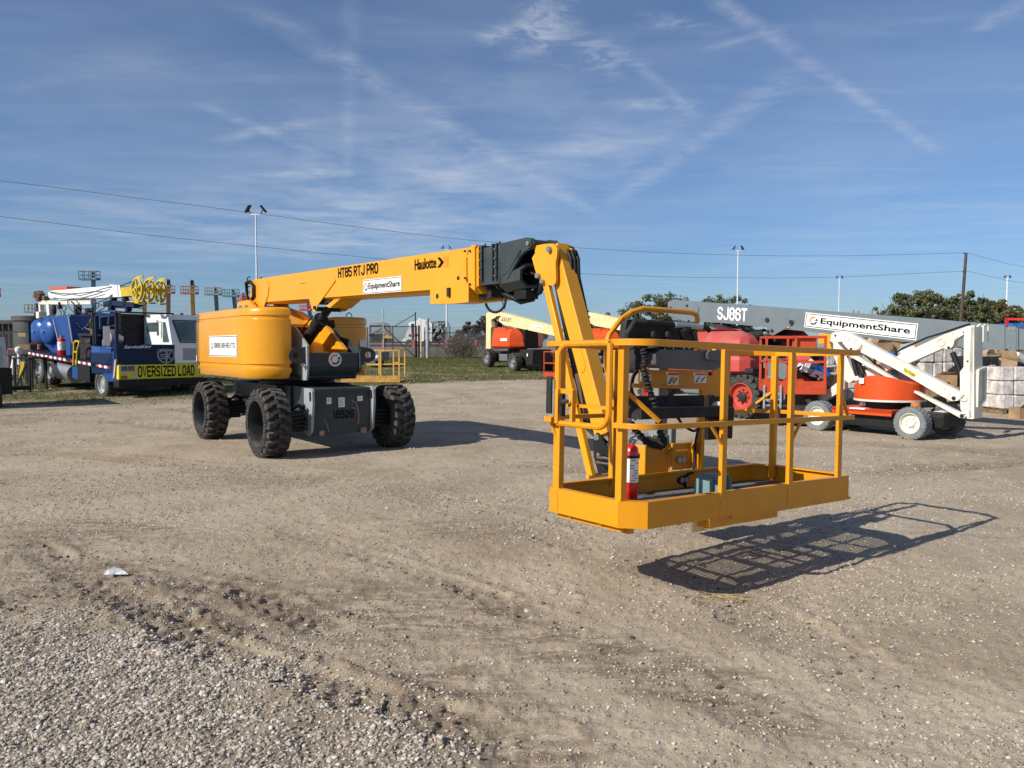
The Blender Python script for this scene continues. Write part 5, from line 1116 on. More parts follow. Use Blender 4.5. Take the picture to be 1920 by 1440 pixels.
# cab
x0 = hx(1552, .05); zt_ = T.Y(*Tz(1600, 428), 0).z; xr = x0+1.55
m_ = MB(); m_.prism([(x0, .05, zc1), (x0, .05, zh+.05), (x0, .30, zt_), (x0, 2.05, zt_+.02), (x0, 2.05, zc1)], (xr-x0, 0, 0))
cab = m_.build('cab', white, truck, bevel=.04)
m_ = MB(); m_.prism([(x0-.012, .95, zh+.42), (x0-.012, 1.7, zh+.42), (x0-.012, 1.7, zt_-.24), (x0-.012, .98, zt_-.24)], (.008, 0, 0)); m_.build('side_window', glass, cab, bevel=.01)
m_ = MB(); m_.prism([(x0-.012, .22, zh+.08), (x0-.012, .62, zh+.08), (x0-.012, .62, zt_-.24), (x0-.012, .44, zt_-.24)], (.008, 0, 0)); m_.build('quarter_window', glass, cab)
def slope(x, z): t = (z-(zh+.05))/(zt_-zh-.05); return (x, .05+.25*t-.012, z)
m_ = MB(); m_.prism([slope(x0+.30, zh-.0+.10), slope(xr-.1, zh+.10), slope(xr-.1, zt_-.22), slope(x0+.17, zt_-.22)], (0, .006, 0)); m_.build('windshield', glass, cab)
m_ = MB(); a_ = [slope(x0+.27, zh+.07), slope(xr-.07, zh+.07), slope(xr-.07, zt_-.19), slope(x0+.13, zt_-.19)]
for k in range(4): m_.beam(Vector(a_[k]), Vector(a_[(k+1) % 4]), .035, .03, (0, 1, 0))
m_.build('window_seal', blk, cab)
m_ = MB().bb((x0+.35, -.0+.036, zc1+.12), (xr-.1, .05, zh-.12)); m_.build('grille_panel', lgrey, cab, bevel=.01)
m_ = MB()
for k in range(3): m_.lathe([(.05, 0), (.05, .05), (.03, .07), (.001, .07)], (x0+.2+.42*k, .6, zt_+.0), (0, 0, 1), 10)
each(m_, 'roof_lamp', mat('lamp_red', (.35, .08, .06), .4), cab)
m_ = MB().box((x0-.1, .75, zt_-.42), (.05, .05, .5)).beam((x0, .75, zt_-.2), (x0-.1, .75, zt_-.3), .02, .02); m_.build('mirror', chrome, cab)
# deck and side
ds = [T.X(*Tz(255, 758), 0), T.X(*Tz(1010, 888), 0)]; zd = (ds[0].z+ds[1].z)/2; yb = ds[0].y
m_ = MB(); m_.prism([(0, .5, ds[1].z), (0, yb, ds[0].z), (0, yb, ds[0].z-.16), (0, .5, ds[1].z-.16)], (2.75, 0, 0)); deck = m_.build('deck', navy, truck)
m_ = MB(); nst = 34
for k in range(nst):
    a_ = .55+(yb-.55)*k/nst; b_ = .55+(yb-.55)*(k+1)/nst; za = ds[1].z+(ds[0].z-ds[1].z)*(a_-.5)/(yb-.5); zb_ = ds[1].z+(ds[0].z-ds[1].z)*(b_-.5)/(yb-.5)
    if 14 < k < 16 or 4 < k < 7: continue
    m_.prism([(-.004, a_, za-.04), (-.004, b_, zb_-.04), (-.004, b_, zb_-.12), (-.004, a_, za-.12)], (.004, 0, 0), k % 2)
each(m_, 'reflective_tape', [mat('tape_red', (.40, .03, .04), .4), stick], deck)
m_ = MB(); m_.bb((.8, .8, .55), (1.0, yb-.2, .85)).bb((1.8, .8, .55), (2.0, yb-.2, .85)); m_.bb((.2, 4.2, .5), (2.6, yb-.3, ds[0].z-.16)).build('chassis_rail', blk, truck)
def twheel(y_, x_=.0, z_=None, r=.5, dual=False, rp=None):
    w_ = MB(); rim(w_, (0, 0, 0), (-1, 0, 0), .29, .30, deep=.35, bolts=10, hub=.42); o = w_.build('wheel', galv, truck); treads(MB(), (0, 0, 0), (-1, 0, 0), r, .30 if not dual else .5, 36, inner=.6).build('tyre', rub, o)
    o.location = (x_+.16, y_, z_); return o
p_ = T.X(*Tz(905, 1065), .02); twheel(p_.y, .02, T.X(*Tz(905, 1200), .02).z+.49); 
o = twheel(p_.y, 2.4, .5)
p_ = T.X(*Tz(345, 925), .1); za = T.X(*Tz(350, 1045), .1).z+.48; twheel(p_.y, .08, za); twheel(p_.y, 2.3, za); p2 = T.X(*Tz(430, 930), .1); twheel(p2.y, .12, za-.02); twheel(p2.y, 2.3, za)
m_ = MB(); m_.prism(tX([(925, 885), (1045, 885), (1040, 1030), (975, 1035), (960, 1000), (930, 975)], 0), (.1, 0, 0)); m_.prism(tX([(1050, 700), (1050, 890), (950, 880), (1000, 790)], .0), (.06, 0, 0)); m_.build('fender', blue, truck)
MB().cyl(T.X(*Tz(560, 930), .25), T.X(*Tz(690, 965), .25), .30, 24).build('fuel_tank', steel, truck)
each(MB().prism(tX([(698, 880), (808, 900), (808, 1040), (700, 1015)], 0), (.5, 0, 0)).prism(tX([(300, 800), (545, 850), (545, 900), (460, 900), (380, 860), (320, 850)], .2), (.5, 0, 0)), 'battery_box', blk, truck)
MB().prism(tX([(650, 900), (698, 900), (698, 1020), (650, 995)], 0), (.5, 0, 0)).build('side_box', blue, truck)
def tbox(name, pts, x, th, m_, bev=.02): return MB().prism(tX(pts, x), (th, 0, 0)).build(name, m_, truck, bevel=bev)
tbox('winch_housing', [(470, 450), (605, 432), (660, 690), (665, 800), (555, 790), (520, 640), (490, 500)], .15, 1.6, blue)
tbox('winch_cover', [(395, 455), (480, 445), (500, 500), (560, 790), (470, 770), (400, 700)], .5, 1.5, blue)
tbox('back_board', [(600, 430), (900, 432), (900, 610), (610, 720)], 1.3, .08, mat('board_navy', (.010, .02, .07), .6)); tbox('back_strip', [(728, 465), (775, 465), (775, 600), (730, 600)], 1.25, .05, bluel); tbox('sky_board', [(600, 430), (1045, 425), (1045, 710), (610, 800)], 1.6, .08, navy)
tbox('engine_box', [(712, 612), (815, 618), (818, 845), (720, 840)], .3, .9, blkd); tbox('engine_top', [(700, 600), (900, 612), (900, 625), (700, 618)], .2, 1.0, dgrey)
p_ = T.X(*Tz(845, 610), .55); MB().cyl(p_+Vector((0, 0, -.2)), T.X(*Tz(845, 505), .55), .11, 16).cyl(T.X(*Tz(845, 500), .55), T.X(*Tz(845, 495), .55)+Vector((.0, -.1, 0)), .15, 12).build('exhaust', mat('exhaust_brown', (.17, .11, .06), .6, .5, var=.3), truck)
MB().lathe([(.001, .12), (.2, .1), (.27, 0), (.27, -.3)], T.X(*Tz(985, 640), .5), (-1, -.4, 0), 24).build('air_cleaner', steel, truck)
tbox('tool_cabinet', [(822, 712), (905, 722), (905, 865), (822, 855)], .05, .6, bluel); tbox('tool_cabinet', [(908, 722), (1000, 730), (1000, 870), (908, 865)], .05, .6, blue)
m_ = MB(); rs = random.Random(31)
for k in range(34):
    c_ = T.X(*Tz(610+rs.random()*290, 470+rs.random()*240), .35+rs.random()*.8)
    if k % 3 == 0: m_.box(c_, (.08+rs.random()*.25, .08+rs.random()*.3, .06+rs.random()*.3))
    elif k % 3 == 1: m_.cyl(c_, c_+Vector((rs.uniform(-.3, .3), rs.uniform(-.5, .5), rs.uniform(-.4, .4))), .02+rs.random()*.04, 8)
    else: m_.tube([c_, c_+Vector((.1, rs.uniform(-.3, .3), -.2)), c_+Vector((.1, rs.uniform(-.6, .6), .1))], .018, 6)
each(m_, 'engine_gear', mat('greasy_steel', (.05, .05, .055), .5, .3, var=.7, scale=6, dust=.4), truck)
m_ = MB()
for k in range(7): a_ = T.X(*Tz(500+22*k, 446), .14); m_.cyl(a_, a_+Vector((0, 0, .05)), .02, 6)
m_.beam(T.X(*Tz(615, 440), .13), T.X(*Tz(655, 690), .13), .03, .05).beam(T.X(*Tz(480, 470), .13), T.X(*Tz(552, 785), .13), .03, .05); m_.build('housing_edge', lgrey, truck)
tbox('winch_box', [(640, 650), (700, 655), (700, 800), (645, 800)], .25, .5, navy)
m_ = MB()
for pts in (((900, 400), (905, 560)), ((900, 402), (1050, 400)), ((1045, 430), (1045, 880)), ((905, 450), (1050, 430)), ((985, 440), (975, 520))): a_, b_ = tX(pts, .05); m_.beam(a_, b_, .05, .05)
m_.build('side_frame', blue, truck)
for cx0, w0_ in ((345, .55), (433, .35)):
    p_ = T.X(*Tz(cx0, 585), w0_); MB().lathe([(.001, .16), (.16, .15), (.34, .10), (.44, .03), (.47, -.05), (.47, -.30), (.42, -.36)], p_, (-1, -.25, 0), 32).build('cable_drum', bluel, truck)
    MB().cyl(p_+Vector((-.15, -.04, 0)), p_+Vector((-.22, -.06, 0)), .03, 8).build('drum_pin', chrome, truck)
m_ = MB()
for pts in (((662, 890), (668, 690)), ((668, 690), (682, 668)), ((682, 668), (718, 672)), ((718, 672), (706, 720)), ((662, 765), (698, 768)), ((688, 890), (700, 725))): a_, b_ = tX(pts, -.03); m_.beam(a_, b_, .05, .05)
m_.build('access_step', yelk, truck)
m_ = MB().box(T.X(*Tz(958, 600), -.25), (.16, .08, .42)).box(T.X(*Tz(955, 685), -.25), (.2, .08, .18)).tube([T.X(*Tz(1040, 530), .0), T.X(*Tz(960, 535), -.25), T.X(*Tz(955, 700), -.25)], .012, 6); m_.build('mirror', chrome, truck, bevel=.02)
MB().prism(tX([(1030, 840), (1045, 830), (1030, 990), (1015, 1010)], -.01), (.04, 0, 0)).build('flap', mat('flap', (.45, .35, .2), .8), truck)
# mast and rigging
XM = 1.3
def mp_(px, py, x=XM): return T.X(*Tz(px, py), x)
m_ = MB(); m_.prism([mp_(*p) for p in ((430, 222), (520, 210), (1075, 165), (1095, 270), (700, 292), (540, 303), (440, 280))], (.35, 0, 0)); m_.prism([mp_(*p, XM-.03) for p in ((985, 160), (1050, 165), (1060, 262), (990, 225))], (.41, 0, 0))
mast = m_.build('mast', white, truck, bevel=.015)
MB().prism([mp_(*p) for p in ((345, 305), (815, 305), (815, 338), (350, 340))], (.2, 0, 0)).beam(mp_(450, 340), mp_(460, 440), .2, .25).beam(mp_(370, 340), mp_(380, 440), .15, .15).box(mp_(375, 435), (.3, .3, .25)).build('mast_support', cwhite, truck)
m_ = MB(); rs = random.Random(4)
for k in range(14): c_ = mp_(320+rs.random()*100, 240+rs.random()*50); m_.box(c_, (.2, .1+rs.random()*.15, .06+rs.random()*.1), Matrix.Rotation(rs.random(), 3, 'X'))
m_.build('mast_head', rust, truck); MB().prism([mp_(*p) for p in ((440, 182), (600, 178), (606, 205), (520, 212), (440, 200))], (.5, 0, 0)).build('mast_cap', mat('cap_red', (.55, .10, .04), .5, dust=.2), truck)
m_ = MB()
for pts in (((1025, 275), (1005, 410)), ((1125, 280), (1160, 400)), ((950, 340), (1000, 325)), ((1000, 325), (1225, 345)), ((1010, 330), (1000, 400))): a_, b_ = [mp_(*p) for p in pts]; m_.beam(a_, b_, .16, .16)
m_.prism([mp_(*p) for p in ((940, 335), (1220, 340), (1160, 372), (1010, 372))], (.3, 0, 0)); m_.build('mast_rest', navy, truck)
m_ = MB(); m_.prism([mp_(*p) for p in ((1085, 190), (1210, 172), (1215, 262), (1090, 268))], (.3, 0, 0)); m_.beam(mp_(1150, 325), mp_(1290, 318), .1, .1); blk_ = m_.build('sheave_block', yelk, truck, bevel=.02)
pc = mp_(1236, 205, XM-.35)
for k in range(3):
    c_ = pc+Vector((.36*k, 0, -.01*k)); m_ = MB(); r_ = .37
    m_.lathe([(r_, .03), (r_*.92, .0), (r_, -.03), (r_*.86, -.04), (r_*.80, 0), (r_*.86, .04)], c_, (1, 0, 0), 36, closed=True); m_.lathe([(.10, .06), (.10, -.06), (.001, -.06)], c_, (1, 0, 0), 16); m_.lathe([(.001, .06), (.1, .06)], c_, (1, 0, 0), 16)
    for j in range(5): a_ = j*6.283/5+k; m_.beam(c_, c_+Vector((0, math.cos(a_), math.sin(a_)))*r_*.84, .04, .07, (1, 0, 0))
    m_.beam(c_+Vector((0.1, -.20, .40)), c_+Vector((.1, .22, .40)), .04, .05).beam(c_+Vector((0.1, -.2, -.40)), c_+Vector((.1, .2, -.40)), .04, .05); m_.build('sheave', yelk, blk_)
MB().cyl(pc+Vector((-.1, 0, 0)), pc+Vector((.95, 0, 0)), .05, 12).build('axle', yelk, blk_)
m_ = MB(); rs = random.Random(9)
def sag(a_, b_, s): return [a_+(b_-a_)*t+Vector((rs.uniform(-.06, .06), 0, -s*4*t*(1-t))) for t in np.linspace(0, 1, 9)]
for pts, s in ((((440, 225), (1000, 180)), .15), (((470, 280), (930, 230)), .12), (((1080, 170), (1210, 130)), .0), (((600, 300), (700, 430)), .1), (((560, 340), (640, 430)), .3), (((700, 300), (690, 420)), .1), (((640, 310), (760, 430)), .1), (((700, 330), (900, 330)), .25), (((820, 330), (1000, 250)), .1),
              (((520, 340), (590, 430)), .25), (((750, 420), (960, 345)), .15), (((780, 420), (1010, 380)), .05), (((650, 320), (860, 430)), .2), (((880, 330), (780, 430)), .0), (((590, 345), (590, 430)), 0), (((900, 340), (1000, 300)), .1), (((480, 345), (500, 400)), .0)):
    m_.tube(sag(mp_(*pts[0], XM-.05), mp_(*pts[1], XM-.05), s), .016, 5)
each(m_, 'cable', dgrey, truck)
each(MB().lathe([(.09, .0), (.07, .15), (.02, .2)], mp_(488, 385), (0, 0, 1), 8).lathe([(.09, 0), (.07, -.15), (.02, -.25)], mp_(488, 385), (0, 0, 1), 8).box(mp_(700, 390), (.2, .2, .35)).box(mp_(800, 400), (.2, .2, .2)).box(mp_(540, 350), (.1, .1, .25)), 'hook_block', blkd, truck)
ep = T.X(*Tz(594, 802), .0); extinguisher('fire_extinguisher', 'red fire extinguisher with a silver band standing on the side of the blue truck', T.M @ Matrix.Translation((-.12, ep.y, ep.z)), .12, .68)
# junk on the rear deck
MB().bb(T.X(*Tz(270, 700), .1), T.X(*Tz(380, 745), .9)).build('rear_gear', rust, truck); MB().cyl(T.X(*Tz(355, 745), .3), T.X(*Tz(355, 700), .3), .07, 10).build('red_pipe', mat('pipe_red', (.4, .1, .06), .6), truck); MB().beam(T.X(*Tz(268, 690), .1), T.X(*Tz(262, 500), .1), .07, .07).beam(T.X(*Tz(262, 500), .1), T.X(*Tz(240, 512), .1), .07, .05).build('rear_post', navy, truck)

# ---------------- orange boom lifts behind ----------------
def small_wheel(parent, loc, r, w_, ax, mrim, lug=True, phase=0, mh=None):
    m_ = MB(); rim(m_, (0, 0, 0), (-1, 0, 0), r*.62, w_, deep=.35, bolts=8); o = m_.build('wheel', [mrim, mh or mrim], parent)
    if lug: tyre(MB(), (0, 0, 0), (-1, 0, 0), r, w_, 17, rib=False, lug_h=r*.11, inner=.6).build('tyre', rub, o)
    else: treads(MB(), (0, 0, 0), (-1, 0, 0), r, w_, 26).build('tyre', rubg, o)
    o.location = loc; o.rotation_euler = (phase, 0, 0 if ax < 0 else math.pi); return o
Jz = zoom(680, 560, 5.0526)
J = fr_dir((.33, 39.6, 0), (.5, -.87)); jz = .42
jl = thing('boom_lift', 'orange boom lift with a cream boom on the grass left of the hanging yellow jib', 'boom lift', J.M, 'orange boom lifts with cream booms')
def jX(pts, v): return [J.X(*Jz(*p), v) for p in pts]
for px, pb, s in ((1425, 690, -1.05), (1180, 640, -1.05)):
    p_ = J.X(*Jz(px, pb), s); small_wheel(jl, (s+.1, p_.y, p_.z+.45), .47, .38, -1, steel, phase=px)
    small_wheel(jl, (1.05, p_.y, p_.z+.47), .47, .38, 1, steel, phase=px+1)
yA, yB = J.X(*Jz(1425, 690), -1.05).y, J.X(*Jz(1180, 640), -1.05).y
m_ = MB().bb((-.55, yA-1.0, jz+.30), (.55, yA+.5, jz+1.05)).bb((-.5, yA, jz+.5), (.5, yB+.4, jz+.95)); m_.cyl((-.9, yA, jz+.45), (.9, yA, jz+.45), .12, 10).cyl((-.9, yB, jz+.5), (.9, yB, jz+.5), .12, 10); ch_ = m_.build('chassis', blkd, jl, bevel=.03)
MB().bb((-.56, yA-.6, jz+.7), (-.57, yA-.5, jz+.85)).build('sticker', stick, ch_); MB().bb((-.85, yA+1.0, jz+.45), (-.5, yB-.9, jz+.8)).build('hydraulic_block', steel, jl, bevel=.03)
MB().cyl((0, (yA+yB)/2, jz+.9), (0, (yA+yB)/2, jz+1.15), .5, 20).build('slew_ring', blkd, jl)
zt1 = J.X(*Jz(1235, 275), -1.1).z; zb1 = J.X(*Jz(1215, 470), -1.1).z; ya = J.X(*Jz(1215, 400), -1.1).y; yb_ = J.X(*Jz(1392, 400), -1.1).y; yc = J.X(*Jz(1515, 400), -.5).y
co_ = [(-.35, ya), (-1.0, ya), (-1.12, ya-.12), (-1.12, yb_), (-.42, yc), (-.35, yc+.3)]
cw_ = MB().loft(co_, [(zb1+.0, .12), (zb1+.10, 0), (zb1+(zt1-zb1)*.25, .0), (zb1+(zt1-zb1)*.27, .03), (zt1-.5, .03), (zt1-.28, .10), (zt1-.10, .25)]).build('cowl', orng, jl, angle=25)
MB().prism(jX([(1240, 278), (1350, 272), (1360, 305), (1240, 330)], -.95), (.5, 0, 0)).build('cowl_top', orng, jl, bevel=.03)
MB().prism(jX([(1345, 262), (1362, 262), (1385, 305), (1362, 308)], -.8), (.06, 0, 0)).build('exhaust_fin', blk, jl)
q = (J.X(*Jz(1305, 402), -1.125), J.X(*Jz(1368, 402), -1.125), J.X(*Jz(1305, 375), -1.125)); plate('sign_plate', stick, cw_, q, .004)
m_ = MB(); yk = J.X(*Jz(1585, 480), -.2).y; m_.bb((-.42, yc-.05, zb1), (.35, yc+1.2, zt1-.12)); m_.build('front_panel', blk, jl, bevel=.03)
co2 = [(.35, yc+2.6), (.35, yc+.25), (.45, yc+.05), (1.0, yc+.5), (1.12, yc+.9), (1.12, yc+2.6)]
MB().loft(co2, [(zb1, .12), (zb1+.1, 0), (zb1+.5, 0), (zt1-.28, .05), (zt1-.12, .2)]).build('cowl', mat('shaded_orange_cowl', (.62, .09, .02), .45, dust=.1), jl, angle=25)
MB().prism(jX([(1170, 140), (1185, 130), (1240, 130), (1290, 160), (1215, 200), (1222, 270), (1212, 290), (1212, 480), (1168, 480)], -.32), (.4, 0, 0)).build('mast', cream, jl, bevel=.02)
bo = [J.X(*Jz(*p), -.2) for p in ((1185, 133), (1300, 127), (1345, 138), (1880, 278), (1880, 365), (1340, 250), (1230, 175))]
bm_ = MB().prism(bo, (.4, 0, 0)).build('boom', cream, jl, bevel=.02)
MB().prism(jX([(1195, 180), (1260, 165), (1285, 200), (1275, 270), (1240, 270), (1200, 200)], -.1), (.3, 0, 0)).cyl(J.X(*Jz(1272, 200), -.3), J.X(*Jz(1272, 165), -.3), .05, 10).build('linkage', blkd, jl)
q = [J.X(*Jz(*p), -.205) for p in ((1313, 208), (1404, 222), (1316, 172))]; text('maker_lettering', 'JLG LIFT', ink, bm_, q[0], q[1], q[2], bold=.03, shear=.1)
q = [J.X(*Jz(*p), -.205) for p in ((1590, 276), (1706, 304), (1590, 238))]; pp = plate('sign_plate', stick, bm_, q, .004, frame=mat('orange_red_frame', (.7, .2, .15), .5)); text_in('sign_lettering', 'SITEPRO', lgrey, pp, q, .24, .94, .3, .7, bold=.01, ext=.01); text_in('sign_mark', '0', inko, pp, q, .07, .16, .28, .72, ext=.01)
MB().cyl(J.X(*Jz(1500, 300), 0), J.X(*Jz(1330, 420), 0), .09, 12).build('lift_cylinder', blkd, jl)
# its orange basket
p_ = at(1019, 706, 33); q_ = at(1075, 715, 32)
M_ = J.M @ Matrix.Translation(J.I @ Vector((q_.x-.15, 32.4, p_.z+.02))); Mi = J.I @ M_
cg = cage(MB(), Mi, 1.9, .9, 1.05, .045, .20, posts=(5, 2)).build('platform', orng2, jl)
MB().beam(Mi @ Vector((0, .5, .5)), J.X(*Jz(1880, 320), 0), .2, .25).build('jib', cream, jl)
# second one further right: same kind, moved
jl2 = copy_tree(jl, None, 'orange boom lift with a cream boom half hidden between the jib and the console')
for o in [x for x in bpy.data.objects if x.parent in [y for y in bpy.data.objects if y.parent == jl2] and ('lettering' in x.name or 'sign' in x.name)]:
    for c_ in [x for x in bpy.data.objects if x.parent == o]: bpy.data.objects.remove(c_)
    bpy.data.objects.remove(o)
jl2.matrix_world = Matrix.Translation((4.6, -1.5, -.08)) @ J.M

# ---------------- grey scissor-coloured giant boom lift at right ----------------
S = fr_dir((5.15, 18.85, 0), (.605, -.796))
sj = thing('boom_lift', 'large grey boom lift with faded red cowls and red wheels behind the yellow basket', 'boom lift', S.M)
def sX(pts, v): return [S.X(*p, v) for p in pts]
for (px, py, x_) in ((1388, 785, -1.15), (1222, 768, -1.15)):
    p_ = S.X(px, py, x_); small_wheel(sj, (x_+.16, p_.y, .49), .49, .38, -1, rimr, phase=.3, mh=dgrey); small_wheel(sj, (1.0, p_.y, .49), .49, .38, 1, rimr, phase=.7, mh=dgrey)
y1s, y2s = S.X(1388, 785, -1.15).y, S.X(1222, 768, -1.15).y
m_ = MB(); m_.bb((-.5, y1s-.5, .45), (.5, y2s+.4, .95)); m_.cyl((-.9, y1s, .5), (.9, y1s, .5), .12, 12).cyl((-.9, y2s, .5), (.9, y2s, .5), .12, 12); m_.prism([(-.62, y1s+.6, .85), (-.62, y1s-.75, .80), (-.62, y1s-1.05, .6), (-.62, y1s-1.05, .35), (-.62, y1s+.2, .45)], (1.24, 0, 0)); m_.build('chassis', sky1, sj, bevel=.02)
MB().cyl((0, (y1s+y2s)/2, .9), (0, (y1s+y2s)/2, 1.15), .55, 24).bb((-1.0, y1s-.2, 1.02), (1.0, y2s+.4, 1.12)).build('slew_ring', blkd, sj)
m_ = MB(); m_.prism(sX([(1290, 622), (1330, 612), (1352, 622), (1400, 650), (1420, 668), (1500, 690), (1495, 695), (1440, 730), (1440, 745), (1290, 745)], -.45), (.9, 0, 0)); m_.build('turret', sky1, sj, bevel=.02)
# red cowl outline with rounded, stepped body
ycl0, ycl1 = S.X(1394, 690, -1.15).y, y2s+.6
rcw = [(-.5, ycl1)]+[(-1.0, ycl1), (-1.15, ycl1-.15), (-1.18, ycl0+.5), (-1.1, ycl0+.15), (-.9, ycl0), (-.5, ycl0-.02)]
def zS(py): return S.X(1370, py, -1.15).z
MB().loft(rcw, [(zS(700), .06), (zS(696), .0), (zS(675), .0), (zS(672), .025), (zS(668), .03), (zS(664), 0), (zS(655), .0), (zS(645), .03), (zS(630), .12), (zS(620), .30), (zS(616), .45)]).build('cowl', skyr, sj, angle=30)
rcw2 = [(1.15, ycl0+.1), (1.15, ycl1), (.5, ycl1), (.5, ycl0-.6), (.8, ycl0-.5)]
MB().loft(rcw2, [(zS(700), .06), (zS(696), 0), (zS(655), 0), (zS(630), .1), (zS(616), .3)]).build('cowl', skyr, sj, angle=30)
m_ = MB(); m_.prism(sX([(1300, 615), (1345, 608), (1365, 616), (1440, 668), (1442, 690), (1395, 668), (1340, 628)], -.35), (.7, 0, 0)); m_.prism(sX([(1395, 617), (1465, 630), (1460, 650), (1400, 650)], .5), (.5, 0, 0)); m_.build('turret_top', mat('dark_cover', (.05, .02, .03), .6), sj, bevel=.03)
# boom
bp_ = sX([(1254, 565), (1262, 562.5), (1350, 568.5), (1500, 580), (1700, 594.5), (1884, 610), (1884, 657.5), (1700, 641), (1560, 627), (1500, 620), (1350, 605), (1300, 603), (1262, 600), (1254, 590)], -.22)
sb = MB().prism(bp_, (.44, 0, 0)).build('boom', sky1, sj, bevel=.012)
m_ = MB(); m_.prism(sX([(1253, 567), (1264, 561), (1302, 566), (1311, 576), (1308, 603), (1290, 604), (1254, 592)], -.222), (-.02, 0, 0))
m_.prism(sX([(1435, 594), (1440, 591), (1483, 594), (1490, 601), (1488, 608), (1450, 629), (1444, 627), (1434, 602)], -.222), (-.016, 0, 0)); each(m_, 'reinforcing_plate', sky1, sb, bevel=.005)
m_ = MB()
for px, py, r_ in ((1258, 577, .03), (1289, 573, .028), (1439, 600, .05), (1484, 604, .05), (1448, 620, .035), (1292, 602, .03)): a_ = S.X(px, py, -.236); m_.cyl(a_, a_+Vector((-.03, 0, 0)), r_, 14)
each(m_, 'pin', dgrey, sb)
MB().prism(sX([(1475, 615), (1478, 611), (1481, 615)], -.24), (-.002, 0, 0)).build('warning_triangle', yelk, sb)
q = sX([(1345, 599), (1400, 603), (1346, 575)], -.225); text('model_lettering', 'SJ86T', inkw, sb, q[0], q[1], q[2], bold=.05)
q = sX([(1508, 613.5), (1718, 638.5), (1511, 585.5)], -.226)
pd = plate('sign_plate', stick, sb, (q[0], q[1], q[2]), .006, frame=ink); text_in('sign_lettering', 'EquipmentShare', ink, pd, q, .155, .945, .24, .74, bold=.020, ext=.012); gear('emblem', pd, q, .085, .5, .30, ext=.012)
m_ = MB(); x_ = -.18; m_.prism(sX([(1884, 613), (1909, 614.5), (1909, 656), (1884, 654)], -.20), (.40, 0, 0)); m_.prism(sX([(1890, 611.5), (1905, 612.5), (1905, 658), (1890, 656.5)], -.215), (.43, 0, 0)); m_.prism(sX([(1909, 616), (2050, 630), (2050, 672), (1909, 655)], -.16), (.32, 0, 0)); m_.build('extension_sleeve', sky1, sb, bevel=.006)
m_ = MB()
for px in (1868, 1893, 1902):
    for py in (618, 650): a_ = S.X(px, py, -.222); m_.cyl(a_, a_+Vector((-.01, 0, 0)), .014, 6)
each(m_, 'bolt', steel, sb)
p0, p1 = S.X(1452, 622, 0), S.X(1366, 640, 0); d = p1-p0
m_ = MB().cyl(p0+d*.2, p1+d*.25, .12, 20).cyl(p0+Vector((-.25, 0, 0)), p0+Vector((.25, 0, 0)), .04, 12); cy = m_.build('lift_cylinder', blkd, sj); MB().cyl(p0, p0+d*.25, .07, 16).build('rod', steel, cy)
MB().prism(sX([(1450, 628), (1490, 616), (1465, 640), (1450, 640)], .1), (.2, 0, 0)).build('clevis', blkd, sb)
MB().tube(sX([(1352, 628), (1362, 622), (1370, 632), (1368, 645)], -.5), .03, 8).build('hose', blk, sj)
MB().cyl(S.X(1401, 703, -.8), S.X(1401, 685, -.8), .035, 10).build('pin_post', steel, sj)

# ---------------- orange service basket with ladder, full of junk ----------------
K_ = fr_dir((S.M @ S.X(1490, 760, -.9)).to_tuple()[:2]+(0,), (.605, -.796)) if False else None
o_ = gr(1493, 772); Kf = Fr((at(1440, 720, 15.3).x, 15.3, 0), R(-12)); 
def kz(px, py): return Kf.Y(px, py, 0)
wK = kz(1546, 740).x-kz(1436, 740).x; zf = kz(1440, 735).z; zk = kz(1440, 632).z-zf
ob = thing('work_platform', 'worn orange-red work platform with a ladder, filled with scrap, in front of the grey lift', 'platform', Kf.M)
x0 = kz(1436, 740).x; M_ = Matrix.Translation((x0+wK/2, .55, zf)); cage(MB(), M_, wK, 1.1, zk, .045, .22, posts=(3, 3)).build('guard_rails', orng2, ob, bevel=.004)
m_ = MB().bb((x0-.03, -.02, zf-.04), (x0+wK+.03, -.045, zf+.12)).bb((x0+wK*.45, .05, zf+zk*.68), (x0+wK*.85, .12, zf+zk-.02)); each(m_, 'front_panel', orng2, ob, bevel=.01)
m_ = MB().bb((x0+.5, .2, zf-.65), (x0+1.0, 1.0, zf-.05)).bb((x0+.2, .3, .1), (x0+1.1, 1.1, zf-.45)); rs = random.Random(12)
for k in range(16): m_.box((x0+.15+rs.random()*1.0, .1+rs.random()*.3, zf-.12-rs.random()*.5), (.05+rs.random()*.2, .1, .04+rs.random()*.12), Matrix.Rotation(rs.random()*2, 3, 'Y'))
m_.build('undercarriage', mat('dark_rusty_gear', (.05, .03, .025), .7, var=.5, dust=.2), ob)
m_ = MB()
for px in (1433, 1464): m_.beam(Kf.Y(px, 722, -.06), Kf.Y(px-1, 766, -.12), .035, .03)
for k in range(3): m_.beam(Kf.Y(1433, 738+11*k, -.08), Kf.Y(1464, 738+11*k, -.08), .03, .03, (0, 0, 1))
m_.build('ladder', galv, ob)
rs = random.Random(21)
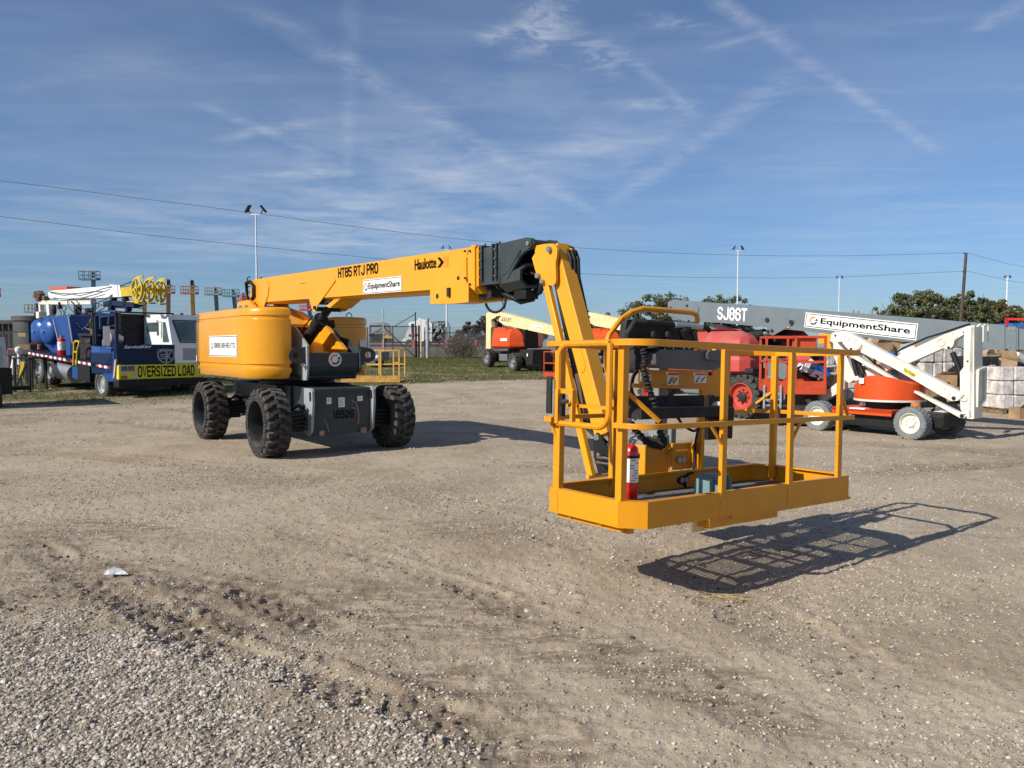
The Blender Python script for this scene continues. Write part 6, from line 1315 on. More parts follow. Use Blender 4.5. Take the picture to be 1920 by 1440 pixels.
def loose(name, label, cat, c_, dim, m_, rot=(0, 0, 0), group=None, shape='box', bump_=0.0):
    M_ = Matrix.Translation(c_) @ Matrix.Rotation(rot[2], 4, 'Z') @ Matrix.Rotation(rot[1], 4, 'Y') @ Matrix.Rotation(rot[0], 4, 'X'); mb = MB(); a, b, c = dim
    if shape == 'box':
        rr_ = random.Random(int(abs(c_[0]*1000)+abs(c_[2]*777)))
        v = [(x*a/2*(1+rr_.uniform(-.06, .06)), y*b/2*(1+rr_.uniform(-.06, .06)), z*c/2*(1+rr_.uniform(-.06, .06))) for x in (-1, 1) for y in (-1, 1) for z in (-1, 1)]
        mb.add(v, [(0, 1, 3, 2), (4, 6, 7, 5), (0, 4, 5, 1), (2, 3, 7, 6), (0, 2, 6, 4), (1, 5, 7, 3)])
        mb.box((0, 0, c/2+.002), (a*.12, b*.98, .003)).add([(-a/2, -b/2, c/2), (a/2, -b/2, c/2), (a/2*.9, -b/2-.08, c/2+.07), (-a/2*.8, -b/2-.06, c/2+.09)], [(0, 1, 2, 3)])
    elif shape == 'bag':
        mb.lathe([(.001, c/2), (a*.25, c*.45), (a*.48, c*.2), (a*.5, -c*.1), (a*.4, -c*.42), (.001, -c/2)], (0, 0, 0), (0, 0, 1), 12)
    elif shape == 'bin':
        mb.prism([(-a/2, -b/2, -c/2), (a/2, -b/2, -c/2), (a/2*1.1, -b/2, c/2), (-a/2*1.1, -b/2, c/2)], (0, .02, 0)).prism([(-a/2, b/2, -c/2), (a/2, b/2, -c/2), (a/2*1.1, b/2, c/2), (-a/2*1.1, b/2, c/2)], (0, .02, 0)).box((0, 0, -c/2), (a, b, .02)).box((-a/2, 0, 0), (.02, b, c)).box((a/2, 0, 0), (.02, b, c)).box((0, -b/2-.01, c/2-.03), (a*1.12, .03, .04))
    o = mb.build(name, m_, None, bevel=.006); o.matrix_world = M_; return tag(o, label, cat, group)
def atL(px, py, D): return at(px, py, D)
loose('plastic_bin', 'bright blue plastic bin tipped in the orange scrap platform', 'bin', atL(1532, 691, 15.55), (.42, .3, .16), tarp, (0, .45, .1), shape='bin')
loose('cardboard_box', 'pale grey box lying beside the blue bin in the orange platform', 'box', atL(1512, 692, 15.5), (.24, .25, .17), lgrey, (0, .25, .2)); loose('foam_block', 'white foam block at the left of the grey box in the orange platform', 'foam', atL(1506, 688, 15.45), (.10, .3, .18), white, (0, .5, .1))
loose('black_bag', 'black bag on the rear side of the orange platform behind the blue bin', 'bag', atL(1536, 672, 15.9), (.3, .3, .4), blk, shape='bag'); loose('metal_sheet', 'dented pale sheet leaning out of the orange platform top', 'scrap', atL(1515, 651, 15.7), (.35, .1, .16), cwhite, (.3, -.5, .2)); loose('plywood_piece', 'small white board on the floor of the orange platform', 'board', atL(1528, 706, 15.5), (.3, .2, .03), white, (0, .2, .1))
loose('black_tray', 'black sloping tray lying in the middle of the orange platform', 'tray', atL(1505, 703, 15.6), (.5, .3, .06), blk, (0, .5, 0))

# ---------------- white articulated lift ----------------
N_ = fr_dir((6.87, 14.4, 0), (.574, -.819))
nl = thing('articulated_lift', 'low white articulated lift with an orange turret and white wheels, folded in an X shape', 'lift', N_.M)
Nz = zoom(1480, 560, 4.3636); Nq = zoom(1560, 600, 5.3333)
def nX(pts, v, z_=Nz): return [N_.X(*z_(*p), v) for p in pts]
r_ = .285
pA, pB = N_.X(1706, 823, -.68), N_.X(1532, 804, -.68)
for p_, k in ((pA, .2), (pB, .5)):
    for sx_ in (-1, 1): small_wheel(nl, (sx_*.60, p_.y, r_-.005), r_, .24, sx_, cwhite, lug=False, phase=k*sx_, mh=cwhite)
m_ = MB().bb((-.5, pB.y-.35, .14), (.5, pA.y+.33, .42)).bb((-.42, pB.y+.3, .2), (.42, pA.y-.4, .42)); ch_ = m_.build('chassis', blk, nl, bevel=.02)
m_ = MB(); a_ = N_.X(*Nz(350, 930), -.6); b_ = N_.X(*Nz(840, 975), -.6); m_.bb((-.62, b_.y, .40), (.5, a_.y, .47)).bb((-.62, b_.y, .36), (-.60, a_.y, .47)); m_.build('chassis_cover', orng, nl, bevel=.012)
MB().bb((-.40, pA.y-.42, .25), (.25, pA.y-.1, .47)).build('drive_box', blkd, nl, bevel=.02); MB().prism([(-.3, pA.y-.38, .475), (.05, pA.y-.38, .475), (.05, pA.y-.2, .48), (-.3, pA.y-.2, .48)], (0, 0, .005)).build('warning_sheet', stick, nl)
MB().bb((-.621, b_.y+.5, .455), (-.4, b_.y+.8, .475)).build('sticker', stick, nl)
p_ = N_.X(*Nz(1035, 870), -.3); MB().cyl(p_+Vector((0, 0, -.04)), p_+Vector((0, 0, .04)), .08, 16).build('beacon', mat('beacon_orange', (.7, .2, .02), .2), nl)
# turret (horseshoe)
c_ = (N_.X(*Nz(455, 820), -.5)+N_.X(*Nz(955, 830), -.5))/2; rr_ = abs(N_.X(*Nz(955, 830), -.5).y-N_.X(*Nz(455, 820), -.5).y)/2; zt_ = N_.X(*Nz(740, 622), -.4).z; zm_ = N_.X(*Nz(470, 715), -.5).z; zb_ = N_.X(*Nz(700, 828), -.6).z
def ring(a0, a1, n): return [(.62*math.sin(R(a)), c_.y+rr_*1.02*math.cos(R(a))) for a in np.linspace(a0, a1, n)]
tr_ = [(x, y_) for x, y_ in ring(0, 360, 33)[:-1]]; tr_ = tr_[::-1]
vs = []; n = len(tr_)
def zt_at(y_): t = (y_-(c_.y-rr_))/(2*rr_); return np.interp(t, [0, .25, .42, .62, 1], [zt_-.14, zt_-.03, zt_, zt_-.03, zm_])
vs = [(x, y_, zb_) for x, y_ in tr_]+[(x, y_, zt_at(y_)-.03) for x, y_ in tr_]+[(x*.95, c_.y+(y_-c_.y)*.95, zt_at(y_)) for x, y_ in tr_]
m_ = MB().add(vs, [(r*n+k, r*n+(k+1) % n, (r+1)*n+(k+1) % n, (r+1)*n+k) for r in range(2) for k in range(n)], 0, True); m_.add(vs[2*n:], [tuple(range(n))]); tu = m_.build('turret', orng, nl, angle=30)
MB().loft([(x*1.02, c_.y+(y_-c_.y)*1.02) for x, y_ in tr_], [(zb_-.035, .0), (zb_, 0)]).build('turret_skirt', cwhite, nl); MB().cyl((0, c_.y, .45), (0, c_.y, zb_), .4, 24).build('slew_ring', blk, nl)
q = N_.X(*Nz(600, 672), -.60); MB().box(q+Vector((-.03, 0, 0)), (.02, .09, .10)).build('sticker', stick, tu)
def arm(name, pts, x_, th, z_=Nz, m=cwhite, bev=.008): return MB().prism(nX(pts, x_, z_), (th, 0, 0)).build(name, m, nl, bevel=bev)
# lower-left upright, main diagonal, rear diagonal, post
arm('riser_post', [(345, 285), (375, 275), (420, 300), (470, 480), (545, 655), (490, 690), (430, 660), (395, 560), (330, 360)], .0, .22)
arm('lower_arm', [(430, 275), (500, 282), (880, 495), (1385, 760), (1420, 790), (1375, 835), (1330, 838), (1250, 800), (830, 555), (540, 420), (500, 425), (465, 400), (425, 350)], -.16, .14)
arm('lower_arm', [(430, 275), (500, 282), (880, 495), (1385, 760), (1420, 790), (1375, 835), (1330, 838), (1250, 800), (830, 555), (540, 420), (500, 425), (465, 400), (425, 350)], .12, .06)
arm('tie_bar', [(480, 440), (520, 450), (1000, 740), (1420, 945), (1440, 965), (1425, 980), (1395, 975), (960, 735), (500, 475)], -.19, .10)
arm('pivot_head', [(345, 285), (375, 270), (425, 272), (470, 275), (520, 310), (590, 375), (580, 405), (545, 420), (500, 425), (470, 405), (430, 350), (395, 355), (350, 310)], -.20, .05)
arm('upper_arm', [(860, 480), (1270, 290), (1290, 285), (1460, 225), (1520, 218), (1500, 240), (1430, 290), (1350, 340), (1340, 385), (1310, 415), (1255, 405), (960, 535), (930, 520)], .05, .14)
arm('upper_arm_tail', [(640, 575), (860, 480), (930, 520), (700, 640), (620, 640), (600, 600)], .05, .14)
arm('post', [(1430, 260), (1505, 225), (1505, 600), (1470, 600), (1470, 900), (1500, 985), (1440, 980), (1400, 900), (1395, 600), (1425, 560)], -.12, .05)
arm('post_face', [(1505, 225), (1512, 225), (1512, 980), (1500, 985), (1470, 900), (1470, 600), (1505, 590)], -.12, .30)
m_ = MB(); y5 = N_.X(*Nz(1505, 500), -.12).y; z5 = lambda py, px=1505: N_.X(*Nz(px, py), -.12).z
zt5 = z5(225); m_.bb((-.12, y5, z5(600)), (.03, y5+.06, zt5)).bb((.06, y5, z5(600)), (.21, y5+.06, zt5)); m_.bb((-.12, y5, z5(980)), (.0, y5+.05, z5(600)))
m_.prism([(-.1, y5-.004, z5(600)), (-.02, y5-.004, z5(560)), (.21, y5-.004, z5(560)), (.21, y5-.004, z5(600))], (0, .05, 0))
# open trapezoid frame on the post front
fx0, fx1 = -.02, .24; fr_ = [(fx0, z5(590)), (fx1, z5(570)), (fx1, z5(830)), (fx0, z5(890))]
for k in range(4): a_, b_ = fr_[k], fr_[(k+1) % 4]; m_.beam((a_[0], y5-.03, a_[1]), (b_[0], y5-.03, b_[1]), .06, .045, (0, 1, 0))
po_ = m_.build('post_front', cwhite, nl, bevel=.006)
for x_ in (.0, .17):
    MB().tube([(x_-.05, y5-.01, zt5-.01), (x_-.03, y5-.05, zt5+.03), (x_+.02, y5-.08, zt5+.02), (x_+.03, y5-.08, zt5-.26)], .013, 8).build('hook', cwhite, nl)
text('number_lettering', '154715', ink, nl, (.02, y5-.006, z5(548)), (.16, y5-.006, z5(548)), (.02, y5-.006, z5(524)), bold=.02)
m_ = MB()
for px, py, r2 in ((376, 302, .02), (503, 412, .025), (1343, 815, .035), (1410, 960, .035), (1302, 402, .025), (1430, 275, .02), (1457, 512, .015), (470, 300, .0), (290, 770, .025)):
    if r2: xp = {1302: .04, 1430: .04, 1457: -.13, 290: -.06, 1343: -.17, 1410: -.20}.get(px, -.21); a_ = N_.X(*Nz(px, py), xp); m_.cyl(a_, a_+Vector((.12, 0, 0)), r2, 14)
each(m_, 'pin', dgrey, nl)
m_ = MB()
for px, py, r2 in ((470, 325, .06), (555, 370, .075), (1290, 765, .07), (1240, 360, .07), (1355, 300, .05), (1420, 805, .06)): a_ = N_.X(*Nz(px, py), -.205 if px < 600 else (-.165 if py > 700 else .045)); m_.lathe([(r2, .006), (r2*.9, .006), (r2*.9, -.01)], a_, (-1, 0, 0), 20)
each(m_, 'boss', cwhite, nl)
for pts, r2 in ((((520, 490), (560, 640)), .045), (((555, 500), (605, 620)), .045), (((1335, 440), (1395, 590)), .045)):
    a_, b_ = nX(pts, -.02 if pts[0][0] < 1000 else .1); MB().cyl(a_, b_, r2, 16).build('cylinder', blk, nl)
a_, b_ = nX(((545, 640), (560, 670)), -.1); MB().cyl(a_, b_, .05, 12).build('rod_end', white, nl)
MB().tube([N_.X(*Nz(*p), .12)+Vector((0, 0, .02)) for p in ((860, 462), (900, 430), (1000, 385), (1120, 330), (1260, 288), (1400, 240), (1480, 215))], .018, 6).tube([N_.X(*Nz(*p), .0)+Vector((0, 0, .02)) for p in ((470, 480), (560, 440), (620, 470), (700, 540), (780, 590))], .016, 6).build('hose', blk, nl)
# lettering plate on the arm
q = nX(((932, 592), (1022, 645), (944, 565)), -.163); pp = plate('tag_plate', bump_y, nl, q, .003); text_in('tag_lettering', '15471SAH', ink, pp, q, .02, .98, .08, .95, bold=.03, ext=.006)
# jib to the left
arm('jib', [(400, 680), (410, 668), (450, 660), (450, 740), (300, 830), (215, 852), (205, 800), (280, 770)], -.05, .14); arm('jib_head', [(150, 830), (205, 795), (285, 765), (300, 800), (215, 855), (100, 870), (65, 860), (70, 840)], -.02, .08, m=lgrey)

# ---------------- clutter behind the white lift ----------------
def pallet(name, px0, px1, pyt, pyb, D, m_, label, cols=3, rows=3, wood_=True, depth=1.0, lab='pallet'):
    A = at(px0, pyb, D); Bq = at(px1, pyb, D); zt_ = at(px0, pyt, D).z; z0 = max(gz(D), A.z); W_ = Bq.x-A.x
    root = thing(name, label, lab, Matrix.Translation(((A.x+Bq.x)/2, D, gz(D))) @ Matrix.Rotation(R(rs.uniform(3, 9)), 4, 'Z'))
    hz = .12 if wood_ else 0; Hh = zt_-gz(D)-hz; mb = MB(); rr_ = random.Random(int(px0))
    for r in range(rows):
        for c in range(cols):
            for e in range(2):
                w1, h1, d1 = W_/cols, Hh/rows, depth/2
                mb.box((-W_/2+w1*(c+.5)+rr_.uniform(-.012, .012), d1*(e+.5)+rr_.uniform(-.02, .02), hz+h1*(r+.5)), (w1*(.93+.055*rr_.random()), d1*.98, h1*(.95+.04*rr_.random())), Matrix.Rotation(rr_.uniform(-.05, .05), 3, 'Z') @ Matrix.Rotation(rr_.uniform(-.025, .025), 3, 'Y'))
    mb.build('wrapped_load', m_, root, bevel=.03, segs=3)
    if wood_:
        m2 = MB()
        for k in range(3): m2.box((-W_/2+.08+k*(W_-.16)/2, depth/2, .05), (.1, depth, .08))
        for k in range(5): m2.box((0, .05+k*(depth-.1)/4, .105), (W_, .1, .02))
        m2.box((0, .05, .012), (W_, .1, .02)); m2.build('pallet', wood, root)
    return root
pallet('wrapped_pallet', 1876, 1950, 688, 776, 18.2, wrap, 'white shrink-wrapped pallet of boxes nearest the right edge', 3, 3, depth=1.0, lab='pallet')
pallet('wrapped_pallet', 1730, 1806, 652, 742, 20.6, wrap, 'pinkish white wrapped pallet seen through the open arms of the white lift', 4, 4, False, lab='pallet')
pallet('wrapped_pallet', 1838, 1874, 668, 770, 19.4, wrapb, 'tall black shrink-wrapped pallet right of the white post', 2, 2, lab='pallet')
pallet('wrapped_pallet', 1884, 1960, 672, 700, 20.8, wrapb, 'black wrapped load behind the nearest white pallet', 2, 1, False, lab='pallet')
pallet('wrapped_pallet', 1536, 1562, 660, 720, 20.6, wrap, 'narrow white wrapped stack between the orange platform and the white lift', 2, 4, False, lab='pallet')
pallet('wrapped_pallet', 1690, 1740, 668, 745, 21.2, mat('dark_wrap', (.02, .03, .06), .3, bump=.8), 'dark navy wrapped pallet in the shade of the white arms', 2, 2, False, lab='pallet')
pallet('wrapped_pallet', 1700, 1850, 722, 762, 20.2, blkd, 'long low black crate at the foot of the box heap', 3, 1, False, lab='crate')
pallet('blue_crate', 1688, 1738, 645, 668, 22.0, tarp, 'bright blue crate on the heap above the crossing arms', 1, 1, False, lab='crate')
pallet('base_crate', 1640, 1900, 668, 755, 22.6, card2, 'long wall of pale brown cartons behind the white lift', 9, 3, False, lab='cartons')
pallet('base_crate', 1540, 1640, 660, 748, 22.4, wrap, 'pale wrapped carton stack behind the pivot of the white lift', 4, 4, False, lab='cartons')
bx = [(1850, 665, 19.8, card2), (1868, 662, 20.1, card), (1886, 668, 19.9, card), (1903, 664, 20.3, card2), (1860, 680, 19.7, card2), (1888, 684, 19.6, card), (1910, 670, 20.2, white), (1655, 648, 21.0, card), (1672, 646, 21.3, card), (1690, 652, 21.6, card2), (1640, 640, 21.5, card2),
      (1720, 644, 21.2, card2), (1700, 660, 20.8, white), (1556, 735, 19.5, card2), (1548, 700, 19.8, card), (1560, 712, 19.4, card2), (1545, 722, 19.9, wrap), (1740, 736, 19.2, card), (1765, 730, 19.3, card), (1790, 742, 19.1, card2), (1775, 712, 20.0, card), (1850, 700, 19.2, wrap), (1870, 645, 21, white)]
places = ['on top of the black pallets, first from the white post', 'on top of the black pallets, second from the white post', 'on the right heap beside the open box', 'at the right end of the upper row', 'below the upper row, nearest the white post', 'below the upper row on the black load', 'at the right edge with a blue label side',
          'torn, under the white sign', 'brown, right of the torn carton', 'pale, beside the blue crate', 'pale, left end of the heap under the sign', 'on top of the blue crate', 'white, just below the blue crate', 'leaning behind the left white arm', 'crushed, above the leaning one', 'pale, in the gap left of the orange turret', 'bag-wrapped, left of the orange turret', 'low, behind the lower diagonal arm', 'low, in the middle of the arm triangle', 'low, beside the upright post', 'under the pinkish pallet', 'wrapped, beside the black pallet', 'white, high on the right heap']
for (px, py, D, m_), pl_ in zip(bx, places):
    a_ = .30+.12*rs.random(); loose('cardboard_box', 'loose carton '+pl_, 'box', at(px, py, D), (a_, a_*.8, a_*(.5+.3*rs.random())), m_, (rs.uniform(-.25, .25), rs.uniform(-.35, .35), rs.uniform(-.6, .6)), 'loose cartons on the heap')
loose('cardboard_box', 'open brown carton on the gravel at the foot of the nearest white pallet', 'box', at(1916, 782, 17.2)+Vector((0, 0, .06)), (.42, .3, .32), card, (0, 0, .2))
for k, (px, py, D, m_, nm) in enumerate([(1800, 700, 20.3, blk, 'black rubbish bag hanging behind the slanted black cylinder'), (1690, 640, 21.4, blkd, 'black tyre-like bag above the crossing of the white arms'), (1552, 745, 19.0, blkd, 'dark plastic bag on the ground left of the orange turret'), (1830, 735, 19.0, blk, 'black bag at the foot of the white post'), (1610, 700, 20.8, wrapb, 'glossy black bag behind the twin cylinders')]):
    loose('rubbish_bag', nm, 'bag', at(px, py, D), (.6, .5, .45), m_, (0, 0, k), shape='bag')
# second yellow lift boom lying behind the heap
q0, q1 = at(1535, 640, 25), at(1725, 640, 23.5); root = thing('folded_boom', 'yellow boom of another lift lying behind the heap below the white sign', 'boom', Matrix.Translation((q0.x, q0.y, 0)) @ Matrix.Rotation(math.atan2(q1.y-q0.y, q1.x-q0.x), 4, 'Z')); Lb = (q1-q0).length
zt_, zb_ = at(1600, 624, 24.5).z, at(1600, 645, 24.5).z
bb_ = MB().bb((0, 0, zb_), (Lb, .4, zt_)).bb((.2, -.05, .3), (.7, .5, zb_)).bb((Lb-1.2, -.05, .3), (Lb-.6, .5, zb_+.1)).build('boom', yel, root, bevel=.02)
xx = lambda px: Lb*(px-1535)/190
text('maker_lettering', 'Haulotte', ink, bb_, (xx(1602), -.006, zb_+.04), (xx(1636), -.006, zb_+.04), (xx(1602), -.006, zt_-.06), bold=.02); MB().prism([(xx(1640), -.004, zb_+.04), (xx(1652), -.004, zb_+.04), (xx(1658), -.004, (zb_+zt_)/2), (xx(1652), -.004, zt_-.06), (xx(1640), -.004, zt_-.06)], (0, -.003, 0)).build('maker_emblem', ink, bb_)
o = MB().prism([at(*p, 21.5) for p in ((1672, 642), (1688, 640), (1697, 658), (1692, 668), (1684, 655), (1676, 660))], (0, .3, 0)).build('yellow_hook_bracket', yel, None, bevel=.02); tag(o, 'hook-shaped yellow bracket on the heap left of the blue crate', 'bracket')
# red rail and blue load at far right
m_ = MB(); a_ = at(1888, 598, 30); b_ = at(1990, 600, 29); m_.beam(a_, b_, .08, .08, (0, 0, 1)).beam(a_+Vector((0, 0, .05)), Vector((a_.x, a_.y, 0)), .09, .09).beam(b_, Vector((b_.x, b_.y, 0)), .09, .09); o = m_.build('red_rail', red); tag(o, 'red rail frame standing behind the grey boom at the right edge', 'rail')
MB_ = MB().bb((at(1896, 607, 32).x, 32, .0), (at(1935, 607, 32).x, 34, at(1896, 606, 32).z)); o = MB_.build('blue_load', tarp, None, bevel=.05); tag(o, 'blue covered load behind the grey boom at the right edge', 'load')
for k, (px, yt, w_) in enumerate(((1598, 581, 6), (1608, 583, 6), (1633, 581, 7), (1644, 583, 6), (1650, 580, 5))):
    D = 150; a_ = at(px, yt, D); m_ = MB(); ww = w_*D/FPX/2; m_.lathe([(ww*1.05, 0), (ww, -.15), (ww*.9, -1.2), (ww*.8, -a_.z+gz(D))], (0, 0, 0), (0, 0, 1), 14); o = m_.build('silo', galv); o.location = a_
    tag(o, 'distant grey silo top peeking over the grey boom, '+('first', 'second', 'third', 'fourth', 'fifth')[k]+' from the left', 'silo', 'distant silos')

# ---------------- worn yellow platform behind the main lift ----------------
Q = Fr((at(696, 712, 28).x, 28.6, .27), R(-4)); wp = thing('work_platform', 'weathered yellow work platform standing on the grass right of the yellow cowls', 'platform', Q.M)
def qY(px, py): return Q.Y(px, py, 0)
xa, xb = qY(640, 710).x, qY(750, 710).x; zf, zr_ = qY(745, 717).z, qY(745, 657).z
m_ = MB()
m_.bb((xa, 0, zf), (xb, 1.0, zf+.07)).bb((xa, -.03, zf), (xb, 0, zf+.25)); m_.build('platform_base', orange_dk if False else mat('worn_yellow', (.50, .27, .05), .6, var=.25, scale=6, dust=.3), wp)
m_ = MB(); t = .045
for x in (qY(714, 700).x, qY(738, 700).x, xb-.03, xa+.1, qY(700, 700).x): m_.beam((x, 0 if x != qY(700, 700).x else .9, zf), (x, 0 if x != qY(700, 700).x else .9, zr_), t, t)
m_.beam((xa, 0, zr_), (xb, 0, zr_), t, t, (0, 0, 1)).beam((xb-.03, 0, zr_), (xb-.03, 1, zr_), t, t, (0, 0, 1)).beam((xb-.03, 1, zf), (xb-.03, 1, zr_), t, t).beam((xa, 1, zr_), (xb, 1, zr_), t, t, (0, 0, 1)).beam((qY(738, 700).x, 0, zf+(zr_-zf)*.62), (xb, 0, zf+(zr_-zf)*.62), t, t, (0, 0, 1)).beam((xa, 0, zf+(zr_-zf)*.55), (qY(714, 700).x, 0, zf+(zr_-zf)*.55), t, t, (0, 0, 1)).beam((xa, 1, zf+(zr_-zf)*.55), (xb, 1, zf+(zr_-zf)*.55), t, t, (0, 0, 1))
m_.build('guard_rails', mat('worn_yellow_rail', (.62, .36, .06), .5, var=.2, dust=.2), wp)
pv = thing('utility_trailer', 'small grey utility trailer with a round lamp behind the weathered platform', 'trailer', Matrix.Translation((at(700, 695, 40).x, 40, gz(40))))
a_ = at(693, 660, 40).x-at(700, 695, 40).x; b_ = at(716, 660, 40).x-at(700, 695, 40).x; z1 = at(700, 660, 40).z-gz(40); z0 = at(700, 677, 40).z-gz(40)
MB().bb((a_, 0, z0), (b_, 2.4, z1)).bb((a_, 0, z0-.15), (a_+.3, 2, z0)).build('body', mat('trailer_grey', (.12, .12, .13), .6), pv, bevel=.03); MB().cyl((a_+.35, -.02, (z0+z1)/2), (a_+.35, .02, (z0+z1)/2), .09, 12).build('lamp', stick, pv); treads(MB(), (b_-.2, .6, .32), (1, 0, 0), .36, .3, 20).build('tyre', rub, pv); treads(MB(), (a_+.1, .6, .32), (1, 0, 0), .36, .3, 20).build('tyre', rub, pv)

# ---------------- raised lifts far behind ----------------
def raised(px, ytop, ybk, pxb, D, wpx, mcol, bcol, label, ybase=600, dark=True, tilt=0):
    z0 = gz(D); k = D/FPX; top = at(px, ytop, D); base = at(pxb, 648, D+6); root = thing('raised_lift', label, 'boom lift', Matrix.Translation((base.x, base.y, z0)), 'boom lifts raised high beyond the fence')
    t = top-Vector((base.x, base.y, z0)); b = Vector((0, 0, 2.0)); w_ = 6*k
    mid = b.lerp(t, .9)
    MB().beam(b, mid, w_, w_*.9, (1, 0, 0)).build('boom', mcol, root); MB().beam(mid, t, w_*.8, w_*.8, (1, 0, 0)).box(mid+Vector((w_*.5, -w_*.6, 0)), (w_*.8, w_*.6, w_*1.2)).build('boom_head', dgrey, root)
    zb = at(px, ybk, D).z-z0; bw = wpx*k; M_ = Matrix.Translation((t.x, t.y-1.0, zb)); cage(MB(), M_, bw, 1.0, 1.15, .05*1.6, .28, posts=(4, 2)).build('platform', bcol, root)
    MB().bb((-1.1, -1.5, .5), (1.1, 2.2, 1.0)).bb((-1.2, -1.0, 1.15), (1.2, 2.2, 2.1)).build('turret', mcol, root, bevel=.1)
    for sx_ in (-1, 1):
        for y_ in (-1.2, 1.6): treads(MB(), (sx_*1.1, y_, .5), (1, 0, 0), .5, .35, 16).build('wheel', rub, root)
fadeb = mat('raised_blue', (.05, .20, .36), .5, dust=.1); fadet = mat('raised_teal', (.10, .20, .22), .5, dust=.1); fadey = mat('raised_yellow', (.52, .29, .06), .5, dust=.1); fadebr = mat('raised_brown', (.24, .15, .09), .6, dust=.1); fader = mat('raised_red', (.45, .07, .06), .5, dust=.1); railg = mat('rail_grey', (.20, .20, .20), .6); brr = mat('toe_brown', (.25, .10, .06), .6)
raised(175, 511, 526, 177, 105, 32, fadeb, mat('rail_blue', (.10, .16, .22), .6), 'raised blue lift whose basket stands above the white mast of the truck')
raised(316, 525, 551, 316, 120, 28, fadebr, brr, 'raised lift with a brown boom just right of the yellow sheaves')
raised(360, 526, 552, 364, 120, 28, fadey, brr, 'raised lift with a yellow boom above the white cab')
raised(404, 539, 554, 410, 125, 27, fadet, railg, 'raised lift with a dark teal boom above the yellow cowl')
raised(437, 543, 557, 447, 125, 27, fadeb, fadet, 'raised lift with a leaning blue boom next to the main boom')
raised(456, 551, 566, 462, 135, 22, fader, fader, 'raised lift with a small red basket beside the rear of the main boom')
raised(577, 570, 583, 590, 115, 20, fadeb, fader, 'raised lift with a red basket seen under the main boom')
raised(-2, 541, 557, -60, 110, 14, fader, fader, 'raised lift with a red basket cut by the left edge')
raised(68, 571, 587, 68, 110, 20, railg, railg, 'raised grey lift basket behind the head of the truck mast')
raised(271, 560, 580, 272, 125, 6, fadey, railg, 'raised yellow boom seen behind the blue mast rest')

# ---------------- left background ----------------
g = thing('box_trailer', 'pale grey box trailer cut by the left edge', 'trailer', Matrix.Translation((at(-30, 690, 20).x, 20, 0)) @ Matrix.Translation((at(16, 690, 20).x-at(-30, 690, 20).x, 0, 0)) @ Matrix.Rotation(R(40), 4, 'Z') @ Matrix.Translation((at(-30, 690, 20).x-at(16, 690, 20).x, 0, 0)))
xa = at(16, 690, 20).x-at(-30, 690, 20).x; zt_, zm_, zb_ = at(0, 632, 20).z, at(0, 651, 20).z, at(0, 689, 20).z
MB().prism([(-1.2, 0, zb_), (xa, 0, zb_), (xa-.07, 0, zt_), (-1.2, 0, zt_)], (0, 2.2, 0)).build('body', mat('pale_box', (.40, .42, .46), .4), g, bevel=.03); MB().bb((-1.1, -.015, zb_+.05), (xa-.13, 0, zm_)).build('door_panel', lgrey, g)
MB().bb((-1.2, .2, .35), (xa+.1, 2.0, zb_-.02)).bb((xa, .9, .42), (xa+.6, 1.1, .52)).build('frame', blk, g); treads(MB(), (xa-.25, .4, .34), (1, 0, 0), .36, .22, 20).build('wheel', rub, g)
def simple(name, label, cat, px0, px1, pyt, pyb, D, dep, m_, bev=.03, fn=None, tog=True):
    A = at(px0, pyb, D); Bq = at(px1, pyt, D); mb = MB().bb((A.x, D, gz(D) if tog else A.z), (Bq.x, D+dep, Bq.z))
    if fn: fn(mb, A, Bq, D)
    o = mb.build(name, m_, None, bevel=bev); return tag(o, label, cat)
def flat_bed(mb, A, Bq, D):
    for k in range(9): mb.box((A.x+(Bq.x-A.x)*(k+.5)/9, D-.15, A.z+(Bq.z-A.z)*.5), (.12, .2, Bq.z-A.z))
    mb.bb((A.x-.3, D-.3, Bq.z), (Bq.x+.3, D+2.6, Bq.z+.35)); mb.bb((A.x-.3, D-.25, Bq.z-.8), (Bq.x+.6, D-.1, Bq.z-.6))
simple('steel_rack', 'long dark steel rack with uprights at the far left behind the fence', 'rack', -60, 36, 608, 690, 66, 2, mat('dark_rack', (.05, .05, .052), .7, var=.4), fn=flat_bed)
p_ = at(62, 593, 66); o = MB().lathe([(1.55, 0), (1.6, -.05), (1.6, -.4), (1.5, -.5), (1.5, -p_.z+gz(66))], (0, 0, 0), (0, 0, 1), 30).lathe([(.001, .02), (1.55, 0)], (0, 0, 0), (0, 0, 1), 30).build('storage_tank', mat('tank_brown_grey', (.075, .075, .07), .6)); o.location = p_; tag(o, 'dark round storage tank behind the rear of the blue truck', 'tank')
simple('yellow_sign', 'dusty yellow sign board on the fence left of the truck', 'sign', 34, 48, 624, 632, 56, .05, mat('sign_yellow', (.28, .24, .10), .7), tog=False)
a_, b_ = at(15, 655, 40), at(60, 655, 40); o = MB().tube([a_, b_], .04, 6).cyl(a_, Vector((a_.x, a_.y, gz(40))), .04, 6).build('red_pipe_rail', mat('pipe_faded_red', (.4, .12, .10), .6)); tag(o, 'thin red pipe rail behind the trailer at left', 'rail')
def stand(px0, px1, py0, py1, D, m_, label):
    A, Bq = at(px0, py1, D), at(px1, py0, D); mb = MB(); z0 = gz(D)
    for x in (A.x, Bq.x):
        for y_ in (0, .9): mb.beam((x, D+y_, z0), (x, D+y_, Bq.z), .06, .06)
    mb.bb((A.x-.05, D-.05, Bq.z), (Bq.x+.05, D+.95, Bq.z+.05)); mb.beam((A.x, D, z0+.1), (Bq.x, D, Bq.z), .05, .05); o = mb.build('steel_stand', m_); tag(o, label, 'stand')
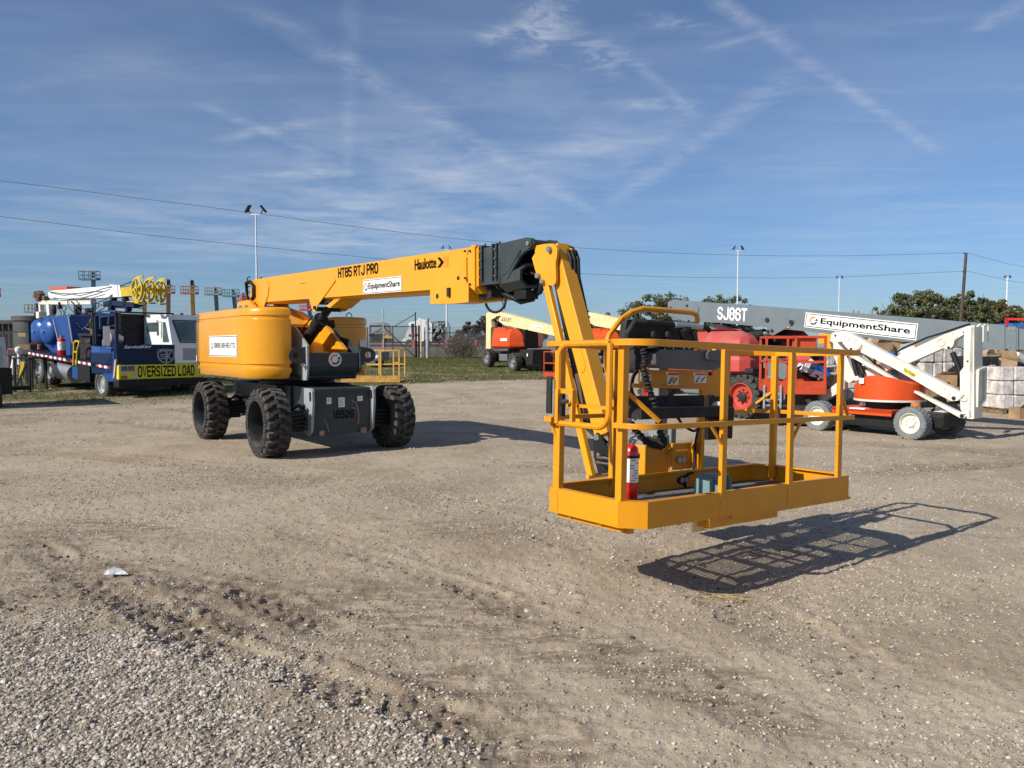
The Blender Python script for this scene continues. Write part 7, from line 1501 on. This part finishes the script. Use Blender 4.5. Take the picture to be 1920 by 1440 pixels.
stand(28, 54, 673, 712, 25, blk, 'black steel stand on the grass behind the blue truck'); stand(19, 38, 667, 708, 27, dgrey, 'rusty dark stand just right of the trailer at left')
o = MB().cyl(at(25, 702, 26), at(26, 668, 26), .12, 12, r2=.04).build('white_cone', white); tag(o, 'slim white cone beside the black stand', 'cone'); o = MB().beam(at(40, 708, 26), at(44, 678, 26), .12, .08).build('yellow_beam', yelk); tag(o, 'short yellow beam leaning in the black stand', 'beam')
o = MB().lathe([(.001, .12), (.1, .08), (.12, 0), (.1, -.08), (.05, -.14), (.05, -.5)], at(35, 656, 26), (0, 0, 1), 14).build('white_lamp', white); tag(o, 'white ball-headed fitting above the black stand', 'fitting')
# dark pickup body left of the platform stands and clutter along the fence at left
simple('dark_container', 'dark low container behind the rear wheels of the truck', 'container', 20, 62, 655, 690, 45, 2.4, mat('container_dark', (.045, .045, .05), .7, var=.4)); 
for k, (px0, px1, py, D) in enumerate(((300, 330, 640, 58), (600, 640, 655, 58))): pass
# ---------------- beyond the gate ----------------
wt = thing('white_rig_truck', 'white truck carrying machinery beyond the gate', 'truck', Matrix.Translation((at(800, 645, 95).x, 95, gz(95))))
def wq(px, py): p_ = at(px, py, 95); return Vector((p_.x-at(800, 645, 95).x, 0, p_.z-gz(95)))
def wpoly(name, pts, m_, y0, th): return MB().prism([wq(*p)+Vector((0, y0, 0)) for p in pts], (0, th, 0)).build(name, m_, wt, bevel=.04)
wpoly('cab', [(759, 642), (760, 632), (763, 620), (766, 617), (766, 605), (784, 600), (784, 596), (806, 602), (810, 608), (810, 643)], white, 0, 2.4)
wpoly('windows', [(771, 607), (776, 607), (776, 637), (772, 637)], blk, -.03, .02); wpoly('stripe', [(766, 627), (784, 626), (784, 630), (766, 631)], mat('stripe_maroon', (.3, .03, .05), .5), -.04, .02); wpoly('stripe', [(802, 614), (806, 614), (806, 618), (802, 618)], inkr, -.05, .02)
wpoly('engine', [(811, 602), (834, 602), (834, 642), (811, 642)], dgrey, .5, 1.5); wpoly('frame_side', [(834, 601), (838, 603), (842, 612), (842, 640), (835, 640)], lgrey, 0, 2); wpoly('housing', [(812, 602), (820, 602), (820, 616), (812, 616)], steel, .1, .5)
m_ = MB(); rs = random.Random(3)
for k in range(12): m_.tube([wq(812+rs.random()*24, 603+rs.random()*34), wq(812+rs.random()*24, 603+rs.random()*34)], .12, 6)
each(m_, 'pipe', lgrey, wt); wpoly('nose', [(752, 638), (758, 633), (762, 640), (762, 645), (750, 645)], cwhite, .5, 1.5)
for px in (768, 800, 830): treads(MB(), wq(px, 644), (0, -1, 0), .5, .4, 16).build('wheel', rub, wt)
yp = thing('yellow_pump', 'yellow and black pump unit beyond the gate', 'pump', Matrix.Translation((at(718, 642, 90).x, 90, gz(90))))
def yq(px, py): p_ = at(px, py, 90); return Vector((p_.x-at(718, 642, 90).x, 0, p_.z-gz(90)))
MB().prism([yq(*p) for p in ((696, 626), (716, 626), (716, 641), (696, 641))], (0, 2, 0)).build('housing', blk, yp, bevel=.03); m_ = MB()
for a0, b0 in (((718, 631), (723, 635)), ((722, 629), (729, 634)), ((728, 631), (735, 634))): m_.bb(yq(*a0)+Vector((0, -.1, 0)), yq(*b0)+Vector((0, .6, 0)))
m_.build('pump_body', mat('pump_yellow', (.75, .42, .02), .4), yp, bevel=.04); MB().bb(yq(716, 635), yq(737, 641)+Vector((0, 1, 0))).beam(yq(717, 626), yq(737, 626), .1, .1).beam(yq(737, 626), yq(737, 641), .1, .1).build('skid', blk, yp)
MB().tube([yq(692, 640), yq(692, 610)+Vector((0, .4, 0)), yq(694, 608.5)+Vector((0, .4, 0)), yq(722, 608.5)+Vector((0, .4, 0)), yq(727, 611)+Vector((0, .4, 0)), yq(728, 617)+Vector((0, .4, 0))], .22, 10).build('curved_pipe', steel, yp); MB().bb(yq(706, 620), yq(716, 626)+Vector((0, 1, 0))).bb(yq(722, 616), yq(731, 629)+Vector((0, 1, 0))).build('engine_block', mat('dull_tan', (.25, .2, .1), .6), yp)
sc = thing('screening_machine', 'dark grey screening machine with a white box beyond the fence', 'machine', Matrix.Translation((at(890, 646, 92).x, 92, gz(92))))
def sq(px, py): p_ = at(px, py, 92); return Vector((p_.x-at(890, 646, 92).x, 0, p_.z-gz(92)))
MB().prism([sq(*p) for p in ((864, 645), (870, 634), (905, 620), (910, 645))], (0, 1.6, 0)).build('hopper', dgrey, sc); MB().prism([sq(*p) for p in ((873, 616), (880, 611), (903, 610), (908, 620), (900, 622), (874, 618))], (0, 2, 0)).build('canopy', blkd, sc); MB().bb(sq(875, 618)+Vector((0, -.3, 0)), sq(884, 633)).build('control_box', white, sc); MB().bb(sq(885, 618), sq(900, 626)+Vector((0, .4, 0))).build('cover', lgrey, sc)
MB().beam(sq(862, 643)+Vector((0, -.3, 0)), sq(908, 624)+Vector((0, -.3, 0)), .5, .3).build('conveyor', lgrey, sc)
for k, px in enumerate((719, 776.5, 836, 893)):
    p_ = at(px, 649, 84); o = MB().lathe([(.001, at(px, 637, 84).z-p_.z), (.15, at(px, 637, 84).z-p_.z-.03), (.16, 0), (.17, -.15)], (0, 0, 0), (0, 0, 1), 14).build('bollard', mat('bollard_orange_red', (.55, .06, .03), .5)); o.location = p_
    tag(o, 'orange-red bollard along the far road, '+['leftmost, in front of the yellow pump', 'second, at the nose of the white truck', 'third, at the tail of the white truck', 'rightmost, in front of the screening machine'][k], 'bollard', 'bollards along the far road')
for nm, a0, b0, D, w_, m_, lb in (('pipe_rail', 697, 915, 86, .22, mat('rail_maroon', (.08, .028, .028), .7), 'long low maroon pipe rail along the far road'),):
    a_, b_ = at(a0-200, 642, D), at(b0+60, 642, D); o = MB().beam(a_, b_, w_, w_, (0, 0, 1)).beam(a_+Vector((0, 0, -.35)), b_+Vector((0, 0, -.35)), .3, .25, (0, 0, 1)).build(nm, m_); tag(o, lb, 'rail')
# ---------------- poles, wires, fence, trees ----------------
def floodlight(px, ytop, ybase_d, label, r=.07, heads=((-1, .45), (1, .45)), sc=1.0):
    p = at(px, ytop, ybase_d); z0 = gz(ybase_d); root = thing('light_pole', label, 'light pole', Matrix.Translation((p.x, p.y, z0)), 'floodlight poles around the yard')
    h = p.z-z0; k = sc
    MB().tube([(0, 0, 0), (0, 0, h*.5), (0, 0, h)], [r*1.5, r*1.15, r*.8], 10).build('pole', pole_w, root)
    MB().beam((-.35*k, 0, h), (.35*k, 0, h), .08*k, .08*k, (0, 0, 1)).build('crossbar', pole_w, root)
    for sg, t in heads:
        m_ = MB(); c = Vector((sg*.5*k, 0, h+.35*k)); M = Matrix.Rotation(sg*R(-38), 3, 'Y') @ Matrix.Rotation(R(20), 3, 'X')
        m_.box(c, (.10*k, .34*k, .55*k), M); m_.beam(Vector((sg*.3*k, 0, h)), c, .06*k, .06*k, (0, 1, 0))
        m_.build('lamp_head', blkd, root)
floodlight(479.5, 402, 60, 'tall pale pole with two tilted floodlight heads behind the yellow cowl', sc=1.2)
floodlight(837, 468, 81, 'floodlight pole whose heads rise just above the yellow main boom', sc=.75)
floodlight(1384, 470, 83, 'floodlight pole behind the grey boom, nearest its white number lettering', sc=.9)
floodlight(1574, 523, 115, 'small distant floodlight pole above the white sign on the grey boom', sc=.8)
floodlight(1889, 522, 110, 'floodlight pole at the far right in front of the trees', r=.12, sc=.75)
p = at(1811.5, 474, 80); z0 = gz(80)
root = thing('utility_pole', 'dark wooden utility pole carrying two wires at the right', 'utility pole', Matrix.Translation((p.x, p.y, z0)))
MB().tube([(-.5, 0, -.2), (.0, 0, p.z-z0)], [.19, .13], 12).build('pole', polewood, root)
MB().cyl((-.3, 0, p.z-z0-.08), (.0, 0, p.z-z0-.08), .04, 8).cyl((-.35, 0, p.z-z0-1.95), (0, 0, p.z-z0-1.95), .04, 8).build('insulator', dgrey, root)
def wire(pts, YA, YB, label, pxa, pxb):
    A = at(pxa, 600, YA); B = at(pxb, 600, YB); P_ = []
    for px, py in pts:   # plan position on the straight line A-B
        d = ray(px, 600); den = d.x*(B.y-A.y)-d.y*(B.x-A.x); t = (A.x*(B.y-A.y)-A.y*(B.x-A.x))/den
        Y = d.y*t; P_.append(at(px, py, Y))
    S = []
    for i in range(len(P_)-1):
        for k in range(6):
            t = k/6; a = P_[max(i-1, 0)]; b = P_[i]; c = P_[i+1]; d = P_[min(i+2, len(P_)-1)]
            S.append(.5*((2*b)+(c-a)*t+(2*a-5*b+4*c-d)*t*t+(3*b-a-3*c+d)*t**3))
    S.append(P_[-1]); o = MB().tube(S, .015, 6).build('power_line', mat('wire_grey', (.10, .11, .13), .6)); tag(o, label, 'wire', 'overhead wires')
wire([(-500, 285), (0, 339), (240, 369), (480, 400), (690, 428), (900, 452), (1090, 465), (1300, 476), (1550, 480), (1811, 474)], 45, 80, 'upper overhead wire sagging from the left edge across to the wooden pole', -500, 1811)
wire([(-500, 352), (0, 406), (240, 436), (480, 462), (690, 483), (900, 503), (1090, 513), (1300, 520), (1550, 520), (1811, 508)], 45, 80, 'lower overhead wire sagging from the left edge across to the wooden pole', -500, 1811)
wire([(1811, 474), (1870, 489), (1920, 500), (2200, 545)], 80, 95, 'upper wire running right from the wooden pole out of view', 1811, 2200)
wire([(1811, 508), (1870, 521), (1920, 531), (2200, 575)], 80, 95, 'lower wire running right from the wooden pole out of view', 1811, 2200)
# chain-link fence
def linkmat():
    m_ = bpy.data.materials.new('chain_link'); m_.use_nodes = True; T = NT(m_.node_tree); b = T.n['Principled BSDF']
    b.inputs['Base Color'].default_value = (.10, .105, .11, 1); b.inputs['Roughness'].default_value = .6
    co = T.node('ShaderNodeTexCoord').outputs['Object']; s_ = T.node('ShaderNodeSeparateXYZ'); T.put(s_.inputs[0], co)
    k = 0
    fs = []
    for sg in (1, -1):
        u = T.m('MULTIPLY', T.m('ADD', s_.outputs[0], T.m('MULTIPLY', s_.outputs[2], sg)), 11.0)
        fs.append(T.m('LESS_THAN', T.m('ABSOLUTE', T.m('SUBTRACT', T.m('FRACT', u), .5)), .085))
    f = T.m('MAXIMUM', fs[0], fs[1]); tr = T.node('ShaderNodeBsdfTransparent'); mx = T.node('ShaderNodeMixShader'); T.put(mx.inputs[0], f)
    T.l.new(tr.outputs[0], mx.inputs[1]); T.l.new(b.outputs[0], mx.inputs[2]); T.l.new(mx.outputs[0], T.n['Material Output'].inputs[0]); return m_
lk = linkmat()
def fence(name, pxa, pxb, Ya, Yb, ztop, n, label, cat, wires=True, thick=None, gate=False):
    A = at(pxa, 660, Ya); B = at(pxb, 660, Yb); A.z = B.z = 0; d = B-A; L = d.length; yaw = math.atan2(d.y, d.x); z0 = gz((Ya+Yb)/2)
    root = thing(name, label, cat, Matrix.Translation((A.x, A.y, z0)) @ Matrix.Rotation(yaw, 4, 'Z'))
    MB().add([(0, 0, .03), (L, 0, .03), (L, 0, ztop), (0, 0, ztop)], [(0, 1, 2, 3)]).build('mesh_panel', lk, root)
    MB().tube([(0, .01, ztop), (L, .01, ztop)], .035, 8).tube([(0, .01, .08), (L, .01, .08)], .02, 6).build('top_rail', dgrey, root)
    for i in range(n+1):
        h = ztop+(.45 if wires else .05)
        MB().cyl((L*i/n, .05, -.2), (L*i/n, .05, h), .04, 8).build('post', galv if i % 3 == 0 else dgrey, root)
    if wires:
        m_ = MB()
        for k in (.15, .30, .45): m_.tube([(0, .05, ztop+k), (L, .05, ztop+k)], .010, 4)
        m_.build('barbed_wire', dgrey, root)
    return root, L
fence('chain_link_fence', -400, 690, 56, 62, 2.1, 20, 'long chain-link fence running behind the blue truck', 'fence')
rt, L = fence('chain_link_gate', 692, 781, 62, 62, 2.55, 2, 'chain-link gate with diagonal braces between the yellow lift and the thick post', 'gate', wires=False)
MB().beam((0, -.04, 1.8), (L*.32, -.04, 2.5), .06, .06, (0, 1, 0)).beam((L*.32, -.04, 2.5), (L*.97, -.04, .1), .07, .07, (0, 1, 0)).build('brace', dgrey, rt)
MB().beam((L*.55, -.04, 2.6), (L*.98, -.04, 3.55), .05, .05, (0, 1, 0)).cyl((L*.98, 0, 0), (L*.98, 0, 3.7), .05, 8).beam((L*.86, 0, 3.72), (L*1.0, 0, 3.72), .05, .05).build('brace', dgrey, rt)
MB().cyl((L*.31, -.1, -1), (L*.31, -.1, 4.0), .05, 8).build('post', galv, rt)
fence('chain_link_fence', 796, 1120, 62, 62, 2.05, 8, 'chain-link fence panel run between thick post and orange lift', 'fence')
p = gr(796, 674); q = at(796, 595, p.y)
o = MB().cyl((p.x, 61.5, gz(61)), (p.x, 61.5, q.z), .15, 14).build('gate_post', galv); tag(o, 'thick round galvanised gate post beside the gate', 'post')
o = MB().bb((at(784, 670, 61.7).x, 61.6, gz(61)), (at(787.5, 670, 61.7).x, 61.8, at(785, 610, 61.7).z)).build('gate_post', dgrey); tag(o, 'thin dark square post just left of the thick gate post', 'post')
o = MB().bb((at(789, 670, 61.7).x, 61.4, gz(61)), (at(790.5, 670, 61.7).x, 61.6, at(790, 598, 61.5).z)).build('marker_post', cream); tag(o, 'slim cream marker post between the two gate posts', 'post')
# trees
bark = mat('bark', (.13, .105, .08), .9, var=.3)
lf1 = leafmat('oak_leaves', [(.06, .075, .035), (.105, .12, .055), (.155, .17, .075), (.24, .24, .12)])
lf2 = leafmat('autumn_leaves', [(.08, .08, .035), (.15, .125, .05), (.22, .175, .07), (.13, .14, .055)])
lf3 = leafmat('bare_brown_leaves', [(.09, .072, .055), (.14, .115, .085), (.18, .155, .115), (.20, .18, .13)])
def tree(px, D, ytop, wpx, label, lm=None, dens=1.0, sp=.0, leaf=.21, group='trees beyond the yard', base=None, gap=.45):
    top = at(px, ytop, D); z0 = gz(D) if base is None else base; H_ = top.z-z0; Wd = wpx*D/FPX/2
    root = thing('tree', label, 'tree', Matrix.Translation((top.x, D, z0)), group)
    rs = np.random.default_rng(int(px*7+D)); tb = MB(); tips = []
    tb.tube([(0, 0, -.3), (rs.normal(0, .1), 0, H_*.25), (rs.normal(0, .2), rs.normal(0, .2), H_*.5)], [H_*.035, H_*.026, H_*.018], 8)
    for k in range(12):
        a = rs.random()*6.28; rr_ = Wd*(.35+.55*rs.random()); z = H_*(.38+.55*rs.random()); e = Vector((math.cos(a)*rr_, math.sin(a)*rr_, z)); s0 = Vector((0, 0, H_*(.2+.3*rs.random())))
        m_ = s0.lerp(e, .5)+Vector((0, 0, -.06*H_)); tb.tube([s0, m_, e], [H_*.014, H_*.009, H_*.003], 5); tips.append(e)
    tb.build('trunk', bark, root)
    nc_ = int(105*dens); C_ = []
    for k in range(nc_):
        while True:
            u = rs.uniform(-1, 1, 3)
            if u@u < 1: break
        prof = (1-.25*max(0, u[2]))*(1+.22*math.sin(3*math.atan2(u[1], u[0])+px)+.12*math.sin(7*u[2]+px))
        c = np.array([u[0]*Wd*prof, u[1]*Wd*prof*.8, H_*(.58+.38*u[2])]); C_.append((c, (.055+.085*rs.random())*min(H_, Wd*2)*.85))
    V = []
    for c, rad in C_:
        n_ = int(115*(1-gap*rs.random()))
        d = rs.normal(0, 1, (n_, 3)); d /= np.linalg.norm(d, axis=1)[:, None]; p_ = c+d*rad*(rs.random((n_, 1))**.45)*np.array([1.15, 1.15, .85])
        nrm = rs.normal(0, 1, (n_, 3))+d*.8; nrm /= np.linalg.norm(nrm, axis=1)[:, None]; t1 = np.cross(nrm, rs.normal(0, 1, (n_, 3))); t1 /= np.linalg.norm(t1, axis=1)[:, None]; t2 = np.cross(nrm, t1)
        s_ = leaf*(.5+.8*rs.random((n_, 1)))
        V.append(np.stack([p_-t1*s_*.6, p_+t2*s_*.45, p_+t1*s_*.6, p_-t2*s_*.45], 1))
    V = np.concatenate(V).reshape(-1, 3); f = np.arange(len(V)).reshape(-1, 4)
    npmesh('crown', V, f, lm or lf1, root)
    return root
tree(1218, 75, 545, 92, 'leftmost sparse tree behind the console of the yellow basket', dens=.62, gap=.8)
tree(1268, 80, 546, 92, 'sparse tree just left of the rear end of the grey boom', dens=.7, gap=.8)
tree(1340, 95, 550, 72, 'dense tree left of the light pole behind the grey boom', dens=.9)
tree(1382, 98, 553, 80, 'dense tree right of the light pole above the grey boom', dens=.8)
tree(1690, 92, 541, 76, 'leftmost tree of the row above the long grey boom', lf1)
tree(1735, 90, 537, 84, 'tallest dark green tree left of the wooden pole')
tree(1785, 94, 545, 66, 'dark green tree touching the wooden pole from the left')
tree(1832, 92, 540, 66, 'dark green tree just right of the wooden pole')
tree(1868, 96, 556, 60, 'brownish autumn tree left of the far right light pole', lf2)
tree(1903, 98, 569, 56, 'smaller olive tree right of the far right light pole', lf2, dens=.8)
tree(1945, 90, 582, 60, 'low olive tree cut by the right edge of the view', lf2, dens=.7)
tree(1655, 110, 585, 26, 'tiny loose tree above the white sign', lf1, dens=.35)
tree(1094, 90, 572, 34, 'small tree seen just right of the hanging jib', lf1, dens=.5, leaf=.3)
tree(1140, 120, 583, 60, 'low brown wooded clump above the cream boom', lf3, dens=.7)
tree(905, 95, 590, 46, 'bare brown tree behind the cream boom elbow', lf3, dens=.7, leaf=.25, gap=.8)
tree(880, 92, 602, 44, 'low bare brown tree behind the screening machine', lf3, dens=.6, leaf=.22, gap=.85)
tree(985, 105, 604, 120, 'wide brown tree line seen under the cream boom', lf3, dens=1.0, leaf=.26)
tree(860, 88, 624, 40, 'low bare shrub tree right of the white truck', lf3, dens=.45, leaf=.2, gap=.85)
# leafless bush by the fence
p = gr(857, 676); root = thing('bush', 'leafless brown bush growing through the chain-link fence', 'bush', Matrix.Translation((p.x, 60.3, gz(60))))
mb = MB(); rs = np.random.default_rng(5)
for k in range(110):
    a = rs.random()*6.28; l = .8+1.3*rs.random(); x0 = rs.normal(0, .7); e = Vector((x0+math.cos(a)*l*.7, math.sin(a)*.5, l)); mb.tube([(x0*.6, 0, 0), (x0*.7+math.cos(a)*l*.25, 0, l*.5), e], [.022, .013, .005], 4)
    mb.tube([Vector((x0*.7+math.cos(a)*l*.25, 0, l*.5)), e+Vector((rs.normal(0, .4), 0, -.2))], [.012, .004], 4)
mb.build('branches', mat('dry_twigs', (.12, .09, .065), .9, var=.3), root)
rs = np.random.default_rng(6); n_ = 2500; P_ = np.stack([rs.normal(0, 1.1, n_), rs.normal(0, .3, n_), np.abs(rs.normal(.5, .5, n_))], -1); A_ = rs.normal(0, .05, (n_, 3)); B_ = rs.normal(0, .05, (n_, 3))
npmesh('dry_leaves', np.stack([P_, P_+A_, P_+B_], 1).reshape(-1, 3), np.arange(n_*3).reshape(-1, 3), lf3, root)
# scraps on the yard
p = gr(217, 1079); rs = np.random.default_rng(8); mb = MB()
n_ = 12; vs = [(p.x+.085*math.cos(6.28*k/n_)*(1+.25*rs.normal()), p.y+.045*math.sin(6.28*k/n_)*(1+.25*rs.normal()), float(gzh(np.array([p.x]), np.array([p.y]))[0])+.02+.012*rs.random()) for k in range(n_)]
vs2 = [(v[0]*1+(p.x-v[0])*.35, v[1]+(p.y-v[1])*.35, v[2]+.02+.01*rs.random()) for v in vs]
mb.add(vs+vs2, [(k, (k+1) % n_, n_+(k+1) % n_, n_+k) for k in range(n_)]+[tuple(range(n_, 2*n_))], 0, True)
o = mb.build('plastic_scrap', mat('crumpled_plastic', (.62, .64, .66), .25, var=.1, bump=.8, bscale=40)); tag(o, 'crumpled piece of pale plastic lying on the dirt at left', 'litter')
p = gr(1345, 1122); mb = MB(); rs = np.random.default_rng(9)
for k in range(40):
    a = rs.normal(0, .7); l = .05+.10*rs.random(); c = Vector((p.x+rs.normal(0, .08), p.y+rs.normal(0, .04), 0)); c.z = float(gzh(np.array([c.x]), np.array([c.y]))[0])+.012+.01*rs.random()
    mb.tube([c, c+Vector((math.cos(a)*l, math.sin(a)*l, .008*rs.normal()))], .0015, 4)
o = mb.build('straw', mat('dry_straw', (.45, .34, .18), .8)); tag(o, 'small tuft of dry straw beside the corner of the basket shadow', 'straw', kind='stuff')
